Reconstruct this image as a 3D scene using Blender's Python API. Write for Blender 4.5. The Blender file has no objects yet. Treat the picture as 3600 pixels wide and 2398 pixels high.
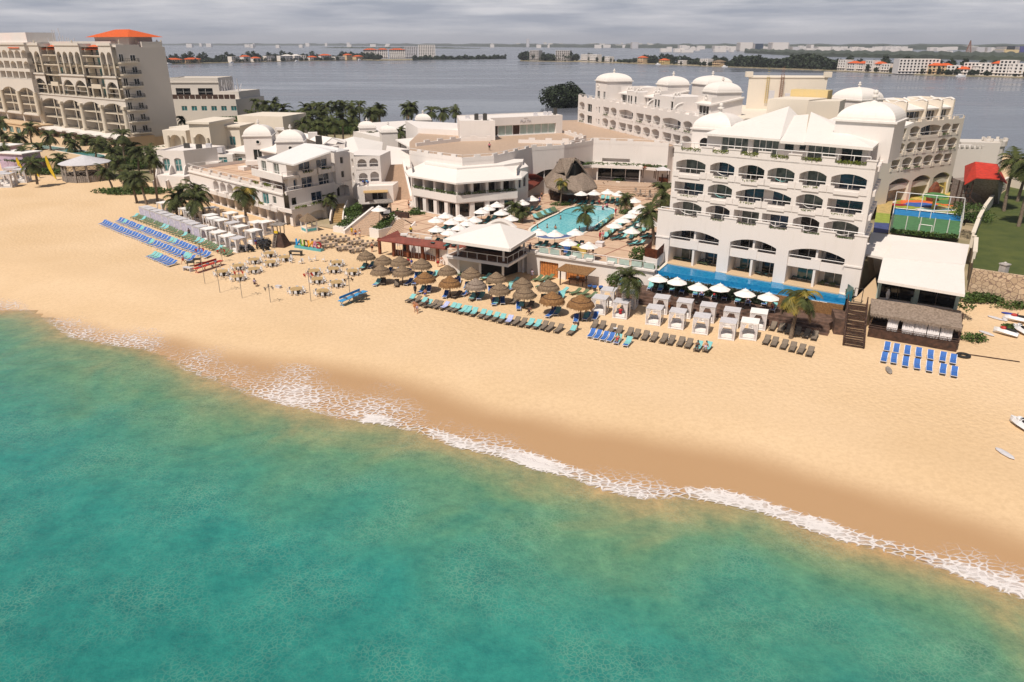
import bpy,math,random
from mathutils import Vector,geometry
random.seed(7)
SC=bpy.context.scene
COL=SC.collection
H=34.5;F=2600.0;PITCH=math.atan((1199-150)/F)
cam_d=bpy.data.cameras.new("camera");cam=bpy.data.objects.new("camera",cam_d);COL.objects.link(cam)
cam.location=(0,0,H);cam.rotation_euler=(math.pi/2-PITCH,0,0)
cam_d.sensor_width=36;cam_d.lens=F/3600*36;cam_d.clip_start=1;cam_d.clip_end=90000
SC.camera=cam
SUN_AZ=math.atan2(-.56,-.83);SUN_EL=math.radians(57)
SC.view_settings.view_transform='Standard';SC.view_settings.look='None'
SC.view_settings.exposure=0.0;SC.view_settings.gamma=1
W=bpy.data.worlds.new("World");SC.world=W;W.use_nodes=True
wn=W.node_tree;wn.nodes.clear()
def N(nt,t,**k):
 n=nt.nodes.new(t)
 for a,b in k.items():
  if a=='op':n.operation=b
  else:setattr(n,a,b)
 return n
wo=N(wn,'ShaderNodeOutputWorld');bg=N(wn,'ShaderNodeBackground');bg.inputs[1].default_value=0.05
sky=N(wn,'ShaderNodeTexSky');sky.sky_type='NISHITA';sky.sun_disc=False
sky.sun_elevation=SUN_EL;sky.sun_rotation=SUN_AZ;sky.altitude=30;sky.air_density=1.2;sky.dust_density=2.5;sky.ozone_density=2
tc=N(wn,'ShaderNodeTexCoord');mp=N(wn,'ShaderNodeMapping');mp.inputs['Scale'].default_value=(3,3,34)
nz=N(wn,'ShaderNodeTexNoise');nz.inputs['Scale'].default_value=2.2;nz.inputs['Detail'].default_value=7;nz.inputs['Roughness'].default_value=.55
cr=N(wn,'ShaderNodeValToRGB');cr.color_ramp.elements[0].position=.36;cr.color_ramp.elements[1].position=.66
cr.color_ramp.elements[0].color=(7.6,8.3,10.0,1);cr.color_ramp.elements[1].color=(15.5,15.3,16.0,1)
mx=N(wn,'ShaderNodeMix',data_type='RGBA');sx=N(wn,'ShaderNodeSeparateXYZ');el=N(wn,'ShaderNodeMapRange');el.inputs['From Min'].default_value=.05;el.inputs['From Max'].default_value=.17;el.inputs['To Min'].default_value=.92;el.inputs['To Max'].default_value=.10;wn.links.new(tc.outputs['Generated'],sx.inputs[0]);wn.links.new(sx.outputs[2],el.inputs['Value']);wn.links.new(el.outputs[0],mx.inputs['Factor'])
wn.links.new(tc.outputs['Generated'],mp.inputs[0]);wn.links.new(mp.outputs[0],nz.inputs['Vector']);wn.links.new(nz.outputs[0],cr.inputs[0])
wn.links.new(sky.outputs[0],mx.inputs['A']);wn.links.new(cr.outputs[0],mx.inputs['B']);wn.links.new(mx.outputs['Result'],bg.inputs[0]);wn.links.new(bg.outputs[0],wo.inputs[0])
sd=bpy.data.lights.new("sun",'SUN');sd.energy=4.7;sd.angle=math.radians(.5);sd.color=(1,.91,.80)
sun=bpy.data.objects.new("sun",sd);COL.objects.link(sun)
ce=math.cos(SUN_EL)
sun.rotation_euler=Vector((.56*ce,.83*ce,-math.sin(SUN_EL))).to_track_quat('-Z','Y').to_euler();sun.location=(-60,-90,140)
S_=.38265;T_=.2124;Q_=.2551
ZN={'a':(0,80,S_),'b':(550,80,S_),'c':(1300,350,S_),'d':(1900,200,S_),'e':(2700,200,S_),'g':(2200,450,S_),'h':(2700,650,.44643),'i':(500,400,S_),
'j':(300,650,.29979),'k':(900,700,.29979),'l':(1350,750,.29979),'m':(1950,850,.29979),'n':(2400,900,.29979),'o':(500,100,.59473),'q':(1800,100,.76466),
'r':(0,350,.28694),'f':(0,0,1.52931),'s1':(2200,450,T_),'s2':(2700,500,T_),'s3':(2250,780,T_),'s4':(2700,780,T_),'u1':(1850,480,.30618),'u2':(1400,680,.23364),
'u3':(1150,600,.19136),'u4':(0,100,Q_),'u5':(300,120,Q_),'u6':(3050,650,Q_),'u7':(500,380,.21683),'u8':(2500,240,.25489),'w1':(850,380,Q_),'w2':(780,640,.16992),
'w3':(1300,860,.16992),'w4':(1600,900,T_),'w5':(2050,950,T_),'w6':(2500,100,.46729),'w7':(0,600,.25489),'w8':(3200,900,.22321),'X':(0,1000,.7653),'Y':(1800,1200,.76466)}
CP,SP=math.cos(PITCH),math.sin(PITCH)
def ray(z,x,y):
 a,b,s=ZN[z];X=(a+x*s-1800)/F;Y=-(b+y*s-1199)/F
 return(X,CP+Y*SP,-SP+Y*CP)
def P(z,x,y,h=0.0):
 r=ray(z,x,y);t=(h-H)/r[2];return Vector((r[0]*t,r[1]*t,h))
def HT(z,x,y,Y):
 r=ray(z,x,y);return H+r[2]*Y/r[1]
def px(p):
 d=p[1]*CP-(p[2]-H)*SP;return(1800+F*p[0]/d,1199-F*((p[2]-H)*CP+p[1]*SP)/d)
class Fr:
 def __init__(s,x,y,a):s.o=Vector((x,y));a=math.radians(a);s.u=Vector((math.cos(a),math.sin(a)));s.v=Vector((-math.sin(a),math.cos(a)))
 def w(s,u,v,z=0):p=s.o+s.u*u+s.v*v;return Vector((p.x,p.y,z))
class MB:
 def __init__(s):s.v=[];s.f=[];s.m=[];s.c=0
 def add(s,vs,fs):
  b=len(s.v);s.v+=[tuple(v)for v in vs];s.f+=[tuple(i+b for i in f)for f in fs];s.m+=[s.c]*len(fs)
 def poly(s,pts):s.add(pts,[tuple(range(len(pts)))])
 def box(s,c,d,rz=0.0,rx=0.0):
  x,y,z=d[0]/2,d[1]/2,d[2]/2;cz,sz=math.cos(rz),math.sin(rz);cx,sx=math.cos(rx),math.sin(rx);V=[]
  for a in(-1,1):
   for b in(-1,1):
    for e in(-1,1):
     X,Y,Z=a*x,b*y,e*z;Y,Z=Y*cx-Z*sx,Y*sx+Z*cx
     V.append((c[0]+X*cz-Y*sz,c[1]+X*sz+Y*cz,c[2]+Z))
  s.add(V,[(0,1,3,2),(4,6,7,5),(0,4,5,1),(2,3,7,6),(0,2,6,4),(1,5,7,3)])
 def prism(s,pts,z0,z1,top=True,bot=True):
  n=len(pts);V=[(p[0],p[1],z0)for p in pts]+[(p[0],p[1],z1)for p in pts]
  fs=[(i,(i+1)%n,n+(i+1)%n,n+i)for i in range(n)]
  if top:fs.append(tuple(range(n,2*n)))
  if bot:fs.append(tuple(range(n-1,-1,-1)))
  s.add(V,fs)
 def beam(s,a,b,w,h=None):
  a,b=Vector(a),Vector(b);h=h or w;d=(b-a).normalized();up=Vector((0,0,1))if abs(d.z)<.95 else Vector((0,1,0))
  x=d.cross(up).normalized()*w/2;y=x.cross(d).normalized()*h/2
  s.add([a-x-y,a+x-y,a+x+y,a-x+y,b-x-y,b+x-y,b+x+y,b-x+y],[(0,1,2,3),(7,6,5,4),(0,4,5,1),(1,5,6,2),(2,6,7,3),(3,7,4,0)])
 def cyl(s,a,b,r0,r1=None,n=8,cap=True):
  a,b=Vector(a),Vector(b);r1=r0 if r1 is None else r1;d=(b-a).normalized();up=Vector((0,0,1))if abs(d.z)<.95 else Vector((0,1,0))
  x=d.cross(up).normalized();y=x.cross(d).normalized();V=[]
  for k in range(n):
   t=2*math.pi*k/n;V.append(a+(x*math.cos(t)+y*math.sin(t))*r0)
  for k in range(n):
   t=2*math.pi*k/n;V.append(b+(x*math.cos(t)+y*math.sin(t))*r1)
  fs=[(k,(k+1)%n,n+(k+1)%n,n+k)for k in range(n)]
  if cap:fs+=[tuple(range(n-1,-1,-1)),tuple(range(n,2*n))]
  s.add(V,fs)
 def lathe(s,c,prof,n=16,sx=1,sy=1,a0=0.0):
  V=[];m=len(prof)
  for r,z in prof:
   for k in range(n):
    t=a0+2*math.pi*k/n;V.append((c[0]+r*sx*math.cos(t),c[1]+r*sy*math.sin(t),c[2]+z))
  fs=[(j*n+k,j*n+(k+1)%n,(j+1)*n+(k+1)%n,(j+1)*n+k)for j in range(m-1)for k in range(n)]
  s.add(V,fs)
 def ell(s,c,r,n=8,m=5):
  s.lathe(c,[(r[0]*math.sin(math.pi*i/m),-r[2]*math.cos(math.pi*i/m))for i in range(m+1)],n,1,r[1]/r[0])
 def build(s,name,mats,parent=None,org=(0,0,0),label=None,smooth=False):
  me=bpy.data.meshes.new(name)
  V=[(v[0]-org[0],v[1]-org[1],v[2]-org[2])for v in s.v]if parent is not None else s.v
  me.from_pydata(V,[],s.f)
  if not isinstance(mats,(list,tuple)):mats=[mats]
  for m in mats:me.materials.append(M[m]if isinstance(m,str)else m)
  if len(mats)>1:me.polygons.foreach_set('material_index',s.m)
  if smooth:me.polygons.foreach_set('use_smooth',[True]*len(me.polygons))
  me.update();o=bpy.data.objects.new(name,me);COL.objects.link(o)
  if parent is not None:o.parent=parent
  else:o.location=org
  if label:o['label']=label
  return o
def tag(o,label=None,cat=None,group=None,kind=None):
 if label:o['label']=label
 if cat:o['category']=cat
 if group:o['group']=group
 if kind:o['kind']=kind
 return o
def thing(name,label,cat,loc=(0,0,0),rz=0.0,group=None):
 o=bpy.data.objects.new(name,None);COL.objects.link(o);o.empty_display_size=.3
 o.location=loc;o.rotation_euler=(0,0,rz);return tag(o,label,cat,group)
def dup(r,loc,rz=0.0,label=None,group=None,sc=1.0,cat=None,par=None):
 c=r.copy();COL.objects.link(c);c.parent=par
 if par is None:
  c.location=loc;c.rotation_euler=(0,0,rz);c.scale=(sc,sc,sc)
  if label:c['label']=label
  if group:c['group']=group
  if cat:c['category']=cat
 for ch in KIDS.get(r.name,[])or[x for x in r.children]:dup(ch,None,par=c)
 return c
KIDS={}
def ordn(i):return['first','second','third','fourth','fifth','sixth','seventh','eighth','ninth','tenth','eleventh','twelfth','thirteenth','fourteenth','fifteenth','sixteenth','seventeenth','eighteenth','nineteenth','twentieth'][i]if i<20 else str(i+1)+'th'
class Protos:
 def __init__(s):s.used=set()
 def put(s,r,loc,rz=0.0,label=None,group=None,sc=1.0):
  if r.name in s.used:return dup(r,loc,rz,label,group,sc)
  s.used.add(r.name);r.location=loc;r.rotation_euler=(0,0,rz);r.scale=(sc,sc,sc)
  if label:r['label']=label
  if group:r['group']=group
  return r
PR=Protos();put=PR.put
M={}
def mat(name,col,rough=.7,var=.12,scale=1.5,bump=0.0,bscale=None,metal=0.0,col2=None,spec=.5,emit=None,det=4):
 m=bpy.data.materials.new(name);m.use_nodes=True;nt=m.node_tree;b=nt.nodes['Principled BSDF']
 b.inputs['Roughness'].default_value=rough;b.inputs['Metallic'].default_value=metal;b.inputs['Specular IOR Level'].default_value=spec
 t=N(nt,'ShaderNodeTexCoord');z=N(nt,'ShaderNodeTexNoise');z.inputs['Scale'].default_value=scale;z.inputs['Detail'].default_value=det
 r=N(nt,'ShaderNodeValToRGB');c2=col2 or tuple(max(0,c*(1-2*var))for c in col);c1=tuple(min(1,c*(1+var*.5))for c in col)if not col2 else col
 r.color_ramp.elements[0].position=.3;r.color_ramp.elements[1].position=.7
 r.color_ramp.elements[0].color=(*c2,1);r.color_ramp.elements[1].color=(*c1,1)
 nt.links.new(t.outputs['Object'],z.inputs['Vector']);nt.links.new(z.outputs[0],r.inputs[0]);nt.links.new(r.outputs[0],b.inputs['Base Color'])
 if bump:
  z2=N(nt,'ShaderNodeTexNoise');z2.inputs['Scale'].default_value=bscale or scale*6;z2.inputs['Detail'].default_value=3
  bp=N(nt,'ShaderNodeBump');bp.inputs['Strength'].default_value=bump;bp.inputs['Distance'].default_value=.1
  nt.links.new(t.outputs['Object'],z2.inputs['Vector']);nt.links.new(z2.outputs[0],bp.inputs['Height']);nt.links.new(bp.outputs[0],b.inputs['Normal'])
 M[name]=m;return m
def plaster(name,col,dirt=(.55,.5,.44),amt=.35):
 m=bpy.data.materials.new(name);m.use_nodes=True;nt=m.node_tree;b=nt.nodes['Principled BSDF'];b.inputs['Roughness'].default_value=.85
 t=N(nt,'ShaderNodeTexCoord');g=N(nt,'ShaderNodeMapping');g.inputs['Scale'].default_value=(1.6,1.6,.22)
 z=N(nt,'ShaderNodeTexNoise');z.inputs['Scale'].default_value=1.2;z.inputs['Detail'].default_value=6;z.inputs['Roughness'].default_value=.65
 r=N(nt,'ShaderNodeValToRGB');r.color_ramp.elements[0].position=.52;r.color_ramp.elements[1].position=.85
 r.color_ramp.elements[0].color=(0,0,0,1);r.color_ramp.elements[1].color=(amt,amt,amt,1)
 z3=N(nt,'ShaderNodeTexNoise');z3.inputs['Scale'].default_value=.25;z3.inputs['Detail'].default_value=3
 mv=N(nt,'ShaderNodeMix',data_type='RGBA');mv.inputs['A'].default_value=(*[c*.93 for c in col],1);mv.inputs['B'].default_value=(*col,1)
 mx=N(nt,'ShaderNodeMix',data_type='RGBA');mx.inputs['B'].default_value=(*dirt,1)
 L=nt.links.new
 L(t.outputs['Object'],g.inputs[0]);L(g.outputs[0],z.inputs['Vector']);L(z.outputs[0],r.inputs[0]);L(r.outputs[0],mx.inputs['Factor'])
 L(t.outputs['Object'],z3.inputs['Vector']);L(z3.outputs[0],mv.inputs['Factor']);L(mv.outputs['Result'],mx.inputs['A']);L(mx.outputs['Result'],b.inputs['Base Color'])
 M[name]=m
plaster('plaster',(.73,.675,.64),amt=.45);plaster('plaster_cream',(.72,.64,.54));plaster('roof_white',(.74,.69,.65),amt=.5);plaster('roof_ochre',(.66,.50,.24));plaster('roof_grey',(.68,.66,.65),amt=.3)
plaster('plaster_hotel',(.60,.55,.50));plaster('stone_trim',(.60,.53,.43));plaster('stone_base',(.58,.42,.26))
mat('metal_white',(.75,.72,.70),.4,.03)
mat('glass_blue',(.012,.045,.10),.06,.5,.5,spec=.8);mat('glass_teal',(.05,.20,.21),.08,.3,.6,spec=.8);mat('glass_dark',(.012,.014,.016),.08,.5,.5,spec=.6)
mat('glass_curtain',(.17,.19,.17),.2,.5,1.2,spec=.6,col2=(.04,.05,.05));mat('glass_pale',(.40,.50,.46),.15,.1,1)
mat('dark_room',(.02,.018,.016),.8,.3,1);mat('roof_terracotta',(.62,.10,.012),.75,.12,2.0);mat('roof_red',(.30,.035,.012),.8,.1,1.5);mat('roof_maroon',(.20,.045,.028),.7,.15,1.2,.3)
mat('roof_bright_red',(.55,.04,.02),.75,.15,1.5,.2)
mat('timber_dark',(.075,.035,.022),.7,.35,2.5,.3);mat('timber_red',(.20,.055,.02),.65,.3,2.5,.3);mat('timber_orange',(.55,.20,.05),.7,.2,3,.3);mat('timber_grey',(.30,.26,.23),.8,.25,3,.3);mat('timber_deck',(.15,.085,.06),.8,.35,1.6,.4)
mat('thatch',(.27,.19,.12),.95,.3,5,.8,14,col2=(.13,.088,.055));mat('thatch_new',(.30,.16,.06),.95,.3,5,.8,14,col2=(.14,.065,.025));mat('thatch_grey',(.30,.235,.19),.95,.3,4,.8,12,col2=(.16,.12,.09))
mat('leaf_palm',(.075,.088,.016),.9,.4,1.2,col2=(.022,.030,.008));mat('leaf_palm_yellow',(.30,.20,.02),.6,.3,1.2,col2=(.10,.10,.012));mat('leaf_dry',(.26,.17,.08),.8,.3,2)
mat('leaf_green',(.075,.13,.018),.7,.4,2,col2=(.03,.055,.008));mat('leaf_bright',(.19,.22,.02),.7,.4,2,col2=(.07,.10,.01));mat('leaf_dark',(.022,.038,.010),.8,.4,.3,col2=(.010,.018,.006))
mat('trunk_palm',(.22,.165,.12),.9,.25,4,.4);mat('grass',(.085,.10,.018),.95,.3,.35,.6,9,col2=(.045,.065,.010),det=8)
mat('sling_blue',(.035,.13,.42),.7,.12,2);mat('sling_green',(.115,.165,.085),.7,.15,2);mat('sling_taupe',(.20,.155,.115),.75,.12,4);mat('sling_teal',(.03,.15,.16),.7,.15,2);mat('plastic_white',(.72,.72,.74),.45,.04)
mat('frame_dark',(.05,.045,.04),.6,.1);mat('towel',(.20,.48,.48),.9,.1,3);mat('canvas_white',(.80,.77,.75),.85,.05,2);mat('canvas_grey',(.55,.53,.55),.85,.06,2);mat('curtain_lilac',(.50,.47,.58),.9,.12,3)
mat('umbrella_white',(.76,.72,.69),.85,.05,1.5);mat('table_tan',(.46,.31,.14),.7,.1,4);mat('table_beige',(.50,.36,.26),.7,.12,4);mat('chair_wicker',(.30,.25,.21),.85,.2,8)
mat('skin',(.42,.20,.12),.6,.1,5);mat('skin_dark',(.16,.07,.04),.6,.1,5);mat('hair',(.02,.013,.01),.8,.2);mat('cloth_blue',(.03,.05,.28),.85,.1);mat('cloth_white',(.70,.66,.66),.85,.06);mat('cloth_red',(.45,.02,.03),.85,.1);mat('cloth_black',(.015,.015,.02),.85,.1);mat('cloth_orange',(.60,.20,.03),.85,.1);mat('cloth_teal',(.02,.20,.22),.85,.1);mat('cloth_lilac',(.48,.38,.50),.85,.1);mat('cloth_pink',(.60,.20,.25),.85,.1)
mat('paint_black',(.012,.012,.014),.3,.1);mat('chrome',(.5,.5,.52),.25,.1,metal=.9);mat('rubber',(.015,.015,.015),.8,.1);mat('paint_red',(.45,.03,.02),.6,.1);mat('paint_turq',(.10,.38,.42),.6,.1);mat('paint_skyblue',(.06,.30,.58),.6,.06)
for nm,c in dict(letter_blue=(.02,.28,.62),letter_green=(.22,.42,.03),letter_brown=(.10,.03,.015),letter_yellow=(.80,.36,.02),letter_pink=(.62,.28,.40),letter_red=(.30,.01,.02),play_yellow=(.62,.45,.12),play_orange=(.70,.15,.03),play_blue=(.04,.12,.40),play_navy=(.05,.07,.20),play_lime=(.28,.34,.05),play_green=(.07,.20,.06),play_sand=(.50,.36,.14),court_green=(.07,.19,.075),court_blue=(.01,.19,.45),rust=(.25,.09,.04),yellow_flag=(.72,.50,.02),purple=(.05,.05,.22)).items():mat(nm,c,.75,.15,1.2)
mat('conc',(.48,.44,.42),.9,.15,1);mat('asphalt',(.05,.05,.05),.9,.1)
# SETTING: beach, sea, ground, lagoon
SEA=-0.9
def f2(x,y):return P('f',x,y,SEA)
shore=[f2(*p)for p in[(-560,640),(-300,650),(-120,672),(0,712),(70,712),(130,740),(180,775),(270,790),(350,800),(440,850),(520,880),(590,905),(700,932),(800,960),(880,965),(960,985),(1050,1015),(1160,1042),(1250,1068),(1330,1090),(1400,1118),(1480,1135),(1560,1132),(1640,1140),(1750,1163),(1850,1200),(1950,1232),(2100,1272),(2200,1308),(2290,1338),(2354,1360),(2500,1400),(2700,1450),(3100,1560)]]
swash=[f2(*p)for p in[(-560,600),(-300,612),(-120,640),(0,668),(60,690),(130,708),(200,718),(260,738),(330,758),(400,764),(470,772),(550,800),(590,830),(700,845),(800,868),(880,885),(950,902),(1010,915),(1080,938),(1140,978),(1250,1042),(1310,1064),(1400,1078),(1500,1100),(1600,1124),(1640,1137),(1700,1143),(1800,1158),(1900,1190),(2000,1212),(2100,1236),(2200,1256),(2290,1284),(2354,1306),(2500,1350),(2700,1400),(3100,1500)]]
wetln=[f2(*p)for p in[(-560,590),(-300,600),(-120,628),(0,655),(100,690),(200,712),(330,745),(470,762),(590,805),(700,825),(850,850),(1000,885),(1150,935),(1300,970),(1440,985),(1600,1015),(1750,1045),(1900,1085),(2050,1130),(2200,1170),(2354,1230),(2600,1300),(3100,1430)]]
def sdist(pl,x,y):
 best=1e9;sg=1
 for i in range(len(pl)-1):
  a,b=pl[i],pl[i+1];dx,dy=b.x-a.x,b.y-a.y;L=dx*dx+dy*dy
  t=max(0,min(1,((x-a.x)*dx+(y-a.y)*dy)/L));qx,qy=a.x+dx*t,a.y+dy*t;d=(x-qx)**2+(y-qy)**2
  if d<best:best=d;sg=1 if dx*(y-a.y)-dy*(x-a.x)>0 else-1
 return sg*math.sqrt(best)
def grid(name,xs,ys,zf,attrs,mtl):
 V=[(x,y,zf(x,y))for y in ys for x in xs];nx=len(xs)
 Fc=[(j*nx+i,j*nx+i+1,(j+1)*nx+i+1,(j+1)*nx+i)for j in range(len(ys)-1)for i in range(nx-1)]
 me=bpy.data.meshes.new(name);me.from_pydata(V,[],Fc)
 for an,fn in attrs.items():
  at=me.attributes.new(an,'FLOAT','POINT');at.data.foreach_set('value',[fn(v[0],v[1])for v in V])
 me.materials.append(mtl);me.polygons.foreach_set('use_smooth',[True]*len(Fc));me.update()
 o=bpy.data.objects.new(name,me);COL.objects.link(o);return o
def frange(a,b,s):
 r=[];x=a
 while x<b+s*.5:r.append(x);x+=s
 return r
def smooth(a,b,x):t=max(0,min(1,(x-a)/(b-a)));return t*t*(3-2*t)
_dc={}
def dsh(x,y):
 k=(round(x,2),round(y,2))
 if k not in _dc:_dc[k]=sdist(shore,x,y)
 return _dc[k]
def sandz(x,y):
 d=dsh(x,y)
 z=SEA-.04+d*.072 if d<12.5 else 0.0
 if d<0:z=SEA-.04+d*.08
 z=min(z,0.0)
 return max(z,-6)+(.05*math.sin(x*.9+y*.3)*math.sin(y*.8-x*.2)if d>16 else 0)*.35
ms=bpy.data.materials.new('sand');ms.use_nodes=True;nt=ms.node_tree;b=nt.nodes['Principled BSDF'];L=nt.links.new
b.inputs['Roughness'].default_value=.95;b.inputs['Specular IOR Level'].default_value=.25
tc=N(nt,'ShaderNodeTexCoord');n1=N(nt,'ShaderNodeTexNoise');n1.inputs['Scale'].default_value=.06;n1.inputs['Detail'].default_value=5
n2=N(nt,'ShaderNodeTexNoise');n2.inputs['Scale'].default_value=2.2;n2.inputs['Detail'].default_value=6;n2.inputs['Roughness'].default_value=.7
r1=N(nt,'ShaderNodeValToRGB');r1.color_ramp.elements[0].position=.3;r1.color_ramp.elements[1].position=.7
r1.color_ramp.elements[0].color=(.64,.455,.27,1);r1.color_ramp.elements[1].color=(.71,.52,.33,1)
r2=N(nt,'ShaderNodeValToRGB');r2.color_ramp.elements[0].position=.25;r2.color_ramp.elements[1].position=.6
r2.color_ramp.elements[0].color=(.84,.82,.80,1);r2.color_ramp.elements[1].color=(1,1,1,1)
mm=N(nt,'ShaderNodeMix',data_type='RGBA',blend_type='MULTIPLY');mm.inputs['Factor'].default_value=1
wet=N(nt,'ShaderNodeAttribute',attribute_name='wet');wadd=N(nt,'ShaderNodeMath',op='ADD');wsc=N(nt,'ShaderNodeMath',op='MULTIPLY');wsc.inputs[1].default_value=.7
nw=N(nt,'ShaderNodeTexNoise');nw.inputs['Scale'].default_value=.12;nw.inputs['Detail'].default_value=5
wr=N(nt,'ShaderNodeMapRange');wr.inputs['From Min'].default_value=-.8;wr.inputs['From Max'].default_value=4.8;wr.interpolation_type='SMOOTHSTEP'
msb=N(nt,'ShaderNodeMath',op='SUBTRACT');msb.inputs[1].default_value=.5;mml=N(nt,'ShaderNodeMath',op='MULTIPLY');mml.inputs[1].default_value=3
mw=N(nt,'ShaderNodeMix',data_type='RGBA');mw.inputs['B'].default_value=(.43,.265,.14,1)
L(tc.outputs['Object'],n1.inputs['Vector']);L(tc.outputs['Object'],n2.inputs['Vector']);L(tc.outputs['Object'],nw.inputs['Vector'])
L(n1.outputs[0],r1.inputs[0]);L(n2.outputs[0],r2.inputs[0]);L(r1.outputs[0],mm.inputs['A']);L(r2.outputs[0],mm.inputs['B'])
L(nw.outputs[0],msb.inputs[0]);L(msb.outputs[0],mml.inputs[0]);L(wet.outputs['Fac'],wadd.inputs[0]);L(mml.outputs[0],wadd.inputs[1]);L(wadd.outputs[0],wr.inputs['Value'])
L(wr.outputs[0],mw.inputs['Factor']);L(mm.outputs['Result'],mw.inputs['A']);L(mw.outputs['Result'],b.inputs['Base Color'])
rr=N(nt,'ShaderNodeMapRange');rr.inputs['To Min'].default_value=.95;rr.inputs['To Max'].default_value=.5;L(wr.outputs[0],rr.inputs['Value']);L(rr.outputs[0],b.inputs['Roughness'])
n4=N(nt,'ShaderNodeTexVoronoi');n4.inputs['Scale'].default_value=1.9;act=N(nt,'ShaderNodeAttribute',attribute_name='act')
bm_=N(nt,'ShaderNodeBump');bm_.inputs['Distance'].default_value=.22;sb=N(nt,'ShaderNodeMath',op='MULTIPLY');sb.inputs[1].default_value=.3
L(tc.outputs['Object'],n4.inputs['Vector']);L(n4.outputs['Distance'],bm_.inputs['Height']);L(act.outputs['Fac'],sb.inputs[0]);L(sb.outputs[0],bm_.inputs['Strength']);L(bm_.outputs[0],b.inputs['Normal'])
def lattice(pl,x0,x1,y0,y1,s):
 nx=int((x1-x0)/s)+2;ny=int((y1-y0)/s)+2;g=[[sdist(pl,x0+i*s,y0+j*s)for i in range(nx)]for j in range(ny)]
 def fn(x,y):
  u=(x-x0)/s;v=(y-y0)/s;i=max(0,min(nx-2,int(u)));j=max(0,min(ny-2,int(v)));u-=i;v-=j
  return(g[j][i]*(1-u)+g[j][i+1]*u)*(1-v)+(g[j+1][i]*(1-u)+g[j+1][i+1]*u)*v
 return fn
dsh=lattice(shore,-420,170,-30,330,1.5);dwet=lattice(wetln,-420,170,-30,330,3);dsw=lattice(swash,-420,170,-30,330,1.5)
def actf(x,y):return smooth(13,24,dsh(x,y))
sand=grid('beach',frange(-420,165,1.25),frange(-22,262,1.25),sandz,{'wet':lambda x,y:-dwet(x,y)-3.2*smooth(-18,-55,x)+.6,'act':actf},ms)
tag(sand,kind='structure')
mw_=bpy.data.materials.new('sea_water');mw_.use_nodes=True;nt=mw_.node_tree;b=nt.nodes['Principled BSDF'];L=nt.links.new
b.inputs['Roughness'].default_value=.12;b.inputs['IOR'].default_value=1.33
tc=N(nt,'ShaderNodeTexCoord');at=N(nt,'ShaderNodeAttribute',attribute_name='off')
nb=N(nt,'ShaderNodeTexNoise');nb.inputs['Scale'].default_value=.075;nb.inputs['Detail'].default_value=6;nb.inputs['Roughness'].default_value=.55;nb.inputs['Distortion'].default_value=.8
a1=N(nt,'ShaderNodeMath',op='SUBTRACT');a1.inputs[1].default_value=.5;a2=N(nt,'ShaderNodeMath',op='MULTIPLY');a2.inputs[1].default_value=20;a3=N(nt,'ShaderNodeMath',op='ADD')
gate=N(nt,'ShaderNodeMapRange');gate.inputs['From Max'].default_value=7;gate.inputs['To Min'].default_value=.1;g2=N(nt,'ShaderNodeMath',op='MULTIPLY')
mr=N(nt,'ShaderNodeMapRange');mr.inputs['From Max'].default_value=34
rp=N(nt,'ShaderNodeValToRGB');e=rp.color_ramp.elements;e[0].position=0;e[0].color=(.40,.27,.135,1);e[1].position=1;e[1].color=(.016,.165,.15,1)
for p_,c_ in((.035,(.29,.25,.13)),(.10,(.17,.235,.13)),(.20,(.095,.225,.135)),(.36,(.05,.21,.155)),(.62,(.026,.20,.175))):q=e.new(p_);q.color=(*c_,1)
L(tc.outputs['Object'],nb.inputs['Vector']);L(nb.outputs[0],a1.inputs[0]);L(a1.outputs[0],a2.inputs[0]);L(at.outputs['Fac'],gate.inputs['Value']);L(a2.outputs[0],g2.inputs[0]);L(gate.outputs[0],g2.inputs[1])
L(at.outputs['Fac'],a3.inputs[0]);L(g2.outputs[0],a3.inputs[1]);L(a3.outputs[0],mr.inputs['Value']);L(mr.outputs[0],rp.inputs[0])
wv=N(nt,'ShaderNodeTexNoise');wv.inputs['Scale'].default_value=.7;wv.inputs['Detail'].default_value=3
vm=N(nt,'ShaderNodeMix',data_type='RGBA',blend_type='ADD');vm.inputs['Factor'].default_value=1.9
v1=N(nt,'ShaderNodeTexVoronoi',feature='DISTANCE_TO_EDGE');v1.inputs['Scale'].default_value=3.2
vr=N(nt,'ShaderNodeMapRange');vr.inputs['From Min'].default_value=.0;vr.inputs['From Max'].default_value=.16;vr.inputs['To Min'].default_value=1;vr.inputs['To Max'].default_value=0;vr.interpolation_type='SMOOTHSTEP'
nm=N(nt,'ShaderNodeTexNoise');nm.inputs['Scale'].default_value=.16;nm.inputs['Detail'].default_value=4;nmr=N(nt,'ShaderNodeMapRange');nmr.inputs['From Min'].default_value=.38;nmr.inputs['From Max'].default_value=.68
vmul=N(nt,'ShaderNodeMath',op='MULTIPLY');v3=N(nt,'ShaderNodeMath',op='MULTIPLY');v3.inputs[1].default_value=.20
fin=N(nt,'ShaderNodeMix',data_type='RGBA');fin.inputs['B'].default_value=(.34,.50,.36,1)  # pale cell-edge network: caustic light painted into the water's base colour
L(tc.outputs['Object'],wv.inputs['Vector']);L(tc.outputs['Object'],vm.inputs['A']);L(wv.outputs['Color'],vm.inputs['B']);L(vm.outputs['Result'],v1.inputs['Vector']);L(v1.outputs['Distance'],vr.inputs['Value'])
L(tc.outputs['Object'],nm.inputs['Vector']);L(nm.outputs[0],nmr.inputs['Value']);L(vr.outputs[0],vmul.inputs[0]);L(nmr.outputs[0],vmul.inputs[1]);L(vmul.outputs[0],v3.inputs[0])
nf=N(nt,'ShaderNodeTexNoise');nf.inputs['Scale'].default_value=.55;nf.inputs['Detail'].default_value=9;nf.inputs['Roughness'].default_value=.78
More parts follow.
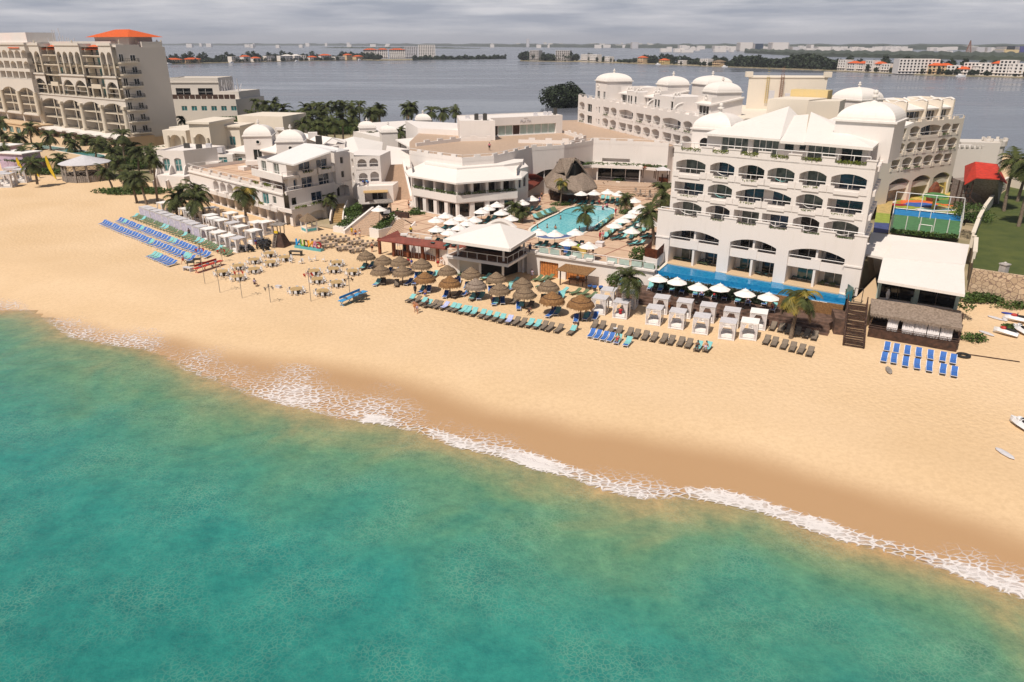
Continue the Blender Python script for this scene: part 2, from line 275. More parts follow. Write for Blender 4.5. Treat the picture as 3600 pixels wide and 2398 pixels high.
dk=N(nt,'ShaderNodeMix',data_type='RGBA',blend_type='MULTIPLY');dk.inputs['Factor'].default_value=1;dkr=N(nt,'ShaderNodeValToRGB');dkr.color_ramp.elements[0].position=.3;dkr.color_ramp.elements[1].position=.65;dkr.color_ramp.elements[0].color=(.66,.76,.80,1);dkr.color_ramp.elements[1].color=(1.5,1.3,1.2,1)
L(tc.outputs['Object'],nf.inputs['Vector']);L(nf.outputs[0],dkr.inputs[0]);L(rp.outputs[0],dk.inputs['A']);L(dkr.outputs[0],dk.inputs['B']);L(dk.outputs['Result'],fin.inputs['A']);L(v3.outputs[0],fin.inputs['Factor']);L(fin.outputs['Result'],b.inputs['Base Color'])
wb=N(nt,'ShaderNodeTexNoise');wb.inputs['Scale'].default_value=1.0;wb.inputs['Detail'].default_value=8;wb.inputs['Roughness'].default_value=.68;bp=N(nt,'ShaderNodeBump');bp.inputs['Strength'].default_value=.6;bp.inputs['Distance'].default_value=.25
L(tc.outputs['Object'],wb.inputs['Vector']);L(wb.outputs[0],bp.inputs['Height']);L(bp.outputs[0],b.inputs['Normal'])
def seaz(x,y):d=-dsh(x,y);return SEA+(.06*math.sin(d*.9+math.sin(x*.12)*2)*smooth(1,5,d)*(1-smooth(25,60,d)))+(.0 if d>-1 else-.35)
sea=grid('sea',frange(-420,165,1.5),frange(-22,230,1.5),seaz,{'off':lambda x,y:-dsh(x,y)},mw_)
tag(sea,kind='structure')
def foam_mat(name,thr,col=(.78,.72,.70)):
 m=bpy.data.materials.new(name);m.use_nodes=True;nt=m.node_tree;b=nt.nodes['Principled BSDF'];L=nt.links.new
 b.inputs['Base Color'].default_value=(*col,1);b.inputs['Roughness'].default_value=.8
 tc=N(nt,'ShaderNodeTexCoord');w=N(nt,'ShaderNodeTexNoise');w.inputs['Scale'].default_value=.55;w.inputs['Detail'].default_value=4
 ad=N(nt,'ShaderNodeMix',data_type='RGBA',blend_type='ADD');ad.inputs['Factor'].default_value=2.6
 mpn=N(nt,'ShaderNodeMapping');mpn.inputs['Rotation'].default_value=(0,0,math.radians(20));mpn.inputs['Scale'].default_value=(.75,1.3,1)
 v=N(nt,'ShaderNodeTexVoronoi',feature='DISTANCE_TO_EDGE');v.inputs['Scale'].default_value=1.7
 v2=N(nt,'ShaderNodeTexNoise');v2.inputs['Scale'].default_value=3.5;v2.inputs['Detail'].default_value=5;v2.inputs['Roughness'].default_value=.75
 at=N(nt,'ShaderNodeAttribute',attribute_name='edge');big=N(nt,'ShaderNodeTexNoise');big.inputs['Scale'].default_value=.22;big.inputs['Detail'].default_value=4
 L(tc.outputs['Object'],w.inputs['Vector']);L(tc.outputs['Object'],ad.inputs['A']);L(w.outputs['Color'],ad.inputs['B']);L(ad.outputs['Result'],mpn.inputs[0]);L(mpn.outputs[0],v.inputs['Vector'])
 L(tc.outputs['Object'],v2.inputs['Vector']);L(tc.outputs['Object'],big.inputs['Vector'])
 lace=N(nt,'ShaderNodeMapRange');lace.inputs['From Min'].default_value=.02;lace.inputs['From Max'].default_value=.17;lace.inputs['To Min'].default_value=.75;lace.inputs['To Max'].default_value=0
 L(v.outputs['Distance'],lace.inputs['Value'])
 s1=N(nt,'ShaderNodeMath',op='MULTIPLY_ADD');s1.inputs[1].default_value=.9;L(v2.outputs[0],s1.inputs[0]);L(lace.outputs[0],s1.inputs[2])
 s2=N(nt,'ShaderNodeMath',op='ADD');L(s1.outputs[0],s2.inputs[0]);L(at.outputs['Fac'],s2.inputs[1])
 s3=N(nt,'ShaderNodeMath',op='MULTIPLY_ADD');s3.inputs[1].default_value=1.1;L(big.outputs[0],s3.inputs[0]);L(s2.outputs[0],s3.inputs[2])
 al=N(nt,'ShaderNodeMapRange');al.inputs['From Min'].default_value=thr;al.inputs['From Max'].default_value=thr+.8;al.inputs['To Max'].default_value=.85;L(s3.outputs[0],al.inputs['Value']);L(al.outputs[0],b.inputs['Alpha'])
 bp=N(nt,'ShaderNodeBump');bp.inputs['Strength'].default_value=.6;bp.inputs['Distance'].default_value=.15;L(v2.outputs[0],bp.inputs['Height']);L(bp.outputs[0],b.inputs['Normal'])
 return m
def interp(pl,n):
 acc=[0]
 for i in range(len(pl)-1):acc.append(acc[-1]+(pl[i+1]-pl[i]).length)
 out=[];j=0
 for k in range(n):
  s=acc[-1]*k/(n-1)
  while j<len(pl)-2 and acc[j+1]<s:j+=1
  t=(s-acc[j])/(acc[j+1]-acc[j]);out.append(pl[j].lerp(pl[j+1],t))
 return out
def foam_strip(name,lo,hi,prof,mtl,label,n=420,m=14,lift=.03,var=None):
 A,B=interp(lo,n),interp(hi,n);V=[];E_=[]
 for k in range(n):
  fade=smooth(0,.03,k/(n-1))*smooth(0,.03,1-k/(n-1))
  for j in range(m):
   t=j/(m-1);p=A[k].lerp(B[k],t);z=max(sandz(p.x,p.y),SEA)+lift+.10*math.exp(-((t-.3)/.12)**2)*.6;V.append((p.x,p.y,z));E_.append(prof(t)+(fade-1)*3+(var(p.x,t)if var else 0))
 Fc=[(k*m+j,(k+1)*m+j,(k+1)*m+j+1,k*m+j+1)for k in range(n-1)for j in range(m-1)]
 me=bpy.data.meshes.new(name);me.from_pydata(V,[],Fc);a=me.attributes.new('edge','FLOAT','POINT');a.data.foreach_set('value',E_)
 me.materials.append(mtl);me.polygons.foreach_set('use_smooth',[True]*len(Fc));o=bpy.data.objects.new(name,me);COL.objects.link(o);tag(o,label,'surf foam',kind='stuff');return o
def pro(t):return-1.0+1.35*smooth(0,.10,t)*(1-.45*smooth(.35,.8,t))*1.0-1.2*smooth(.9,1,t)
lo=[p-Vector((0,0,0))for p in shore]
foam_strip('surf_foam',[p+Vector((-.5,-1.2,0))for p in shore],[p+Vector((.2,.5,0))for p in swash],pro,foam_mat('foam_lace',1.55),'white lacy surf foam washing along the wet sand',var=lambda x,t:.25*math.sin(x*.21)+.2*math.sin(x*.53+2)+(.14 if-46<x<-6 else-.02))
def sub(pl,x0,x1):return[p for p in pl if x0<=p.x<=x1]
def pro2(t):return-1.2+1.9*smooth(0,.3,t)*(1-smooth(.6,1,t))
for x0,x1,lab in((-17,60,'dense white breaking wave edge along the right half of the shoreline'),):
 s=[p+Vector((-.6,-1.6,0))for p in shore if x0<=p.x<=x1];h_=[p+Vector((.6,1.7,0))for p in shore if x0<=p.x<=x1]
 foam_strip('breaking_wave',s,h_,pro2,foam_mat('foam_dense',1.15,(.82,.77,.75)),lab,360,10,.07,lambda x,t:.35*math.sin(x*.33+1)+.25*math.sin(x*.8)-.1)
mg=bpy.data.materials.new('inland_ground');mg.use_nodes=True
mat('ground_mix',(.42,.33,.22),.95,.2,.12,.3,3,col2=(.16,.15,.07),det=8)
g=MB()
def pl3(pts,z):return[(p[0],p[1],z)for p in pts]
inl=[(-430,262),(-200,262),(-150,232),(-128,208),(-108,204),(-92,196),(-78,182),(-60,162),(-30,141),(22,106),(44,92),(62,98),(66,103.7),(73.2,100.3),(165,60),(330,-10),(330,60),(200,150),(128,200),(112,212),(80,240),(40,262),(5,250),(-20,262),(-45,338),(-120,372),(-230,470),(-700,560),(-700,262)]
tess=geometry.tessellate_polygon([[Vector((x,y,0))for x,y in inl]])
g.add([(x,y,.12)for x,y in inl],[tuple(t)for t in tess]);go=g.build('ground','ground_mix');tag(go,kind='structure')
ml=bpy.data.materials.new('lagoon_water');ml.use_nodes=True;nt=ml.node_tree;b=nt.nodes['Principled BSDF'];L=nt.links.new
b.inputs['Base Color'].default_value=(.06,.07,.09,1);b.inputs['IOR'].default_value=1.33;tc=N(nt,'ShaderNodeTexCoord')
mpn=N(nt,'ShaderNodeMapping');mpn.inputs['Scale'].default_value=(.25,1,1);n1=N(nt,'ShaderNodeTexNoise');n1.inputs['Scale'].default_value=.012;n1.inputs['Detail'].default_value=7;n1.inputs['Roughness'].default_value=.6;n1.inputs['Distortion'].default_value=.6
rr=N(nt,'ShaderNodeMapRange');rr.inputs['From Min'].default_value=.35;rr.inputs['From Max'].default_value=.65;rr.inputs['To Min'].default_value=.10;rr.inputs['To Max'].default_value=.34
rc=N(nt,'ShaderNodeValToRGB');rc.color_ramp.elements[0].position=.35;rc.color_ramp.elements[1].position=.68;rc.color_ramp.elements[0].color=(.12,.13,.16,1);rc.color_ramp.elements[1].color=(.24,.245,.28,1)  # paler streaks put the silvery sky reflection into the base colour
n2=N(nt,'ShaderNodeTexNoise');n2.inputs['Scale'].default_value=.8;n2.inputs['Detail'].default_value=4;bp=N(nt,'ShaderNodeBump');bp.inputs['Strength'].default_value=.25;bp.inputs['Distance'].default_value=.12
L(tc.outputs['Object'],mpn.inputs[0]);L(mpn.outputs[0],n1.inputs['Vector']);L(n1.outputs[0],rr.inputs['Value']);L(rr.outputs[0],b.inputs['Roughness']);L(n1.outputs[0],rc.inputs[0]);L(rc.outputs[0],b.inputs['Base Color']);L(tc.outputs['Object'],n2.inputs['Vector']);L(n2.outputs[0],bp.inputs['Height']);L(bp.outputs[0],b.inputs['Normal'])
g=MB();g.add([(-13000,262.5,-.4),(-40,262.5,-.4),(0,170,-.4),(150,140,-.4),(420,-60,-.4),(13000,-60,-.4),(13000,24000,-.4),(-13000,24000,-.4)],[(0,1,2,3,4,5,6,7)]);tag(g.build('lagoon',ml),kind='structure')
g=MB();g.add([(-9000,-9000,-1.6),(9000,-9000,-1.6),(9000,270,-1.6),(-9000,270,-1.6)],[(0,1,2,3)]);mat('sea_far',(.025,.20,.18),.15,.2,.02);tag(g.build('open_sea','sea_far'),kind='structure')
# BUILDING HELPERS
def V3(p,z):return Vector((p[0],p[1],z))
def op(a,b,c,d,rise=0.0,depth=1.8,**k):return dict(a=a,b=b,c=c,d=d,rise=rise,depth=depth,**k)
def outline(o,n=8):
 a,b,c,d,r=o['a'],o['b'],o['c'],o['d'],o['rise'];pts=[(a,c),(b,c)]
 if r<=0:return pts+[(b,d),(a,d)]
 m=(a+b)/2;h=(b-a)/2
 if r>=h*.98:arc=[(m+h*math.cos(t*math.pi/n),d-r+r*math.sin(t*math.pi/n))for t in range(n+1)]
 else:
  R=(h*h+r*r)/(2*r);al=math.asin(h/R);arc=[(m+R*math.sin(al-2*al*t/n),d-R+R*math.cos(al-2*al*t/n))for t in range(n+1)]
 return pts+arc
def wall(mb,p0,p1,z0,z1,ops=(),thick=None):
 """wall from p0 to p1, outward side on the right of the direction; openings run back by their depth"""
 p0=Vector(p0[:2]);p1=Vector(p1[:2]);Lw=(p1-p0).length;u=(p1-p0)/Lw;n=Vector((u.y,-u.x))
 def W3(a,z,d=0.0):q=p0+u*a-n*d;return(q.x,q.y,z)
 us=sorted(set([0,Lw]+[max(0,min(Lw,o[k]))for o in ops for k in 'ab']));zs=sorted(set([z0,z1]+[max(z0,min(z1,o[k]))for o in ops for k in 'cd']))
 for i in range(len(us)-1):
  if us[i+1]-us[i]<1e-4:continue
  run=None
  for j in range(len(zs)-1):
   cu,cz=(us[i]+us[i+1])/2,(zs[j]+zs[j+1])/2
   hole=zs[j+1]-zs[j]<1e-4 or any(o['a']<cu<o['b']and o['c']<cz<o['d']for o in ops)
   if not hole:
    if run is None:run=zs[j]
   if hole and run is not None:mb.poly([W3(us[i],run),W3(us[i+1],run),W3(us[i+1],zs[j]),W3(us[i],zs[j])]);run=None
  if run is not None:mb.poly([W3(us[i],run),W3(us[i+1],run),W3(us[i+1],z1),W3(us[i],z1)])
 for o in ops:
  ol=outline(o);dp=o['depth'];m=len(ol)
  for k in range(m):
   (a1,c1),(a2,c2)=ol[k],ol[(k+1)%m];mb.poly([W3(a1,c1),W3(a1,c1,dp),W3(a2,c2,dp),W3(a2,c2)])
  if not o.get('open'):mb.poly([W3(a,c,dp)for a,c in ol])
  if o['rise']>0:
   arc=ol[2:];h=len(arc)//2
   for k in range(len(arc)-1):
    cr=(o['b'],o['d'])if k<h else(o['a'],o['d'])
    if(arc[k][1],arc[k+1][1])!=(o['d'],o['d']):mb.poly([W3(*cr),W3(*arc[k+1]),W3(*arc[k])])
   mb.poly([W3(o['b'],o['d']),W3(o['a'],o['d']),W3(*arc[h])])
 return W3
def window(par,org,W3,a,b,c,d,dep,glass='glass_blue',mull=1,rail=0,fm='metal_white',name='window',proud=.03,label=None):
 g=MB();e=.02
 g.add([W3(a,c,dep-proud),W3(b,c,dep-proud),W3(b,d,dep-proud),W3(a,d,dep-proud)],[(0,1,2,3)])
 o=g.build(name,glass,par,org,label)
 f=MB();t=.09
 def bar(a0,b0,c0,d0):
  V=[W3(x,z,q)for q in(dep-proud-.002,dep-proud-.07)for x,z in((a0,c0),(b0,c0),(b0,d0),(a0,d0))];f.add(V,[(0,1,2,3),(4,5,6,7),(0,1,5,4),(1,2,6,5),(2,3,7,6),(3,0,4,7)])
 bar(a-t/2,b+t/2,c-t/2,c+t/2);bar(a-t/2,b+t/2,d-t/2,d+t/2);bar(a-t/2,a+t/2,c+t/2,d-t/2);bar(b-t/2,b+t/2,c+t/2,d-t/2)
 for i in range(mull):x=a+(b-a)*(i+1)/(mull+1);bar(x-t/2,x+t/2,c+t/2,d-t/2)
 if rail:bar(a+t/2,b-t/2,c+(d-c)*rail,c+(d-c)*rail+t*.7)
 f.build('frame',fm,o,org);return o
def railing(par,org,pts,h=1.0,bars=1,step=2.0,r=.035,m='metal_white',name='railing',zoff=0):
 g=MB()
 for i in range(len(pts)-1):
  a,b=Vector(pts[i]),Vector(pts[i+1]);Lr=(b-a).length
  for k in range(bars):hh=h*(k+1)/bars;g.cyl(a+Vector((0,0,hh)),b+Vector((0,0,hh)),r,n=5)
  for k in range(max(1,int(Lr/step))+1):q=a.lerp(b,k/max(1,int(Lr/step)));g.cyl(q,q+Vector((0,0,h)),r*.8,n=5)
 return g.build(name,m,par,org)
def hedge(mb,a,b,w,h,n=None,s=.16):
 a,b=Vector(a),Vector(b);Lh=(b-a).length;n=n or int(Lh*60*max(w,.3));d=(b-a)/max(Lh,.01);s_=Vector((-d.y,d.x,0))
 for _ in range(n):
  c=a+d*random.random()*Lh+s_*random.uniform(-w/2,w/2)+Vector((0,0,h*(random.random()**.6)*random.uniform(.7,1.15)));leaf(mb,c,s*random.uniform(.6,1.3))
def leaf(mb,c,s):
 x=Vector((random.gauss(0,1),random.gauss(0,1),random.gauss(0,.6))).normalized();y=x.cross(Vector((random.gauss(0,1),random.gauss(0,1),random.gauss(0,1)))).normalized()
 mb.add([c-x*s,c+y*s*.55,c+x*s,c-y*s*.55],[(0,1,2,3)])
def blob(mb,c,r,n,s,flat=.8):
 for _ in range(n):
  v=Vector((random.gauss(0,1),random.gauss(0,1),random.gauss(0,1))).normalized();k=random.uniform(.55,1.05)+.18*math.sin(v.x*5+c[0])*math.cos(v.y*4+c[1])
  p=Vector((c[0]+v.x*r[0]*k,c[1]+v.y*r[1]*k,c[2]+v.z*r[2]*k*flat));leaf(mb,p,s*random.uniform(.6,1.3))
def block(mb,pts,z0,z1,fac={},top=True,par=0,parw=.25):
 """polygon block (counter-clockwise points); fac: side index -> openings; par: parapet height"""
 n=len(pts);Ws={}
 for i in range(n):Ws[i]=wall(mb,pts[i],pts[(i+1)%n],z0,z1+par,fac.get(i,()))
 if top:
  if par:
   ins=inset(pts,parw);mb.poly([(p[0],p[1],z1)for p in ins])
   for i in range(n):
    a,b=pts[i],pts[(i+1)%n];c,d=ins[i],ins[(i+1)%n]
    mb.poly([V3(a,z1+par),V3(b,z1+par),V3(d,z1+par),V3(c,z1+par)]);mb.poly([V3(d,z1),V3(c,z1),V3(c,z1+par),V3(d,z1+par)])
  else:mb.poly([(p[0],p[1],z1)for p in pts])
 return Ws
def inset(pts,w):
 n=len(pts);out=[]
 for i in range(n):
  p0,p,p2=Vector(pts[i-1][:2]),Vector(pts[i][:2]),Vector(pts[(i+1)%n][:2])
  d1=(p-p0).normalized();d2=(p2-p).normalized();n1=Vector((-d1.y,d1.x));n2=Vector((-d2.y,d2.x));q=n1+n2
  q=q/max(.3,(1+n1.dot(n2)));out.append(p+q*w)
 return out
def roofslab(mb,pts,th=.3):
 n=len(pts);P_=[Vector(p)for p in pts];Q=[p-Vector((0,0,th))for p in P_]
 mb.add(P_+Q,[tuple(range(n)),tuple(range(2*n-1,n-1,-1))]+[(i,n+i,n+(i+1)%n,(i+1)%n)for i in range(n)])
def cloister(mb,c,hw,z,h,rot=0.0,n=10):
 prof=[(hw*1.08,-.25),(hw*1.08,0),(hw,.02)]+[(hw*math.cos(t*math.pi/2/n),h*math.sin(t*math.pi/2/n))for t in range(n)]+[(.02*hw,h)]
 V=[];m=len(prof)
 for r,zz in prof:
  for k in range(4):t=math.pi/4+k*math.pi/2+rot;V.append((c[0]+r*1.414*math.cos(t),c[1]+r*1.414*math.sin(t),z+zz))
 mb.add(V,[(j*4+k,j*4+(k+1)%4,(j+1)*4+(k+1)%4,(j+1)*4+k)for j in range(m-1)for k in range(4)])
def finial(mb,c,z,s=1.0):
 mb.lathe((c[0],c[1],z),[(.0,-.3),(.42*s,-.3),(.42*s,0),(.25*s,.1),(.25*s,.5*s),(.5*s,.55*s),(.5*s,.75*s),(.2*s,.8*s),(.3*s,1.05*s),(.25*s,1.3*s),(0,1.4*s)],10)
def tower_dome(par,org,c,hw,z,h,rot,fs=1.0):
 g=MB();cloister(g,c,hw,z,h,rot);d=g.build('dome','roof_white',par,org);f=MB();finial(f,c,z+h,fs);f.build('finial','roof_white',d,org);return d
def bld(name,label,cat,p,z=0,group=None):return thing(name,label,cat,(p[0],p[1],z),0,group),(p[0],p[1],z)
def hammock(par,org,a,b,sag=.9,w=.55,m='cloth_white'):
 g=MB();a,b=Vector(a),Vector(b);d=(b-a).normalized();s=Vector((-d.y,d.x,0));n=8;pr=None
 for i in range(n+1):
  t=i/n;p=a.lerp(b,t)-Vector((0,0,sag*math.sin(math.pi*t)));ww=w*max(.06,math.sin(math.pi*min(1,max(0,(t-.12)/.76)))if.12<t<.88 else.06)
  cu=(p-s*ww,p+s*ww)
  if pr:g.poly([pr[0],pr[1],cu[1],cu[0]])
  pr=cu
 return g.build('hammock',m,par,org)
# HOTEL WING IN FRONT (six storeys, arches, white hip roofs)
FA=Fr(23.6,109.6,-36.4)
ZA=[3.3,6.55,9.9,13.05,16.2,19.4]
def build_A():
 root,org=bld('hotel_building','white hotel block with arched balconies and broad hip roofs behind the long blue pool','building',FA.w(13,8),3.3)
 w=MB()
 bays=[(.25,7.95),(9.65,16.25),(17.95,25.3)];lo0,lo1=-1.95,27.55
 p0,p1=FA.w(lo0,0),FA.w(lo1,0);ops=[op(a-lo0,b-lo0,3.3,8.72,.75,3.2)for a,b in bays]
 W3=wall(w,p0,p1,3.0,10.05,ops)
 wall(w,FA.w(lo1,0),FA.w(26.6,6),3.0,10.05);wall(w,FA.w(-1.6,12),FA.w(lo0,0),3.0,10.05)
 w.poly([FA.w(lo0,0,10.05),FA.w(lo1,0,10.05),FA.w(lo1,2.2,10.05),FA.w(lo0,2.2,10.05)])
 def parapet(u0,u1,v,z,piers,hp=1.15,hl=.55,th=.35):
  x=u0
  segs=[]
  for a,b in piers:
   if a>x:segs.append((x,a,hl))
   segs.append((a,b,hp));x=b
  if x<u1:segs.append((x,u1,hl))
  for a,b,h in segs:
   w.prism([FA.w(a,v),FA.w(b,v),FA.w(b,v+th),FA.w(a,v+th)],z,z+h)
   if h==hp:w.prism([FA.w(a-.1,v-.08),FA.w(b+.1,v-.08),FA.w(b+.1,v+th+.05),FA.w(a-.1,v+th+.05)],z+h,z+h+.14)
  return[(a,b)for a,b,h in segs if h==hl]
 pl1=parapet(lo0,lo1,0.0,10.05,[(lo0,.7),(4.3,6.3),(8.4,10.2),(13.0,14.8),(17.3,19.2),(21.7,23.6),(26.0,lo1)],1.2,.6)
 for a,b in((lo0,.25),(25.3,lo1)):w.prism([FA.w(a-.12,-.12),FA.w(b,-.12),FA.w(b,.0),FA.w(a-.12,.0)],7.05,7.25)
 wi=MB()
 for i,(a,b)in enumerate(bays):
  m=(a+b)/2
  w.prism([FA.w(a,.45),FA.w(b,.45),FA.w(b,3.19),FA.w(a,3.19)],6.15,6.45)
  w.prism([FA.w(a,.3),FA.w(b,.3),FA.w(b,.5),FA.w(a,.5)],5.8,7.0);w.prism([FA.w(m-.65,.2),FA.w(m+.65,.2),FA.w(m+.65,.6),FA.w(m-.65,.6)],5.9,7.3)
  w.prism([FA.w(m-.16,.3),FA.w(m+.16,.3),FA.w(m+.16,3.19),FA.w(m-.16,3.19)],3.3,6.1);w.prism([FA.w(m-.14,.35),FA.w(m+.14,.35),FA.w(m+.14,3.19),FA.w(m-.14,3.19)],6.45,8.7)
  for s,(x0,x1)in enumerate(((a,m),(m,b))):
   q=x1-x0;e=-lo0
   window(root,org,W3,x0+q*.2+e,x0+q*.92+e,3.4,5.85,3.2,['glass_curtain','glass_blue','glass_teal','glass_dark','glass_teal','glass_curtain'][i*2+s])
   window(root,org,W3,x0+q*.12+e,x0+q*.92+e,6.55,8.2,3.2,['glass_blue','glass_blue','glass_dark','glass_dark','glass_dark','glass_blue'][i*2+s])
  railing(root,org,[FA.w(a,.4,6.95),FA.w(b,.4,6.95)],.45,1,3.6,.045)
 u0,u1,v=-.85,26.75,1.6
 cols=[(-.35,4.2),(4.9,8.5),(9.1,12.75),(13.2,16.85),(17.5,21.0),(21.6,26.0)]
 E=-u0;ops=[];wins=[]
 flat={(0,1),(5,1),(2,0),(3,0)}
 for f in range(3):
  z=[10.05,13.15,16.3][f];tops=[12.55,15.62,18.72][f]
  for c,(a,b)in enumerate(cols):
   rise=0 if(c,f)in flat else.55;t=tops-(.25 if rise==0 else 0)
   if(c,f)==(3,1):continue
   if(c,f)==(2,1):ops.append(op(a+E,cols[3][1]+E,z+.05,t,.8,2.3));wins+=[(a,b,z,t),(cols[3][0],cols[3][1],z,t)];continue
   ops.append(op(a+E,b+E,z+.05,t,rise,2.3));wins.append((a,b,z,t))
 W3=wall(w,FA.w(u0,v),FA.w(u1,v),10.05,19.5,ops)
 gl=['glass_curtain','glass_blue','glass_curtain','glass_blue','glass_dark','glass_curtain']
 k=0
 for(a,b,z,t)in wins:
  q=b-a;kk=gl[(k*7+k//6)%6];k+=1
  window(root,org,W3,a+q*.13+E,a+q*.9+E,z+.1,z+2.3,2.3,kk if random.random()<.8 else 'glass_blue',1,.0)
  if z>11:
   lw=.5
   w.prism([FA.w(a,v-.02),FA.w(b,v-.02),FA.w(b,v+.2),FA.w(a,v+.2)],z-.3,z+.42)
   for s0,s1 in((a-.3,a+.55),(b-.7,b+.25)):w.prism([FA.w(s0,v-.1),FA.w(s1,v-.1),FA.w(s1,v+.25),FA.w(s0,v+.25)],z-.15,z+.72)
   w.prism([FA.w(a+.55,v-.16),FA.w(b-.7,v-.16),FA.w(b-.7,v-.02),FA.w(a+.55,v-.02)],z-.3,z+.18)
   railing(root,org,[FA.w(a,v+.03,z+.1),FA.w(b,v+.03,z+.1)],1.0,1,1.8,.05)
   if random.random()<.5:h=MB();hedge(h,FA.w(a+.7,v-.1,z+.15),FA.w(b-.9,v-.1,z+.15),.25,.28,60,.1);h.build('planter_plants','leaf_bright',root,org)
  if random.random()<.35:hammock(root,org,FA.w(a+.15,v+.7,z+1.5),FA.w(b-.15,v+.9,z+1.5),1.0,.22,random.choice(['cloth_white','towel','canvas_white']))
 railing(root,org,[FA.w(lo0+.4,.15,10.9),FA.w(lo1-.5,.15,10.9)],.75,1,1.85,.06)
 for a,b in pl1:
  h=MB();hedge(h,FA.w(a+.2,.15,10.6),FA.w(b-.2,.15,10.6),.25,.3,random.choice([30,90,150]),.1);h.build('planter_plants','leaf_green',root,org)
 w.prism([FA.w(u0,v),FA.w(u1,v),FA.w(25.0,14),FA.w(19,26),FA.w(-.4,26)],19.45,19.6)
 pl2=parapet(u0,u1,v,19.5,[(u0,.2),(3.3,5.0),(7.4,9.1),(11.7,13.3),(15.8,17.4),(20.1,21.7),(25.6,u1)],1.05,.45)
 for a,b in pl2:h=MB();hedge(h,FA.w(a+.1,v+.1,19.9),FA.w(b-.1,v+.1,19.9),.4,.5,int((b-a)*90),.11);h.build('planter_plants','leaf_bright',root,org)
 railing(root,org,[FA.w(u0+1,v+.15,20.3),FA.w(u1-.8,v+.15,20.3)],.75,1,1.9,.06)
 wall(w,FA.w(u1,v),FA.w(25.0,14),3.0,20.6);wall(w,FA.w(-.4,26),FA.w(u0,v),3.0,20.6)
 for zf in ZA[1:]:
  for k in range(5):
   vv=2.6+k*2.3;uu_=26.6-(vv-1.6)*.14;w.prism([FA.w(uu_-.1,vv),FA.w(uu_+.55,vv),FA.w(uu_+.35,vv+1.5),FA.w(uu_-.3,vv+1.5)],zf-.2,zf+.5)
 ops=[op(a-3,b-3,19.7,21.9,0,.3)for a,b in((5.2,9.1),(9.8,13.4),(17.4,21.0),(21.7,24.3))]+[op(14.2-3,15.5-3,20.7,21.7,0,.2),op(16.2-3,17.1-3,20.9,21.6,0,.2)]
 W3=wall(w,FA.w(3,4.2),FA.w(25,4.2),19.6,22.2,ops)
 for o,g_,mu in zip(ops,('glass_curtain','glass_curtain','glass_curtain','glass_dark','glass_dark','glass_dark'),(3,3,3,1,0,0)):window(root,org,W3,o['a'],o['b'],o['c'],o['d'],o['depth'],g_,mu)
 wall(w,FA.w(25,4.2),FA.w(24,14),19.6,22.0);wall(w,FA.w(3,22),FA.w(3,4.2),19.6,22.0)
 w.build('wall','plaster',root,org)
 r=MB()
 roofslab(r,[FA.w(2.9,3.2,22.35),FA.w(13.9,2.9,22.3),FA.w(8.8,22,25.2)],.3);roofslab(r,[FA.w(2.9,3.2,22.3),FA.w(8.7,22,25.15),FA.w(3.0,22,22.3)],.25)
 r.poly([FA.w(13.9,2.9,22.3),FA.w(14,2.9,22.0),FA.w(10.5,22,23.8),FA.w(8.8,22,25.2)])
 r.build('roof','roof_white',root,org)
 r=MB()
 roofslab(r,[FA.w(14.0,2.6,22.1),FA.w(17.3,2.5,22.1),FA.w(12.5,20,24.3),FA.w(10.2,20,24.0)],.3)
 roofslab(r,[FA.w(17.3,2.2,22.25),FA.w(26.0,1.6,22.2),FA.w(12.8,20,24.7)],.35);roofslab(r,[FA.w(26.0,1.6,22.2),FA.w(25.2,9.5,22.2),FA.w(12.9,20,24.65)],.3)
 r.build('roof','roof_white',root,org)
 f=MB()
 for a,b in bays:f.prism([FA.w(a,-.4),FA.w(b,-.4),FA.w(b,3.15),FA.w(a,3.15)],3.2,3.36)
 f.build('terrace_floor','stone_base',root,org)
 return root
build_A()
def tower(name,label,c,hw,z0,z1,dh,rot,openings=(),ox=None,fs=1.1):
 root,org=bld(name,label,'tower',c,z0);w=MB();pts=[]
 for k in range(4):t=rot+math.pi/4+k*math.pi/2+math.pi;pts.append((c[0]+hw*1.414*math.cos(t),c[1]+hw*1.414*math.sin(t)))
 w3=block(w,pts,z0,z1,{0:[op(*o)for o in openings]});w.build('wall','plaster',root,org)
 for o in openings:
  if len(o)>6:pass
  window(root,org,w3[0],o[0],o[1],o[2],o[3]-o[4]*.5,o[5],'glass_dark',1)
 if ox:
  g=MB();W3=w3[0];u=(Vector(W3(1,0))-Vector(W3(0,0)));n=Vector((-u.y,u.x,0)).normalized();cc=Vector(W3(ox[0],ox[1],.02));R=ox[2];n=-n if(cc+n-Vector((c[0],c[1],cc.z))).length<(cc-Vector((c[0],c[1],cc.z))).length else n
  V=[];
  for k in range(16):t=k*math.pi/8;V.append(cc+n*.06+u*R*math.cos(t)+Vector((0,0,R*math.sin(t))))
  g.poly(V);o_=g.build('round_window','glass_dark',root,org)
  g=MB()
  for k in range(16):
   a=V[k];b=V[(k+1)%16];g.beam(a+n*.04,b+n*.04,.14)
  g.build('frame','roof_white',o_,org)
 tower_dome(root,org,c,hw,z1,dh,rot,fs);return root
ra=math.radians(-36.4)
tower('dome_tower','squat tower with the largest shallow white dome, at the right rear of the front block',FA.w(23.2,11.6),3.7,19.6,24.9,2.2,ra)
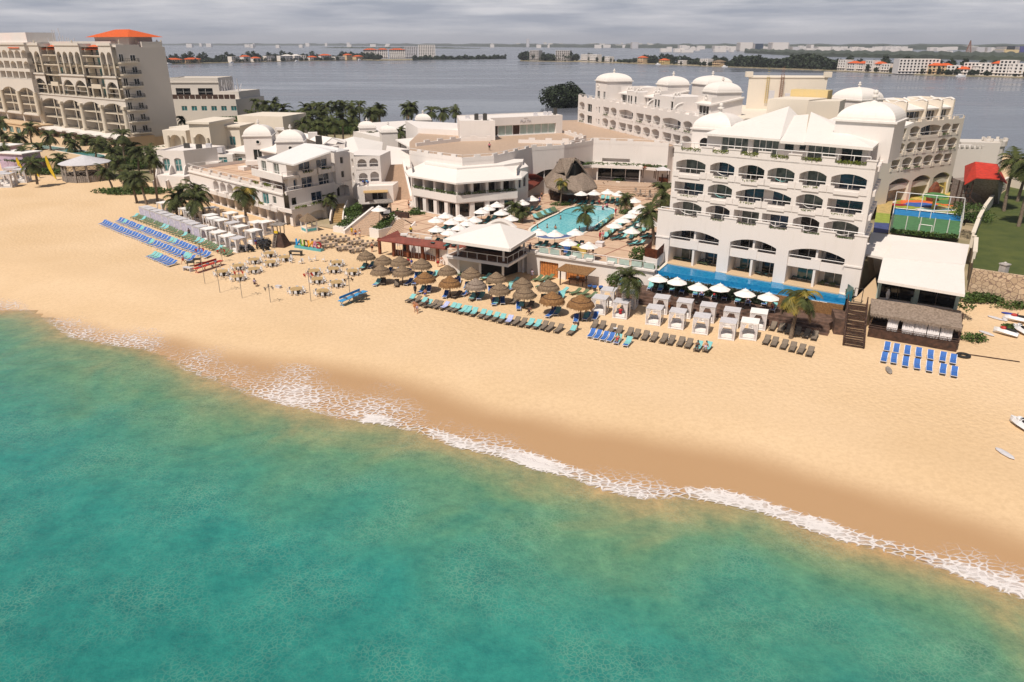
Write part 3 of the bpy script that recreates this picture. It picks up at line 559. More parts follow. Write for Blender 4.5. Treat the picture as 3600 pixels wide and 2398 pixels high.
# WING B (long, runs back from the pool) and WING C (right)
FB=Fr(19.3,226,-72.3);FC=Fr(79,154.3,31)
def wing(name,label,F_,u0,u1,rows,zlow,org_uv,big=(),small=(),deep=14,par_z=20.5,gseed=1):
 random.seed(gseed)
 root,org=bld(name,label,'building',F_.w(*org_uv),zlow);w=MB();ops=[];wins=[]
 for(zf,zt,cells)in rows:
  for(a,b,kind)in cells:
   rise=.5 if kind in 'aw' else 0;ops.append(op(a-u0,b-u0,zf+.05,zt-(0 if rise else.25),rise,2.0 if kind!='n' else.3))
   wins.append((a,b,zf,zt,kind))
 for(a,b,c,d,r)in big:ops.append(op(a-u0,b-u0,c,d,r,3.0))
 for(a,b,c,d)in small:ops.append(op(a-u0,b-u0,c,d,0,.25))
 W3=wall(w,F_.w(u0,0),F_.w(u1,0),zlow,par_z-1.0,ops)
 for(a,b,c,d)in small:window(root,org,W3,a-u0,b-u0,c,d,.25,'glass_dark',1)
 for(a,b,zf,zt,kind)in wins:
  q=b-a
  if kind=='n':window(root,org,W3,a-u0,b-u0,zf+.05,zt-.25,.3,'glass_dark',1);continue
  window(root,org,W3,a-u0+q*.45,a-u0+q*.9,zf+.1,zf+2.1,2.0,random.choice(['glass_dark','glass_blue','glass_curtain','glass_curtain']),1)
  w.prism([F_.w(a,-.02),F_.w(b,-.02),F_.w(b,.18),F_.w(a,.18)],zf-.25,zf+.3)
  for s0,s1 in((a-.2,a+.45),(b-.45,b+.2)):w.prism([F_.w(s0,-.1),F_.w(s1,-.1),F_.w(s1,.2),F_.w(s0,.2)],zf-.1,zf+.6)
  railing(root,org,[F_.w(a,.02,zf+.1),F_.w(b,.02,zf+.1)],.9,1,2.5,.045)
  if random.random()<.3:h=MB();hedge(h,F_.w(a+.4,-.12,zf+.05),F_.w(b-.4,-.12,zf+.05),.25,.35,50,.14);h.build('planter_plants','leaf_green',root,org)
 for(a,b,c,d,r)in big:
  m=(a+b)/2;w.prism([F_.w(a,.5),F_.w(b,.5),F_.w(b,2.99),F_.w(a,2.99)],c+2.9,c+3.15);w.prism([F_.w(a,.4),F_.w(b,.4),F_.w(b,.6),F_.w(a,.6)],c+2.6,c+3.8)
  window(root,org,W3,m-u0-1,m-u0+1.4,c+3.2,d-.8,3.0,'glass_dark',1);window(root,org,W3,m-u0-1,m-u0+1.4,c+.2,c+2.3,3.0,'glass_dark',1)
 x=u0;i=0
 while x<u1:
  h,l=((1.0,1.7),(.5,2.2))[i%2];e=min(u1,x+l);w.prism([F_.w(x,0),F_.w(e,0),F_.w(e,.35),F_.w(x,.35)],par_z-1,par_z-1+h)
  if i%2:pass
  x=e;i+=1
 railing(root,org,[F_.w(u0+.5,.15,par_z-.5),F_.w(u1-.5,.15,par_z-.5)],.75,1,2.2,.05)
 w.prism([F_.w(u0,.35),F_.w(u1,.35),F_.w(u1,deep),F_.w(u0,deep)],zlow,par_z-1.0)
 return root,org,w,W3
def fixcore(w,F_,u0,u1,zlow,z1,deep,dep=3.05):
 w.v=w.v[:-8];w.f=w.f[:-6];w.m=w.m[:-6]
 w.prism([F_.w(u0,dep),F_.w(u1,dep),F_.w(u1,deep),F_.w(u0,deep)],zlow,z1-.02)
 w.poly([F_.w(u0,.35,z1),F_.w(u1,.35,z1),F_.w(u1,deep,z1),F_.w(u0,deep,z1)])
 wall(w,F_.w(u1,0),F_.w(u1,deep),zlow,z1);wall(w,F_.w(u0,deep),F_.w(u0,0),zlow,z1)
rB=[(16.3,18.7,[(.9,4.8,'a'),(6.8,10.0,'n'),(17.6,21.4,'f'),(22.4,26.1,'a'),(27.5,35.7,'w'),(37.4,41.4,'f'),(42.0,45.4,'f'),(46.2,49.7,'a'),(50.8,59.2,'w'),(60.2,64.1,'a')]),
(13.15,15.6,[(1.0,5.0,'a'),(6.8,10.3,'n'),(17.4,21.2,'a'),(22.2,26.1,'a'),(27.7,32.0,'f'),(32.5,35.7,'f'),(36.5,40.4,'a'),(41.4,45.1,'a'),(45.9,49.7,'a'),(51.3,55.5,'f'),(56.0,59.5,'f'),(60.2,64.1,'a')]),
(10.05,12.5,[(1.0,5.0,'f'),(6.8,10.3,'n'),(17.9,21.1,'f'),(22.0,25.9,'a'),(26.9,30.5,'a'),(31.6,35.4,'a'),(36.4,40.2,'a'),(41.5,45.0,'f'),(45.8,49.6,'a'),(50.5,54.3,'a'),(55.1,58.9,'a'),(60.0,63.8,'a')])]
root,org,w,W3=wing('hotel_wing','long white arched wing topped by several domes, running back from the pool',FB,0,70,rB,3.0,(35,0),small=[(13.0,13.6,16.9,18),(13.0,13.6,13.8,14.9),(14.6,15.6,16.6,18.2),(14.6,15.6,13.5,15.0)])
fixcore(w,FB,0,70,3.0,19.5,15)
pr=MB()
def pent(F_,a,b,v0,v1,z0,z1,slope=1.2,win=True,root=root,org=org,W=None,over=.5,rf=pr):
 W3=wall(w if W is None else W,F_.w(a,v0),F_.w(b,v0),z0,z1,[op(.7,(b-a)-.7,z0+.2,z0+2.2,0,.25)]if win else[])
 if win:window(root,org,W3,.7,(b-a)-.7,z0+.2,z0+2.2,.25,'glass_dark',2)
 Wl=w if W is None else W;wall(Wl,F_.w(b,v0),F_.w(b,v1),z0,z1+slope);wall(Wl,F_.w(a,v1),F_.w(a,v0),z0,z1+slope)
 roofslab(rf,[F_.w(a-over,v0-over,z1),F_.w(b+over,v0-over,z1),F_.w(b+over,v1,z1+slope),F_.w(a-over,v1,z1+slope)],.3)
for a,b,z1,sl in((19.5,27,22.1,1.6),(34.5,41,22.1,1.6),(58.5,64,22.2,1.4)):pent(FB,a,b,4.2,12,19.5,z1,sl)
for a,b in((28,34),(42.5,52.5)):
 W3=wall(w,FB.w(a,1.8),FB.w(b,1.8),19.5,23.0,[op(.5,1.6,20,22,0,.2),op(2.0,3.1,20,22,0,.2),op((b-a)-1.6,(b-a)-.5,20,22,0,.2)])
 for q in(.5,2.0,(b-a)-1.6):window(root,org,W3,q,q+1.1,20,22,.2,'glass_dark',0)
 wall(w,FB.w(b,1.8),FB.w(b,11),19.5,23.0);wall(w,FB.w(a,11),FB.w(a,1.8),19.5,23);w.poly([FB.w(a,1.8,22.9),FB.w(b,1.8,22.9),FB.w(b,11,22.9),FB.w(a,11,22.9)])
 g=MB()
 for x in(a+.3,b-.3):
  for k in range(7):t=k/6;g.cyl(FB.w(x,1.6+k*.25,23+.7*abs(math.sin(t*6))+.2),FB.w(x,1.9+k*.25,23+.7*abs(math.sin((t+.16)*6))+.2),.22,n=6)
 g.build('scroll_ornament','roof_white',root,org)
for a in(41.0,54.0):
 g=MB();pr_=None
 for k in range(9):
  t=k/8*math.pi/2;p=FB.w(a,1.0+2.2*(1-math.cos(t)),19.5+.6+1.7*math.sin(t))
  if pr_:g.cyl(pr_,p,.2,n=6);g.poly([pr_,p,Vector((p.x,p.y,19.5)),Vector((pr_.x,pr_.y,19.5))])
  pr_=p
 g.build('terrace_screen','roof_white',root,org)
w.build('wall','plaster',root,org);pr.build('roof','roof_white',root,org)
g=MB();g.prism([FB.w(66,9),FB.w(70,9),FB.w(70,30),FB.w(60,34),FB.w(20,26),FB.w(20,15.1),FB.w(60,15.1)],3,19.7);g.build('rear_block','plaster_cream',root,org)
rB_=math.radians(-72.3)
def domed(root,org,c,hw,z0,z1,dh,rot,oval=None,wins=()):
 w=MB();pts=[]
 for k in range(4):t=rot+math.pi/4+k*math.pi/2+math.pi;pts.append((c[0]+hw*1.414*math.cos(t),c[1]+hw*1.414*math.sin(t)))
 Wd=block(w,pts,z0,z1,{0:[op(*q,0,.2)for q in wins]});t_=w.build('tower','plaster',root,org)
 for q in wins:window(t_,org,Wd[0],q[0],q[1],q[2],q[3],.2,'glass_dark',1)
 cloisterd=MB();cloister(cloisterd,c,hw,z1,dh,rot);finial(cloisterd,c,z1+dh,.75);cloisterd.build('dome','roof_white',t_,org)
 if oval:
  g=MB();W3=Wd[0];cc=Vector(W3(oval[0],oval[1],-.05));u=(Vector(W3(1,0))-Vector(W3(0,0)));pv=None;R=oval[2]
  for k in range(17):
   t=k*math.pi/8;p=cc+u*R*1.2*math.cos(t)+Vector((0,0,R*math.sin(t)))
   if pv:g.beam(pv,p,.16)
   pv=p
  g.build('round_window','roof_white',t_,org)
 return t_
rootB,orgB=root,org
for(u,v,hw,z1,dh,ov)in((14.0,4.5,3.7,25.0,1.9,(1.9,23.5,.45)),(37.5,9.5,2.9,25.1,1.8,(1.9,23.6,.45)),(40,19,3.5,25.2,1.8,None),(61.0,8.5,3.0,24.7,1.9,(1.9,23.4,.45))):
 domed(root,org,FB.w(u,v),hw,19.4,z1,dh,rB_,ov,((1.2,3.0,20.2,22.2),(5.2,6.6,20.2,22.2))if u<15 else())
c=FA.w(3.1,9.6);r_=tower('dome_tower','tall square dome tower with an oval window, just left of the front block roof',FA.w(2.2,10.4),3.0,3.0,22.6,2.1,ra,(),(2.2,20.4,.9),1.0)
rC=[(16.3,18.7,[(-1.8,1.1,'f'),(2.4,5.6,'a'),(6.0,13.1,'w'),(13.6,16.7,'a'),(17.3,19.8,'f')]),(13.15,15.6,[(-1.8,1.5,'a'),(2.2,5.3,'a'),(6.0,8.4,'f'),(8.8,12.1,'f'),(13.3,16.5,'a'),(16.9,20.2,'a')]),
(10.05,12.5,[(-1.9,.9,'f'),(1.8,5.0,'a'),(5.6,8.6,'a'),(9.2,12.4,'a'),(13.0,16.2,'a'),(16.7,19.4,'f')])]
root,org,w,W3=wing('hotel_wing','white hotel wing with arched balconies and sawtooth penthouse roofs, standing behind the colourful playground',FC,-6,21.3,rC,3.0,(8,0),big=[(-1.3,5.6,3.3,8.3,.9),(6.7,13.1,3.3,8.3,.9),(14.3,20.4,3.3,8.3,.9)],par_z=20.0,gseed=5)
fixcore(w,FC,-6,21.3,3.0,19.0,16,3.2)
pr=MB()
for i,(a,b)in enumerate(((-3,2.8),(3.4,9.8),(10.6,15.2),(15.6,19.6))):
 pent(FC,a,b,2.8,10,19.0,21.7,1.5+.3*(i%2),root=root,org=org,W=w,rf=pr)
 w.prism([FC.w(b-.1,2.0),FC.w(b+.35,2.0),FC.w(b+.35,8),FC.w(b-.1,8)],19.0,23.1);
 g=MB()
 for k in range(6):g.cyl(FC.w(b+.1,2.1+k*.9,23.2+.35*math.sin(k*1.3)),FC.w(b+.1,3.0+k*.9,23.2+.35*math.sin((k+1)*1.3)),.22,n=6)
 g.build('scroll_ornament','roof_white',root,org)
pr.build('roof','roof_white',root,org);w.build('wall','plaster_cream',root,org)
g=MB();roofslab(g,[FC.w(4,11,22.5),FC.w(12,11,22.5),FC.w(10,20,23.6),FC.w(2,20,23.6)],.4);roofslab(g,[FC.w(-3,12,22.6),FC.w(3,12,22.6),FC.w(2,18,23.2),FC.w(-4,18,23.2)],.4);g.build('rear_roof','roof_ochre',root,org)
domed(root,org,FC.w(-8.2,5.8),3.4,18.9,24.2,2.1,math.radians(31))
g=MB()
for k in range(3):b=FA.w(17.5+k*1.2,19+k*4.5);roofslab(g,[FA.w(15.5+k*.6,17.5+k*4.6,23.6),FA.w(23.6+k*.6,17.5+k*4.6,22.6),FA.w(24.5+k*.6,20.6+k*4.6,23.1),FA.w(16.4+k*.6,20.6+k*4.6,24.1)],.35)
g.build('stepped_roof','roof_white',root,org)
g=MB();g.prism([FA.w(6,22),FA.w(19,21),FA.w(14,44),FA.w(4,44)],3,21.0);g.build('rear_block','plaster_cream',root,org)
root,org=bld('machine_house','blank cream rooftop machine house with ladder and rusty mast behind the hip roofs','rooftop building',(62,188),19);w=MB()
A0,A1=P('u8',500,350,22.4),P('u8',1580,400,22.4);A0.z=A1.z=0;dv=Vector((-(A1-A0).y,(A1-A0).x,0)).normalized()
A0=Vector((56.0,185.0,0));A1=Vector((72.4,180.0,0));dv=Vector((.29,.955,0))
zt=HT('u8',900,140,183);zb=HT('u8',900,360,183)
x0=ray('u8',510,250);x1=ray('u8',1590,260);A0=Vector((x0[0]/x0[1]*186,186,0));A1=Vector((x1[0]/x1[1]*184,184,0))
w.prism([A0,A1,A1+dv*9,A0+dv*9],18,zt);w.prism([A0-dv*.15-Vector((.2,0,0)),A1-dv*.15+Vector((.2,0,0)),A1+dv*9.2,A0+dv*9.2],zt,zt+.25)
for q in(A0,A1):w.prism([q+Vector((-.8,-.3,0)),q+Vector((.8,-.3,0)),q+Vector((.8,.8,0)),q+Vector((-.8,.8,0))],zt+.2,zt+1.4)
w.build('wall','plaster_cream',root,org)
g=MB();u=(A1-A0).normalized()
for s in(.0,.5):g.beam(A0+u*4.2+u*s-dv*.4+Vector((0,0,zb-2)),A0+u*4.2+u*s-dv*.4+Vector((0,0,zt+.3)),.08)
for k in range(16):g.beam(A0+u*4.2-dv*.4+Vector((0,0,zb-2+k*.5)),A0+u*4.7-dv*.4+Vector((0,0,zb-2+k*.5)),.06)
g.build('ladder','play_yellow',root,org)
g=MB()
for s in(0,.6):
 for s2 in(0,.6):g.beam(A0+u*(7.4+s)-dv*(.5+s2)+Vector((0,0,zb-2)),A0+u*(7.4+s)-dv*(.5+s2)+Vector((0,0,zt+.9)),.08)
for k in range(18):z_=zb-2+k*.45;g.beam(A0+u*7.4-dv*.5+Vector((0,0,z_)),A0+u*8.0-dv*.5+Vector((0,0,z_+.45)),.06)
g.build('mast','rust',root,org)
for k,(xx,hh)in enumerate(((5.6,2.2),(9.3,1.6),(12.0,1.8))):g=MB();g.box((0,0,hh/2),(1.2,.9,hh),-.2);o=g.build('air_conditioner','canvas_grey',None,tuple(A0+u*xx-dv*1.6+Vector((0,0,zb-1.4))));tag(o,['large pale air-conditioning unit at the foot of the machine house ladder','slim air-conditioning unit beside the rusty mast on the roof','air-conditioning unit right of the rusty mast'][k],'air conditioner','rooftop air conditioners')
tag(root)
root,org=bld('stair_house','plain cream rooftop stair block with a scalloped yellow gable, right behind the hip roofs','rooftop building',FA.w(10,26),19);w=MB()
w.prism([FA.w(5.0,23),FA.w(11,24.5),FA.w(12.0,31),FA.w(5.5,31)],18,26.1);w.prism([FA.w(11.05,24),FA.w(15,27.5),FA.w(14.5,33),FA.w(12.05,31)],18,25.9);w.build('wall','plaster_cream',root,org)
g=MB();g.prism([FA.w(6.0,31.1),FA.w(12,31.1),FA.w(12,34),FA.w(6,34)],24,27.2);g.build('gable','roof_ochre',root,org)
# POOL PLAZA
def tess_sheet(mb,loops,z):
 vs=[Vector((p[0],p[1],0))for lp in loops for p in lp];t=geometry.tessellate_polygon([[Vector((p[0],p[1],0))for p in lp]for lp in loops]);mb.add([(v.x,v.y,z)for v in vs],[tuple(x)for x in t])
pool=[(3.0,131.5),(4.3,135.2),(6.3,140),(8.8,144.8),(10.6,149),(13.7,152.2),(16.7,152.9),(19.4,151.6),(20.9,149),(20.9,146),(19.8,142.5),(17.6,138.6),(15.3,133),(13.9,130),(12.4,127.4),(10.6,125.4),(8.6,124),(7.0,123.6),(5.2,124),(3.8,125.6),(3.0,128.2)]
def smoothloop(pl,k=4):
 out=[];n=len(pl)
 for i in range(n):
  p0,p1,p2,p3=[Vector(pl[(i+j-1)%n])for j in range(4)]
  for s in range(k):t=s/k;out.append(.5*((2*p1)+(p2-p0)*t+(2*p0-5*p1+4*p2-p3)*t*t+(3*p1-p0-3*p2+p3)*t*t*t))
 return out
pool=smoothloop(pool)
mt=bpy.data.materials.new('plaza_paving');mt.use_nodes=True;nt=mt.node_tree;b=nt.nodes['Principled BSDF'];L=nt.links.new;b.inputs['Roughness'].default_value=.85
tc=N(nt,'ShaderNodeTexCoord');mpn=N(nt,'ShaderNodeMapping');mpn.inputs['Rotation'].default_value=(0,0,math.radians(36));mpn.inputs['Scale'].default_value=(.2,.2,.2)
br=N(nt,'ShaderNodeTexBrick');br.offset=0;br.inputs['Scale'].default_value=1;br.inputs['Brick Width'].default_value=1;br.inputs['Row Height'].default_value=1;br.inputs['Mortar Size'].default_value=.028;br.inputs['Color1'].default_value=(.62,.44,.31,1);br.inputs['Color2'].default_value=(.58,.41,.29,1);br.inputs['Mortar'].default_value=(.30,.13,.09,1)
nz=N(nt,'ShaderNodeTexNoise');nz.inputs['Scale'].default_value=.6;nz.inputs['Detail'].default_value=6;mr=N(nt,'ShaderNodeValToRGB');mr.color_ramp.elements[0].position=.3;mr.color_ramp.elements[1].position=.7;mr.color_ramp.elements[0].color=(.80,.78,.75,1);mr.color_ramp.elements[1].color=(1,1,1,1)
mm=N(nt,'ShaderNodeMix',data_type='RGBA',blend_type='MULTIPLY');mm.inputs['Factor'].default_value=1
L(tc.outputs['Object'],mpn.inputs[0]);L(mpn.outputs[0],br.inputs['Vector']);L(tc.outputs['Object'],nz.inputs['Vector']);L(nz.outputs[0],mr.inputs[0]);L(br.outputs[0],mm.inputs['A']);L(mr.outputs[0],mm.inputs['B']);L(mm.outputs['Result'],b.inputs['Base Color']);M['paving']=mt
plaza=[(-19.2,128.2),(-10.4,118.6),(-10.2,113.6),(2.8,115.6),(3.3,115.2),(20.8,105.1),(21.8,108.6),(23.8,112),(38.5,131),(52,160),(36,172),(31,183),(20,192),(4,195),(-2,166),(-21,166),(-26,161),(-25.4,148.5),(-26.6,146.9),(-22.5,141.2),(-20.5,139.8)]
g=MB();g.c=0;tess_sheet(g,[plaza,pool],3.3);g.c=1
for i in range(len(plaza)):a,b_=plaza[i],plaza[(i+1)%len(plaza)];g.poly([V3(a,-.3),V3(b_,-.3),V3(b_,3.3),V3(a,3.3)])
for i in range(len(pool)):a,b_=pool[i],pool[(i+1)%len(pool)];g.poly([V3(a,2.0),V3(b_,2.0),V3(b_,3.3),V3(a,3.3)])
tag(g.build('pool_deck',['paving','plaster']),kind='structure')
mp_=bpy.data.materials.new('pool_water');mp_.use_nodes=True
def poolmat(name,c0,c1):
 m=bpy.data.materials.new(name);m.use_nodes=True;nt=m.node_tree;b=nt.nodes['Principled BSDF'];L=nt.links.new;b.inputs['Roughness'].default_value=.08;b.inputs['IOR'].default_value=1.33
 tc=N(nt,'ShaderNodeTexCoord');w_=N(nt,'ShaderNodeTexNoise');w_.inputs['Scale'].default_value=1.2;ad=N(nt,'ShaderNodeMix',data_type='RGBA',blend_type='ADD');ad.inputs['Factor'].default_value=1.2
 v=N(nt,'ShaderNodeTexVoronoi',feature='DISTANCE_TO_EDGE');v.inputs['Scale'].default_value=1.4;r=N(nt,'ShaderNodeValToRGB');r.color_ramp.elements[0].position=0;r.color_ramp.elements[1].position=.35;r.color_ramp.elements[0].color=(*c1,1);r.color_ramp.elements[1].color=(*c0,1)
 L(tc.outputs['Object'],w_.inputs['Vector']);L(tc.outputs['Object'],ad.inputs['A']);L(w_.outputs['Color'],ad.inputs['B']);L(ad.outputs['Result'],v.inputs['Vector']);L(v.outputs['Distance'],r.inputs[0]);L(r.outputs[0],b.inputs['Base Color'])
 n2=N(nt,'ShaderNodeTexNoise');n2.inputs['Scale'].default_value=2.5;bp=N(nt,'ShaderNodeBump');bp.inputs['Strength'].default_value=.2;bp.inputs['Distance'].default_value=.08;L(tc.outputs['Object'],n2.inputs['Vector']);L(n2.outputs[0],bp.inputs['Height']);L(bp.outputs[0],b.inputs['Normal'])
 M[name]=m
poolmat('water_pool',(.10,.42,.50),(.20,.56,.60));poolmat('water_infinity',(.008,.15,.34),(.02,.22,.42));poolmat('water_shallow',(.30,.55,.62),(.40,.65,.70));poolmat('water_jacuzzi',(.06,.10,.26),(.10,.16,.34));poolmat('water_tealpool',(.06,.22,.24),(.1,.3,.3))
g=MB();tess_sheet(g,[pool],3.16);t=thing('swimming_pool','free-form turquoise swimming pool in the paved courtyard','pool',(12,138,3.16));g.build('water','water_pool',t,(12,138,3.16))
g=MB();g.lathe((7.0,125.9,3.2),[(0,0),(3.6,0)],28,1,.62);g.build('hot_tub','water_jacuzzi',t,(12,138,3.16));g=MB();g.lathe((7.0,125.9,3.15),[(3.6,.05),(3.9,.05),(3.9,0)],28,1,.63);g.build('tub_rim','water_shallow',t,(12,138,3.16))
g=MB();g.lathe((18.4,149.8,3.18),[(0,0),(2.3,0)],20,1,.8);g.build('shallow_shelf','water_shallow',t,(12,138,3.16))
g=MB()
pin=inset(pool,-.45)
for i in range(len(pool)):j=(i+1)%len(pool);g.add([V3(pool[i],3.302),V3(pool[j],3.302),V3(pin[j],3.302),V3(pin[i],3.302),V3(pool[i],3.36),V3(pool[j],3.36),V3(pin[j],3.36),V3(pin[i],3.36)],[(4,5,6,7),(0,1,5,4),(3,2,6,7)])
g.build('coping','plaster_cream',t,(12,138,3.16))
g=MB();g.cyl((9.2,143,3.9),(16.2,137.5,3.5),.03,n=4);g.cyl((9.2,143,3.2),(9.2,143,4.3),.04,n=5);g.cyl((16.2,137.5,3.2),(16.2,137.5,4.3),.04,n=5);tag(g.build('volleyball_net','paint_black'),'thin net rope strung across the swimming pool','net')
root,org=bld('retaining_wall','white plaza retaining wall facing the beach, with wooden shed doors','wall',(12,110.5),0);w=MB()
q0,q1=Vector((2.4,114.6)),Vector((20.9,104.0));Lq=(q1-q0).length
W3=wall(w,q0,q1,-.2,3.45,[op(2.3,5.6,0,2.45,0,.35),op(6.9,10.2,0,2.45,0,.35)]);u=(q1-q0)/Lq;nn=Vector((u.y,-u.x))
w.prism([q0+nn*.35,q1+nn*.35,q1-nn*.5,q0-nn*.5],3.45,3.7);w.prism([q0-nn*.5+u*.1,q0-nn*.9+u*.1,q1-nn*.9,q1-nn*.5][::-1],-.2,3.6)
for s in(.8,7.6,10.4,13.9):a=q0+u*s;w.prism([a+nn*.45,a+u*1.1+nn*.45,a+u*1.1-nn*.4,a-nn*.4],3.7,4.05)
w.build('wall','plaster',root,org)
for a in(2.3,6.9):
 d_=MB();d_.add([W3(a+.05,0,.3),W3(a+3.25,0,.3),W3(a+3.25,2.43,.3),W3(a+.05,2.43,.3)],[(0,1,2,3)]);dd=d_.build('shed_door','timber_orange',root,org)
 d_=MB()
 for k in range(7):d_.add([W3(a+.3+k*.45,.05,.27),W3(a+.34+k*.45,.05,.27),W3(a+.34+k*.45,2.4,.27),W3(a+.3+k*.45,2.4,.27)],[(0,1,2,3)])
 d_.build('door_boards','timber_dark',dd,org)
rt,og=bld('glass_railing','glass-panelled white railing along the edge of the pool plaza','railing',(12,110.7),3.7)
railing(rt,og,[V3(q0-nn*.1,3.7),V3(q1-nn*.1,3.7)],1.05,1,1.9,.045,name='top_rail')
for k in range(11):
 if k in(0,3,6):continue
 a=q0+u*(.2+k*1.93)-nn*.1;g=MB();g.add([V3(a,3.8),V3(a+u*1.6,3.8),V3(a+u*1.6,4.6),V3(a,4.6)],[(0,1,2,3)]);g.build('glass_panel','glass_pale',rt,og)
# ROUND RESTAURANT (two storeys, faceted, white roof)
root,org=bld('restaurant_building','two-storey white restaurant with faceted skirt roof and planted balcony, left of the swimming pool','building',(-9,148),3.3);w=MB()
A_,B_,C_=Vector((-19.6,147.6)),Vector((-10.4,139.8)),Vector((.9,144.6));bk1,bk0=Vector((2.4,157)),Vector((-21.2,157))
def side(p,q,n,z0,z1,dep,pil=.5,sill=0):
 Lw=(q-p).length;s=Lw/n;ops=[op(i*s+pil/2,(i+1)*s-pil/2,z0+sill,z1,0,dep)for i in range(n)];return ops
for p,q,n in((A_,B_,4),(B_,C_,4)):
 W3=wall(w,p,q,3.2,6.5,side(p,q,n,3.4,6.1,.6,.9));Lw=(q-p).length;s=Lw/n
 for i in range(n):window(root,org,W3,i*s+.6,(i+1)*s-.6,3.45,6.0,.6,'glass_dark',1,fm='timber_dark')
 W3=wall(w,p,q,7.75,10.3,side(p,q,n,7.75,10.1,2.4,.55))
 for i in range(n):window(root,org,W3,i*s+.7,(i+1)*s-.7,7.8,9.9,2.4,'glass_dark',1,fm='timber_dark')
 u=(q-p)/Lw;nn=Vector((u.y,-u.x));w.prism([p+nn*.25-u*.1,q+nn*.25+u*.1,q-nn*.2,p-nn*.2],6.35,7.75)
 h=MB();hedge(h,V3(p+nn*.05,7.75),V3(q+nn*.05,7.75),.45,.55,420,.16);h.build('planter_plants','leaf_green',root,org)
wall(w,C_,bk1,3.2,12);wall(w,bk0,A_,3.2,12.0)
w.build('wall','plaster',root,org)
f=MB();f.prism([A_,B_,C_,bk1,bk0],3.2,3.35);f.prism([A_+Vector((.3,.3)),B_+Vector((0,.4)),C_+Vector((-.3,.3)),bk1,bk0],6.3,6.5);f.build('floor','table_beige',root,org)
r=MB();eA,eB,eC=V3(A_+Vector((-.9,-.5)),10.3),V3(B_+Vector((0,-1.4)),10.3),V3(C_+Vector((1.0,-.7)),10.3);tA,tB,tC=Vector((-17.4,150.5,11.8)),Vector((-10.6,144.4,11.8)),Vector((-1.6,148.6,11.8));eL=Vector((-21.8,152.5,10.3));tL=Vector((-17.9,154.5,11.8))
roofslab(r,[eA,eB,tB,tA],.3);roofslab(r,[eB,eC,tC,tB],.3);roofslab(r,[eL,eA,tA,tL],.3)
eD=Vector((3.2,150.5,10.3));roofslab(r,[eC,eD,Vector((1.6,153,11.6)),tC],.3)
uA,uB,uC=Vector((-17.6,152.4,12.5)),Vector((-10.4,146.2,12.4)),Vector((-2.2,150.2,12.4))
r.prism([tA,tB,tC,Vector((2.2,152.8)),Vector((2.4,156.5)),Vector((-18,158))],11.3,12.1);
r.build('roof','roof_white',root,org)
w=MB();bb=[Vector((.9,147.2)),Vector((3.3,151.2)),Vector((2.6,156.6)),Vector((.3,155))];Wd=block(w,bb,3.2,11.4,{0:[op(.6,1.7,7.6,10.0,0,.2),op(2.6,3.8,7.6,10.0,0,.2)]});w.build('side_bay','plaster',root,org)
for a in(.6,2.6):window(root,org,Wd[0],a,a+1.15,7.6,10.0,.2,'glass_blue',0)
# ROOF TERRACES + LONG CURVED WALL
root,org=bld('terrace_building','long low white building with tiled roof terraces and a stepped curving parapet behind the pool','building',(5,175),3.3);w=MB()
edge=[Vector(p)for p in((-21.4,157),(-18.2,153.0),(-9.7,146.6),(-3.6,149.4),(1.0,158.2),(4,159.8),(11.2,161.6),(18.4,166),(26,171.8),(31.5,166))]
edge=[Vector((-21.4,157.6)),Vector((-18.0,154.2)),Vector((-9.7,147.2)),Vector((-3.6,150.2)),Vector((1.6,158.6)),Vector((4.2,163)),Vector((11.5,167)),Vector((18.8,175.5)),Vector((29.8,172.6)),Vector((35,169.5))]
back=[Vector((42,180)),Vector((22,232)),Vector((0,226)),Vector((-24,198)),Vector((-24,178))]
ops={5:[op(1.2,8.0,6.3,8.6,.8,1.2)],6:[op(2.5,8.2,8.2,9.6,.7,1.0)],7:[op(1.2,11.0,4.8,7.7,0,5.0),op(2.2,8.6,8.9,9.7,0,1.0)]}
al=edge+back;n=len(al)
for i in range(n):wall(w,al[i],al[(i+1)%n],3.2 if i<9 or i>11 else.1,12.9,ops.get(i,()))
for i in range(9):
 a,b_=edge[i],edge[i+1];Lw=(b_-a).length;u=(b_-a)/Lw;nn=Vector((u.y,-u.x));x=0;k=i%2
 while x<Lw-.01:
  l,h=((2.6,.75),(1.3,1.15))[k%2];e=min(Lw,x+l);w.prism([a+u*x+nn*.03,a+u*e+nn*.03,a+u*e-nn*.35,a+u*x-nn*.35],12.9-.02,12.9+h);x=e;k+=1
w.build('wall','plaster',root,org)
railing(root,org,[V3(p+Vector((0,.5)),13.5)for p in edge],.6,1,2.5,.04)
f=MB();tess_sheet(f,[[p*1.0 for p in al]],12.92);f.build('terrace_floor','table_beige',root,org)
M['table_beige'].node_tree.nodes['Principled BSDF'].inputs['Roughness'].default_value=.6
g=MB()
for a,b_ in(((-21.5,170),(-12.2,179.5)),((-12.2,179.5),(-5,180.5)),((1.5,176.5),(13.2,174.5)),((13.2,174.5),(17.5,181)),((17.5,181),(13.5,194.5)),((-12.2,179.5),(-12.2,186))):
 a,b_=Vector(a),Vector(b_);Lw=(b_-a).length;u=(b_-a)/Lw;nn=Vector((u.y,-u.x))*.18;x=0;k=0
 while x<Lw-.01:l,h=((2.4,.7),(1.5,1.15))[k%2];e=min(Lw,x+l);g.prism([a+u*x+nn,a+u*e+nn,a+u*e-nn,a+u*x-nn],12.9,12.95+h);x=e;k+=1
g.build('parapet','plaster',root,org)
for a,rx in((Vector((4.4,163.2)),0),):
 pass
def slabwin(p,q,z0,z1,mt_='dark_room',nm='window',par=root,og=org):g=MB();g.add([V3(p,z0),V3(q,z0),V3(q,z1),V3(p,z1)],[(0,1,2,3)]);return g.build(nm,mt_,par,og)
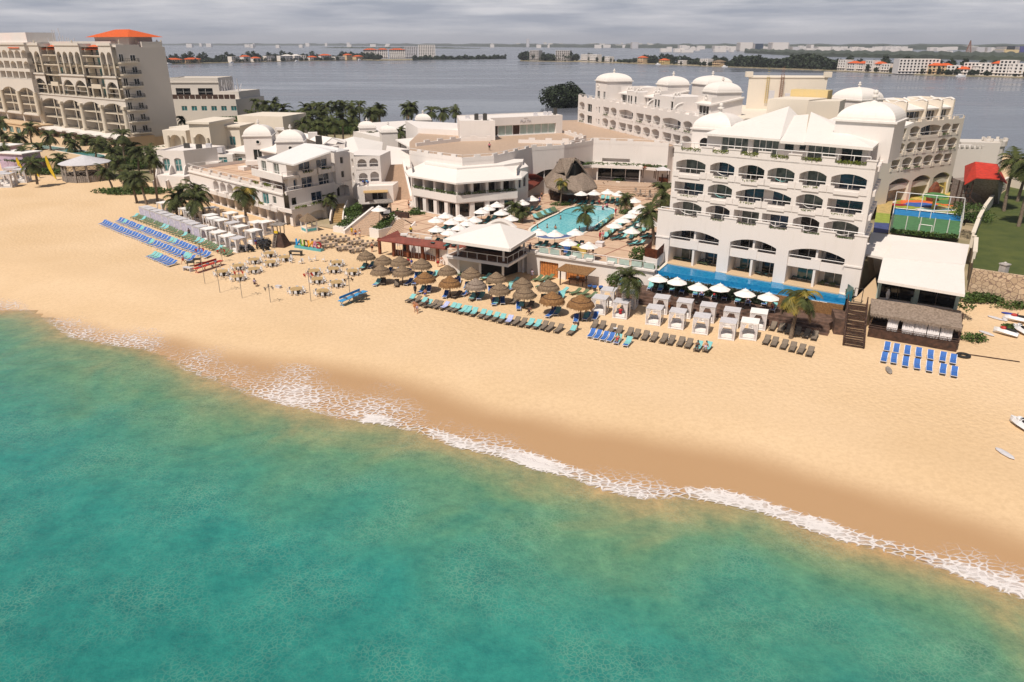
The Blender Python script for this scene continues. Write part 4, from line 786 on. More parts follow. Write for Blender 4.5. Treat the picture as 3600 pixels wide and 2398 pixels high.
for i,(a,b_,z0,z1,dp)in{5:(1.2,8.0,6.3,8.6,1.15),6:(2.5,8.2,8.2,9.6,.95),7:(1.2,11.0,4.8,7.7,1.6)}.items():
 p,q=edge[i],edge[i+1];u=(q-p).normalized();nn=Vector((u.y,-u.x));s=slabwin(p+u*a-nn*dp,p+u*b_-nn*dp,z0,z1,'glass_dark')
 g=MB()
 for k in(1,2):c=p+u*(a+(b_-a)*k/3)-nn*.3;g.cyl(V3(c,z0),V3(c,z1-.1),.09,n=6)
 g.beam(V3(p+u*a-nn*.3,z0+.5),V3(p+u*b_-nn*.3,z0+.5),.12);g.build('frame','metal_white',s,org)
root,org=bld('covered_hall','dark open hall under a white slab edged with green planting, behind the courtyard','pavilion',(25,183),3.3);w=MB()
sl=[Vector(p)for p in((14.2,184),(20.3,181.8),(29.6,175.2),(35,173),(36,186),(20,196),(13.5,192))]
sl=[Vector(p)for p in((13.6,170.6),(18.4,173.4),(29.6,170.4),(34.6,167.2),(35,169.4),(29.8,172.5),(18.9,175.4),(11.6,167.2))]
w.prism(sl,7.75,8.35);w.build('slab','plaster',root,org)
h=MB()
for a,b_ in zip(sl[:3],sl[1:4]):hedge(h,V3(a+Vector((0,.8)),8.35),V3(b_+Vector((0,.8)),8.35),.9,.6,320,.2)
h.build('roof_plants','leaf_green',root,org)
g=MB()
for k in range(5):f_=1+.16*k;c_=Vector((24,172));g.prism([c_+(Vector(q)-c_)*f_ for q in((17.5,174.6),(18.6,168.5),(24,165.6),(30.4,165.6),(33,170))],3.3,4.8-.3*k-.002)
g.build('forecourt_steps','table_beige',root,org)
g=MB()
for p in(sl[1]+Vector((1.4,.4)),sl[2]+Vector((-.4,.5))):g.cyl(V3(p,4.8),V3(p,7.8),.16,n=8)
g.build('column','metal_white',root,org)
# BUILDING WITH THE LETTERED FRONT
root,org=bld('event_building','flat-roofed white building with a curtained glass front and grey lettering, above the roof terraces','building',(0,190),12.9);w=MB()
a0,a1,a2,a3=Vector((-12.4,181.5)),Vector((-4.0,181.5)),Vector((-5.3,188)),Vector((12.9,196.5));u=(a3-a2).normalized();nn=Vector((-u.y,u.x))
z1=17.4
W3=wall(w,a2,a3,12.9,z1,[op(.3,18.3,13.0,15.5,0,.8)])
wall(w,a0,a1,12.9,z1);wall(w,a1,a2,12.9,z1);wall(w,a3,a3+nn*10,12.9,z1);wall(w,a3+nn*10,a0+Vector((-1.6,14)),12.9,z1);wall(w,a0+Vector((-1.6,14)),a0,12.9,z1)
w.poly([V3(p,z1-.25)for p in(a0,a1,a2,a3,a3+nn*10,a0+Vector((-1.6,14)))])
w.build('wall','plaster',root,org)
for k in range(9):window(root,org,W3,.4+k*2.0,2.3+k*2.0,13.1,15.4,.8,'timber_dark' if k==3 else('glass_dark' if k==0 else 'glass_pale'),0)
def lettering(par,org,txt,p,udir,size,mtl,name='lettering',z=0.0,ext=.03,align='CENTER',up=(0,0,1)):
 cu=bpy.data.curves.new('txt','FONT');cu.body=txt;cu.size=size;cu.extrude=ext;cu.align_x=align;cu.resolution_u=2
 o=bpy.data.objects.new('txt',cu);COL.objects.link(o);dg=bpy.context.evaluated_depsgraph_get();me=bpy.data.meshes.new_from_object(o.evaluated_get(dg));bpy.data.objects.remove(o)
 x=Vector(udir).normalized();up=Vector(up).normalized();n=x.cross(up);me.name=name
 for v in me.vertices:q=v.co;v.co=Vector(p)+x*q.x+up*q.y+n*q.z-Vector(org)
 me.materials.clear();me.materials.append(M[mtl]);ob=bpy.data.objects.new(name,me);COL.objects.link(ob)
 if par:ob.parent=par
 return ob
lettering(root,org,'PLAYA',W3(9.6,16.05,-.06),(u.x,u.y,0),1.05,'canvas_grey','sign')
g=MB();pp=[Vector(W3(9.6+math.cos(t)*.5,17.0+abs(math.sin(t))*.14,-.06))for t in[k*math.pi/6 for k in range(7)]]
for k in range(6):g.beam(pp[k],pp[k+1],.05)
g.build('sign_emblem','canvas_grey',root,org)
for k,(x,y,s)in enumerate(((-8.6,186,1.3),(-6.5,185,1.4),(-7.6,188,.8),(6.0,197,.7),(8.6,199,.8),(9.8,199.5,.8),(11.2,200,1.5),(-11,190,.6))):
 g=MB();g.box((0,0,s*.55),(1.0,.8,s*1.1));g.cyl((0,0,s*1.1),(0,0,s*1.15),.35,n=8);o=g.build('air_conditioner','frame_dark' if s>1 else 'canvas_grey',None,(x,y,z1-.25));tag(o,'rooftop air-conditioning unit, '+ordn(k)+' from the left on the lettered white building' if k<7 else 'small rooftop unit at the left rear of the lettered white building','air conditioner','rooftop air conditioners')
# LEFT REAR BLOCKS beside the long wall (white service buildings, domes)
root,org=bld('service_building','white building with long pitched roofs and two small domes behind the central palms','building',(-30,190),.1);w=MB()
w.prism([(-46,196),(-38.5,174),(-30,168.5),(-29.3,176),(-36,200),(-42,214)],.1,9.8);w.prism([(-29,170),(-22.5,168.7),(-24.3,196),(-34,206)],.1,8.6)
w.prism([(-24,196),(-12,190),(-13,208),(-30,216)],.1,14.2)
w.build('wall','plaster',root,org);r=MB()
roofslab(r,[(-48.5,203,9.6),(-38.8,173,9.6),(-35.2,174.4,11.2),(-42.5,204,11.2)],.25);roofslab(r,[(-35.2,174.4,11.2),(-29.2,168,9.9),(-34.5,203,9.9),(-42.5,204,11.2)],.25)
q_=[P('b',*e)for e in((1800,1000,8.2),(2060,1060,8.2),(2352,960,9),(2352,880,9),(1990,900,9))];w2=MB();w2.prism(q_,.1,8.4);w2.build('side_block','plaster',root,org)
roofslab(r,[(-30,196,11.4),(-24,180,11.4),(-12,184,12.6),(-14,199,12.6)],.3);r.build('roof','roof_white',root,org)
domed(root,org,P('b',1935,955,9.8).xy,2.5,2,9.8,1.7,.3);domed(root,org,P('b',2130,995,10.6).xy,2.3,2,10.6,1.6,.3)
domed(root,org,P('c',490,175,13.5).xy,2.2,6,13.4,1.5,.2)
# PALAPA: big thatched roof with open gable
root,org=bld('palapa','large grey thatched palapa with open triangular gables beside the pool','thatched pavilion',(12,161),3.3)
r=MB();rnd=random.Random(3)
E0=[Vector(p)for p in((7.0,163.5,7.0),(7.3,157.0,6.5),(9.6,153.2,6.2),(14.6,153.0,6.2),(17.9,156.6,6.3),(17.6,163.5,7.0),(12,168,7.0))]
zR=11.9;RL,RR=Vector((10.0,158.5,zR)),Vector((14.2,159.2,zR-.3));Fm=Vector((11.6,155.3,10.2))
U=[Vector(p)for p in((9.0,160.6,9.6),(9.2,158.4,9.2),(10.9,156.4,8.7),(13.2,156.2,8.7),(15.2,158.2,9.2),(15.1,160.6,9.6),(12,163.5,9.7))]
for i in range(7):roofslab(r,[E0[i],E0[(i+1)%7],U[(i+1)%7],U[i]],.35)
roofslab(r,[U[1]+Vector((-.2,0,-.1)),Vector((11.4,155.4,9.9)),RL],.3);roofslab(r,[U[0],U[1]+Vector((-.2,0,-.1)),RL],.3);
roofslab(r,[Vector((11.2,155.2,8.9)),Vector((12.6,156.0,12.0)),RL+Vector((.6,0,.1)),Vector((10.2,156.8,12.0))],.35);roofslab(r,[Vector((11.6,155.4,9.0)),Vector((13.2,157.3,12.3)),RR+Vector((-.4,.2,.1)),RL+Vector((.4,0,.1))],.35)
roofslab(r,[RR,Vector((15.6,158.0,8.9)),U[5],RR+Vector((-.2,1.5,0))],.3);roofslab(r,[Vector((12.8,156.4,12.2)),Vector((13.4,156.3,12.1)),Vector((15.8,158.0,9.0)),RR],.3)
roofslab(r,[RL,RR,U[5],U[6],U[0]],.3)
r.build('roof','thatch_grey',root,org)
r=MB()
for i in range(6):
 a,b_=E0[i],E0[i+1]
 for k in range(46):p=a.lerp(b_,(k+rnd.random())/46);s=rnd.uniform(.15,.35);r.poly([p+Vector((-.12,-.05,0)),p+Vector((.12,-.05,0)),p+Vector((rnd.uniform(-.1,.1),-.12,-s-.25))])
r.build('thatch_fringe','thatch_grey',root,org)
g=MB()
for p in((8.3,158),(10.4,155),(13.4,154.8),(16.4,158),(16,163),(9,163)):g.cyl((*p,3.3),(*p,7.2),.16,n=8)
g.build('post','timber_dark',root,org)
g=MB();g.prism([(9,157),(15.8,157),(15.8,162),(9,162)],3.3,4.4);g.build('bar_counter','timber_dark',root,org)
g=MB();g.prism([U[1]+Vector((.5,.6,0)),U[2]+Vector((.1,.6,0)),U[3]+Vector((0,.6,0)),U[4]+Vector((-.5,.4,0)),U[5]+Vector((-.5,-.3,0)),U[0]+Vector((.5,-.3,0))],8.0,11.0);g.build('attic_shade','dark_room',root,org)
for k,pts in enumerate((((1.6,147.2,6.3),(5.6,143.2,5.6),(9.0,151.5,6.4),(4.2,154.0,7.5)),((4.6,154.6,8.0),(8.0,151.9,7.0),(9.8,155.0,7.2),(5.4,158,8.4)))):
 pts=[P('u1',-20,640,5.6),P('u1',215,505,5.6),P('u1',190,488,6.6),P('u1',-30,505,7.2)]if k==0 else[P('u1',20,488,7.0),P('u1',205,478,6.8),P('u1',110,430,8.2),P('u1',0,425,8.4)]
 root,org=bld('awning',('large maroon sloping awning between restaurant and palapa','small upper maroon awning behind the large one')[k],'awning',pts[0].xy,3.3);r=MB();roofslab(r,pts,.2);r.build('roof','roof_bright_red' if 0 else 'roof_maroon',root,org)
 g=MB()
 for p in pts[:2]:g.cyl((p.x,p.y+.3,3.3),(p.x,p.y+.3,p.z-.1),.1,n=6)
 g.build('post','timber_dark',root,org)
for k,pp in enumerate(([P('u1',90,372,6.3),P('u1',320,355,6.3),P('u1',330,395,5.9),P('u1',95,400,5.9)],[P('u1',640,345,6.3),P('u1',840,350,6.3),P('u1',845,385,5.9),P('u1',660,385,5.9)])):
 root,org=bld('pergola',('dark timber pergola left of the palapa','dark timber pergola right of the palapa')[k],'pergola',pp[0].xy,3.3);r=MB();roofslab(r,pp[::-1],.3);r.build('roof','timber_dark',root,org);g=MB()
 for p in pp:g.cyl((p.x,p.y,3.3),(p.x,p.y,p.z-.1),.1,n=6)
 g.build('post','timber_red',root,org)
# BEACH PAVILION with white roof, and the long maroon-roofed bar
root,org=bld('beach_pavilion','open beach bar pavilion with white hip roof, balcony deck and slim white columns','pavilion',(-4,113),0);w=MB()
D=[Vector((-10.3,113.2)),Vector((-.6,108.0)),Vector((2.9,115.4)),Vector((-6.6,120.5))]
w.prism(D,2.95,3.35);Dm=inset(D,.15);w.prism(inset(D,-.1),3.2,3.42)
w.build('deck_slab','metal_white',root,org);f=MB();f.prism(inset(D,.2),3.36,3.48);f.build('deck_floor','timber_deck',root,org)
r=MB();R0,R1,R2,R3=Vector((-11.2,110.6,6.6)),Vector((-.4,104.9,6.6)),Vector((3.9,114.4,6.6)),Vector((-6.4,120.6,6.6))
R0,R1,R2=P('u2',680,690,6.6),P('u2',1680,835,6.6),P('u2',2062,592,6.6);R3=P('u2',1130,470,6.6);ap=P('u2',1530,450,8.6);ap2=P('u2',1330,460,8.3)
roofslab(r,[R0,R1,ap],.3);roofslab(r,[R1,R2,ap],.3);roofslab(r,[R2,R3,ap],.3);roofslab(r,[R3,R0,ap],.3)
for a,b_ in((R0,R1),(R1,R2)):r.beam(a-Vector((0,0,.2)),b_-Vector((0,0,.2)),.25,.45)
r.build('roof','roof_white',root,org)
g=MB();q0_,q1_=P('u2',1345,465,7.6),P('u2',1770,520,7.4);pv=None
for k in range(13):
 t=k/12;p=q0_.lerp(q1_,t)+Vector((0,0,1.0*math.sin(math.pi*t)));lo_=q0_.lerp(q1_,t)-Vector((0,0,1))
 if pv:g.beam(pv[0],p,.7,.35);g.poly([pv[0],p,lo_,pv[1]])
 pv=(p,lo_)
g.build('arched_parapet','roof_white',root,org)
g=MB()
for p in(Vector((-8.5,113.3)),Vector((-1.3,109.6)),Vector((1.9,115.6)),Vector((-5.6,119.3))):g.box((p.x,p.y,4.95),(.34,.34,3.3))
for p in(Vector((-8.5,113.6)),Vector((-5.0,111.6)),Vector((-1.4,110.0)),Vector((1.8,115.2))):g.box((p.x,p.y,1.45),(.36,.36,3.1))
g.build('column','metal_white',root,org)
railing(root,org,[V3(Dm[0],3.4),V3(Dm[1],3.4),V3(Dm[2],3.4)],1.05,1,1.7,.06)
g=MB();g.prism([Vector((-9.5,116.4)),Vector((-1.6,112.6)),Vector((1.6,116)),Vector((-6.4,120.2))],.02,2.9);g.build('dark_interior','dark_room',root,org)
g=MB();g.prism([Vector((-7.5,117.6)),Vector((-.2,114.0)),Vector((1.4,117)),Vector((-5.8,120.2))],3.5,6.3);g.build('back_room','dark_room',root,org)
root,org=bld('beach_bar','long low open bar with maroon roof and timber posts facing the thatched umbrellas','building',(-15,123),0);r=MB()
m0,m1,m2,m3,m4=P('k',1415,478,3.0),P('u2',900,860,3.0),P('u2',1060,770,3.9),P('u2',60,650,3.9),P('u3',1300,1095,3.7)
roofslab(r,[m0,m1,m2,m3,m4],.18);r.build('roof','roof_maroon',root,org)
p0=Vector((-23.2,126.4));p1=Vector((-9.8,119.0));u=(p1-p0).normalized();nn=Vector((u.y,-u.x));g=MB();Lq=(p1-p0).length
for k in range(6):c=p0+u*(Lq*k/5);g.box((c.x,c.y,1.45),(.42,.42,2.9),math.atan2(u.y,u.x))
g.build('post','timber_red',root,org);g=MB()
for k in range(26):
 if k%5==0:continue
 c=p0+u*(2.6+(Lq-2.6)*k/26)-nn*.5;g.cyl(V3(c,.2),V3(c,2.9),.045,n=5)
g.build('hanging_ropes','canvas_grey',root,org)
g=MB();g.prism([p0+u*2.6-nn*.6,p1-nn*.6,p1-nn*1.1,p0+u*2.6-nn*1.1],.02,.95);g.build('bar_counter','timber_red',root,org)
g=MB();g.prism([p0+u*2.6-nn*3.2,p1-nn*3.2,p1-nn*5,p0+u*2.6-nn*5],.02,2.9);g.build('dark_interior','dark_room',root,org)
for k,e in enumerate((('u2',90,630),('u2',455,685),('u2',850,750))):c=P(*e,3.9);g=MB();g.box((0,0,.2),(1.2,.9,.25));g.box((0,0,.0),(.8,.5,.2));tag(g.build('roof_vent','metal_white',None,tuple(c-Vector((0,0,.05)))),'white box vent on the maroon roof, %s from the left'%ordn(k),'roof vent','vents on the maroon roof')
rt,og=bld('white_railing','white pole railing running along the top of the maroon roof','railing',(-14,123),3.3)
railing(rt,og,[P('u2',140,600,4.0)-Vector((0,0,.9)),P('u2',690,680,4.0)-Vector((0,0,.9))],1.1,1,2.2,.06)
# GABLED VILLA with terraces, arches, domes
root,org=bld('beach_villa','three-storey white villa with one large grey pitched roof and stacked balconies, behind the letters','building',(-42,157),0);w=MB()
FV=Fr(-44.9,147.8,58.0);FL=Fr(-45.2,148.3,-43.8)
k0=Vector((-43.9,147.0));far=Vector((-33.4,163.0));lf=Vector((-58.0,159.8));bk=Vector((-47,172))
r0=Vector((-44.9,148.6));r1=Vector((-34.6,164.6))
W1=wall(w,r0,r1,0,3.1,[op(3.5,9.5,.1,2.6,.7,2.5)])
W2=wall(w,r0,r1,3.1,6.4,[op(.7,2.0,3.9,5.4,0,.2),op(6.0,9.0,3.3,5.6,0,.3),op(13.3,17.0,3.3,5.9,.6,1.6)])
window(root,org,W2,.7,2.0,3.9,5.4,.2,'glass_dark',0);window(root,org,W2,6.0,9.0,3.3,5.6,.3,'glass_blue',1);window(root,org,W2,13.8,15.6,3.3,5.5,1.6,'glass_dark',1)
window(root,org,W1,4,8.5,.2,2.2,2.5,'glass_dark',2)
r2=r0+Vector((-.2,1.4));r3=r1+Vector((-.8,.6))
W3_=wall(w,r2,r3,6.4,9.5,[op(1.4,2.4,6.6,8.9,.4,.5),op(3.6,6.5,6.5,8.8,0,.25),op(8.2,11.2,6.5,8.9,0,.25),op(14.6,15.8,7.2,8.6,0,.2)])
for a,b_ in((3.6,6.5),(8.2,11.2)):window(root,org,W3_,a,b_,6.5,8.8,.25,'glass_blue',1)
window(root,org,W3_,14.6,15.8,7.2,8.6,.2,'glass_dark',0);window(root,org,W3_,1.4,2.4,6.6,8.6,.5,'glass_blue',0)
W4_=wall(w,r2,r3,9.5,12.2,[op(3.2,6.2,9.6,11.8,.0,.25),op(8.0,11.0,9.6,11.9,0,.25),op(14.6,15.8,10.2,11.6,0,.2)])
for a,b_ in((3.2,6.2),(8.0,11.0)):window(root,org,W4_,a,b_,9.6,11.8,.25,'glass_blue',1)
window(root,org,W4_,14.6,15.8,10.2,11.6,.2,'glass_dark',0)
u=(r3-r2).normalized();w.poly([V3(r2,12.2),V3(r3,12.2),V3(r2+u*12.6,14.6)])
cc=r2+u*12.3;nn=Vector((u.y,-u.x));w.prism([cc+nn*1.0,cc+u*1.6+nn*1.0,cc+u*1.6,cc],6.4,14.2)
l2=Vector((-53.6,158.6));W5=wall(w,l2,r2,9.5,12.2,[op(1.5,3.6,9.6,11.7,0,.25),op(6.6,9.0,9.6,11.7,0,.25)]);window(root,org,W5,1.5,3.6,9.6,11.7,.25,'glass_curtain',1);window(root,org,W5,6.6,9.0,9.6,11.7,.25,'glass_curtain',1)
W6=wall(w,l2,r2,6.4,9.5,[op(1.0,4.6,6.5,8.9,1.2,2.0),op(6.4,10.6,6.5,9.0,1.2,2.0)])
b2=l2+(r3-r2)*.75;wall(w,r3,b2+(r3-r2)*.25,6.4,12.4);wall(w,b2,l2,6.4,12.2)
w.prism([l2+(r2-l2)*.0-Vector((1.0,.8)),r2+Vector((-.5,-1.5)),r2+u*2.2+nn*.9,r2+u*2,l2],9.2,9.65)
w.prism([l2-Vector((1.2,1.0)),r2+Vector((-.6,-1.7)),r2+Vector((-.5,-1.4)),l2-Vector((1.0,.7))],8.6,10.0)
railing(root,org,[V3(l2-Vector((1.1,.9)),9.8),V3(r2+Vector((-.5,-1.6)),9.8),V3(r2+u*1.9+nn*.8,9.8)],.8,1,1.8,.05)
for zf in(9.5,6.5):
 for s in((2.2,6.6),(7.2,11.7)):
  if zf==6.5:continue
  w.prism([r2+u*s[0]+nn*1.1,r2+u*s[1]+nn*1.1,r2+u*s[1]-nn*.02,r2+u*s[0]-nn*.02],zf-.25,zf);w.prism([r2+u*s[0]+nn*1.25,r2+u*s[1]+nn*1.25,r2+u*s[1]+nn*1.05,r2+u*s[0]+nn*1.05],zf-.4,zf+.45)
  for e_ in(s[0],s[1]-.7):w.prism([r2+u*e_+nn*1.35,r2+u*(e_+.8)+nn*1.35,r2+u*(e_+.8)+nn*.6,r2+u*e_+nn*.6],zf-.3,zf+.85)
  railing(root,org,[V3(r2+u*s[0]+nn*1.15,zf+.1),V3(r2+u*s[1]+nn*1.15,zf+.1)],.95,1,2,.05);h=MB();hedge(h,V3(r2+u*(s[0]+1)+nn*1.3,zf+.3),V3(r2+u*(s[1]-1)+nn*1.3,zf+.3),.2,.35,45,.13);h.build('planter_plants','leaf_bright',root,org)
def edgewall(a,b_,z,h,th=.3):a,b_=Vector(a),Vector(b_);d=(b_-a).normalized();n_=Vector((d.y,-d.x));w.prism([a+n_*.05,b_+n_*.05,b_-n_*th,a-n_*th],z-.3,z+h)
u1_=(r1-r0).normalized();n1_=Vector((u1_.y,-u1_.x));q0_=r0+n1_*.05
edgewall(r0+Vector((-.3,-.2)),r0+u1_*13,6.4,.45);railing(root,org,[V3(r0,6.85),V3(r0+u1_*12.6,6.85)],.75,1,2,.05)
bA=r0+n1_*1.6+Vector((-.4,-1.2));edgewall(bA,bA+u1_*9.5,3.1,.5);w.prism([bA,bA+u1_*9.5,r0+u1_*9.5,r0],2.75,3.15);edgewall(lf+Vector((-1.0,-1.1))+(r0-lf)*.62,bA,3.1,.5)
W0=wall(w,bA+Vector((0,.1)),bA+u1_*9.4,0,2.8,[op(.6,2.8,.05,2.4,.8,1.5),op(4.2,9.0,.05,2.3,.6,1.5)])
railing(root,org,[V3(bA,3.6),V3(bA+u1_*9.2,3.6)],.75,1,2.2,.05);
for s_a,s_b in((1,4),(5.2,9.2)):h=MB();hedge(h,V3(bA+u1_*s_a,3.5),V3(bA+u1_*s_b,3.5),.35,.5,190,.15);h.build('planter_plants','leaf_bright',root,org)
w.prism([l2,r2,r3,b2+(r3-r2)*.25],6.2,6.42);w.poly([V3(r0,6.38),V3(r1,6.38),V3(bk,6.38),V3(lf,6.38)])
w.build('wall','plaster',root,org)
r=MB();g0,g1,g2,g3=P('w1',710,778,12.3),P('w1',1228,592,14.7),P('w1',865,482,14.8),P('w1',335,700,12.3)
roofslab(r,[g0,g1,g2,g3],.3);roofslab(r,[g1,P('w1',1310,605,14.1),P('w1',1480,572,14.0),P('w1',1330,548,14.6),P('w1',1100,505,14.8),g2],.3);r.build('roof','roof_grey',root,org)
root,org=bld('arcade_building','white beach arcade with a tan tiled roof terrace, behind the white canopies','building',(-62,162),0);w=MB()
s0,s1=Vector((-76.8,178.0)),Vector((-45.9,148.6));Ls=(s1-s0).length
ar=[op(.8+i*3.5,.8+i*3.5+2.7,.05,2.6,.9,2.2)for i in range(12)]
Wa=wall(w,s0,s1,0,3.1,ar);Wb=wall(w,s0,s1,3.1,7.2,[op(12.0+i*3.3,12.0+i*3.3+2.6,3.3,5.6,.7,2.0)for i in range(4)]+[op(28.2,30.8,3.3,5.5,0,.25),op(34.0,36.6,3.3,5.6,0,.25),op(38.2,39.6,3.9,5.4,0,.2)])
window(root,org,Wb,28.2,30.8,3.3,5.5,.25,'glass_teal',1);window(root,org,Wb,34.0,36.6,3.3,5.6,.25,'glass_teal',1);window(root,org,Wb,38.2,39.6,3.9,5.4,.2,'glass_curtain',0)
u=(s1-s0)/Ls;nn=Vector((u.y,-u.x));w.prism([s0+nn*1.2,s1+nn*1.2-u*1,s1-u*1,s0],2.85,3.1);w.prism([s0+nn*1.3,s1+nn*1.3-u*1,s1+nn*1.05-u*1,s0+nn*1.05],2.7,3.5)
w.prism([s0+nn*.25,s1+nn*.25,s1,s0],6.0,6.3)
for k in range(9):c=s0+u*(2+k*4.6)+nn*1.15;w.box((c.x,c.y,3.4),(.9,.6,1.2),math.atan2(u.y,u.x));c=s0+u*(2+k*4.6)-nn*.1;w.box((c.x,c.y,7.25),(.9,.5,.7),math.atan2(u.y,u.x))
t0,t1=Vector((-66.6,189.6)),Vector((-52.5,170));wall(w,t0,s0,0,7.2);wall(w,s1,t1,6.4,7.0);wall(w,t1,t0,0,7.0)
ins=[s0-nn*.3+u*.3,s1-nn*.3,t1,t0];w.build('wall','plaster',root,org)
f=MB();f.poly([V3(p,6.45)for p in ins]);f.build('terrace_floor','paving',root,org)
railing(root,org,[V3(t0,7.2),V3(s0,7.2),V3(s1,7.2)],.7,1,2.4,.05)
for a,b_,o_,z_ in((27.5,29.5,1.2,3.4),(30.2,33.2,1.2,3.4),(34.2,36.5,1.2,3.4),(31,33,0,7.1),(35,39.5,0,7.1)):h=MB();hedge(h,V3(s0+u*a+nn*o_,z_),V3(s0+u*b_+nn*o_,z_),.3,.55,110,.16);h.build('planter_plants','leaf_bright',root,org)
g=MB();c=P('u7',1660,1000,6.5);g.box((c.x,c.y,6.9),(2.6,1.8,.8),-.7);g.build('roof_hatch','plaster',root,org)
for nm,c,hw,z0,z1,dh,lab in(('a',P('w1',240,350,14.4),3.2,6,14.3,2.2,'left one of two square dome-topped towers rising behind the roof terrace'),('b',P('w1',680,415,14.4),3.0,6,14.1,2.2,'right one of two square dome-topped towers, behind the big grey roof')):
 r_=tower('dome_tower',lab,(c.x,c.y),hw,z0,z1,dh,.15,((1.9,3.8,z1-5.6,z1-3.2,0,.25),(2.0,3.6,z1-5.6-3.4,z1-9.6+1.4,0,.25))if nm=='a' else((2.2,4.0,z1-4.6,z1-3.2,0,.25),),(hw,z1-1.5,.45),.8)
 if nm=='a':
  for zz in(z1-6.2,z1-9.4):g=MB();q=(c.x-2.1,c.y-3.2);g.box((q[0]+1.4,q[1]-.5,zz),(4.0,1.3,.9),.15);g.build('balcony','plaster',r_,(r_.location.x,r_.location.y,r_.location.z))
root,org=bld('villa_roofs','long white gabled roofs with small chimneys behind the two dome towers','building',(-45,185),2);w=MB();r=MB()
a0_,a1_,a2_,a3_=P('w1',390,300,12.6),P('w1',1120,500,11.5),P('w1',1245,405,13.0),P('w1',430,285,13.6)
roofslab(r,[a0_,a1_,a2_,P('w1',520,290,14.0)],.3);roofslab(r,[a2_,P('w1',1430,475,11.6),P('w1',1300,420,12.0)],.25)
roofslab(r,[P('w1',245,575,11.0),P('w1',470,615,11.0),P('w1',520,530,12.4),P('w1',500,435,13.0),P('w1',400,440,12.6)],.3)
w.prism([(a0_.x+1,a0_.y+1),(a1_.x,a1_.y+1),(P('w1',1420,480,11.6).x,P('w1',1420,480,11.6).y),(a1_.x+3,a1_.y+12),(a0_.x+3,a0_.y+10)],0,11.2)
for e in(('w1',525,320),('w1',980,385)):c=P(*e,13);w.box((c.x,c.y,13.1),(2.2,1.6,1.6),.2)
g=MB();c=P('w1',1065,470,12.5);g.box((c.x,c.y,13),(1.3,1.1,1.9));o=g.build('water_tank','frame_dark',root,org)
w.build('wall','plaster',root,org);r.build('roof','roof_white',root,org)
root,org=bld('arched_villa','slim white block with two storeys of paired arches beside the long tan stairway','building',(-31,160),3.3);w=MB()
c0,c1=Vector((-33.4,159.6)),Vector((-28.1,160.6));Wv=wall(w,c0,c1,3,12.2,[op(.7,2.5,6.7,8.7,.6,1.8),op(3.1,4.9,6.7,8.9,.6,1.8),op(.6,2.5,9.7,11.6,.7,1.8),op(3.1,4.9,9.8,11.7,.7,1.8)])
wall(w,c1,c1+Vector((1,8)),.1,12.2);c9=c0+Vector((-1.4,2.6));wall(w,c9,c0,3,12.8,[op(.7,2.2,6.7,8.6,.6,1.0),op(.7,2.2,9.8,11.6,.6,1.0)]);w.poly([V3(c9,12.4),V3(c0,12.4),V3(c1,12.2),V3(c1+Vector((1,8)),12.2),V3(c9+Vector((1,8)),12.4)]);wall(w,c1+Vector((1,8)),c9+Vector((1,8)),3,12.2);wall(w,c9+Vector((1,8)),c9,3,12.4)
for zf in(6.5,9.6):w.prism([c0+Vector((.2,-.05)),c1+Vector((-.2,-.05)),c1+Vector((-.2,.25)),c0+Vector((.2,.25))],zf-.2,zf+.35)
for zf in(6.5,9.6):railing(root,org,[V3(c0+Vector((.4,.05)),zf+.2),V3(c1+Vector((-.4,.05)),zf+.2)],.8,1,2.5,.05)
b0,b1,b2_,b3=Vector((-32.2,154.6)),Vector((-25.0,156.2)),Vector((-24.6,161)),Vector((-33.0,160))
Wx=block(w,[b0,b1,b2_,b3],3.0,6.2,{0:[op(1.4,6.0,3.35,5.5,0,2.6)]},par=.5);w.build('wall','plaster',root,org)
g=MB();roofslab(g,[Wx[0](1.2,5.6,-1.1),Wx[0](6.2,5.6,-1.1),Wx[0](6.2,5.9,.2),Wx[0](1.2,5.9,.2)],.12);g.build('canopy','table_tan',root,org)
window(root,org,Wx[0],3.0,5.4,3.4,5.3,2.6,'glass_dark',1)
def stairs(name,label,a,b_,c,d,n,mtl='table_beige',par=None,cheek=True):
 """a,b lower edge (left,right), c,d upper edge (left,right); 3-D points"""
 a,b_,c,d=map(Vector,(a,b_,c,d));t=thing(name,label,'stairs',tuple(a));g=MB();og=tuple(a)
 for i in range(n):
  z=a.z+(c.z-a.z)*(i+1)/n;p=[a.lerp(c,i/n),b_.lerp(d,i/n),b_.lerp(d,(i+1)/n),a.lerp(c,(i+1)/n)];g.prism(p,min(a.z,z)-.3,z)
 g.build('steps',mtl,t,og)
 if cheek:
  g=MB()
  for p,q,s in((a,c,-1),(b_,d,1)):
   x=(b_-a).normalized()*.45*s;V=[p,p+x,q+x,q]
   lo_=[Vector((v.x,v.y,a.z-.3))for v in V];hi=[v+Vector((0,0,.75))for v in V];g.add(lo_+hi,[(0,3,2,1),(4,5,6,7),(0,1,5,4),(1,2,6,5),(2,3,7,6),(3,0,4,7)])
  g.build('side_wall','plaster',t,og)
 return t
stairs('staircase','wide tan steps climbing from the dining tables on the sand to the plaza',(-32.4,140.9,0),(-26.6,139.3,0),(-27.6,147.2,3.3),(-22.3,142.6,3.3),16)
stairs('staircase','smaller tan steps at the left end of the maroon roof',(-24.9,139.2,0),(-21.2,132.2,0),(-21.6,141.4,3.3),(-17.9,134.4,3.3),14)
stairs('staircase','long straight tan stairway climbing between the arched block and the restaurant',(-26.4,158.0,3.3),(-21.8,158.6,3.3),(-29.2,167.6,9.2),(-24.6,168.8,9.2),34)
root,org=bld('garden_stairs','narrow stair with curved white walls at the foot of the villa','stairs',(-36,154),0);g=MB()
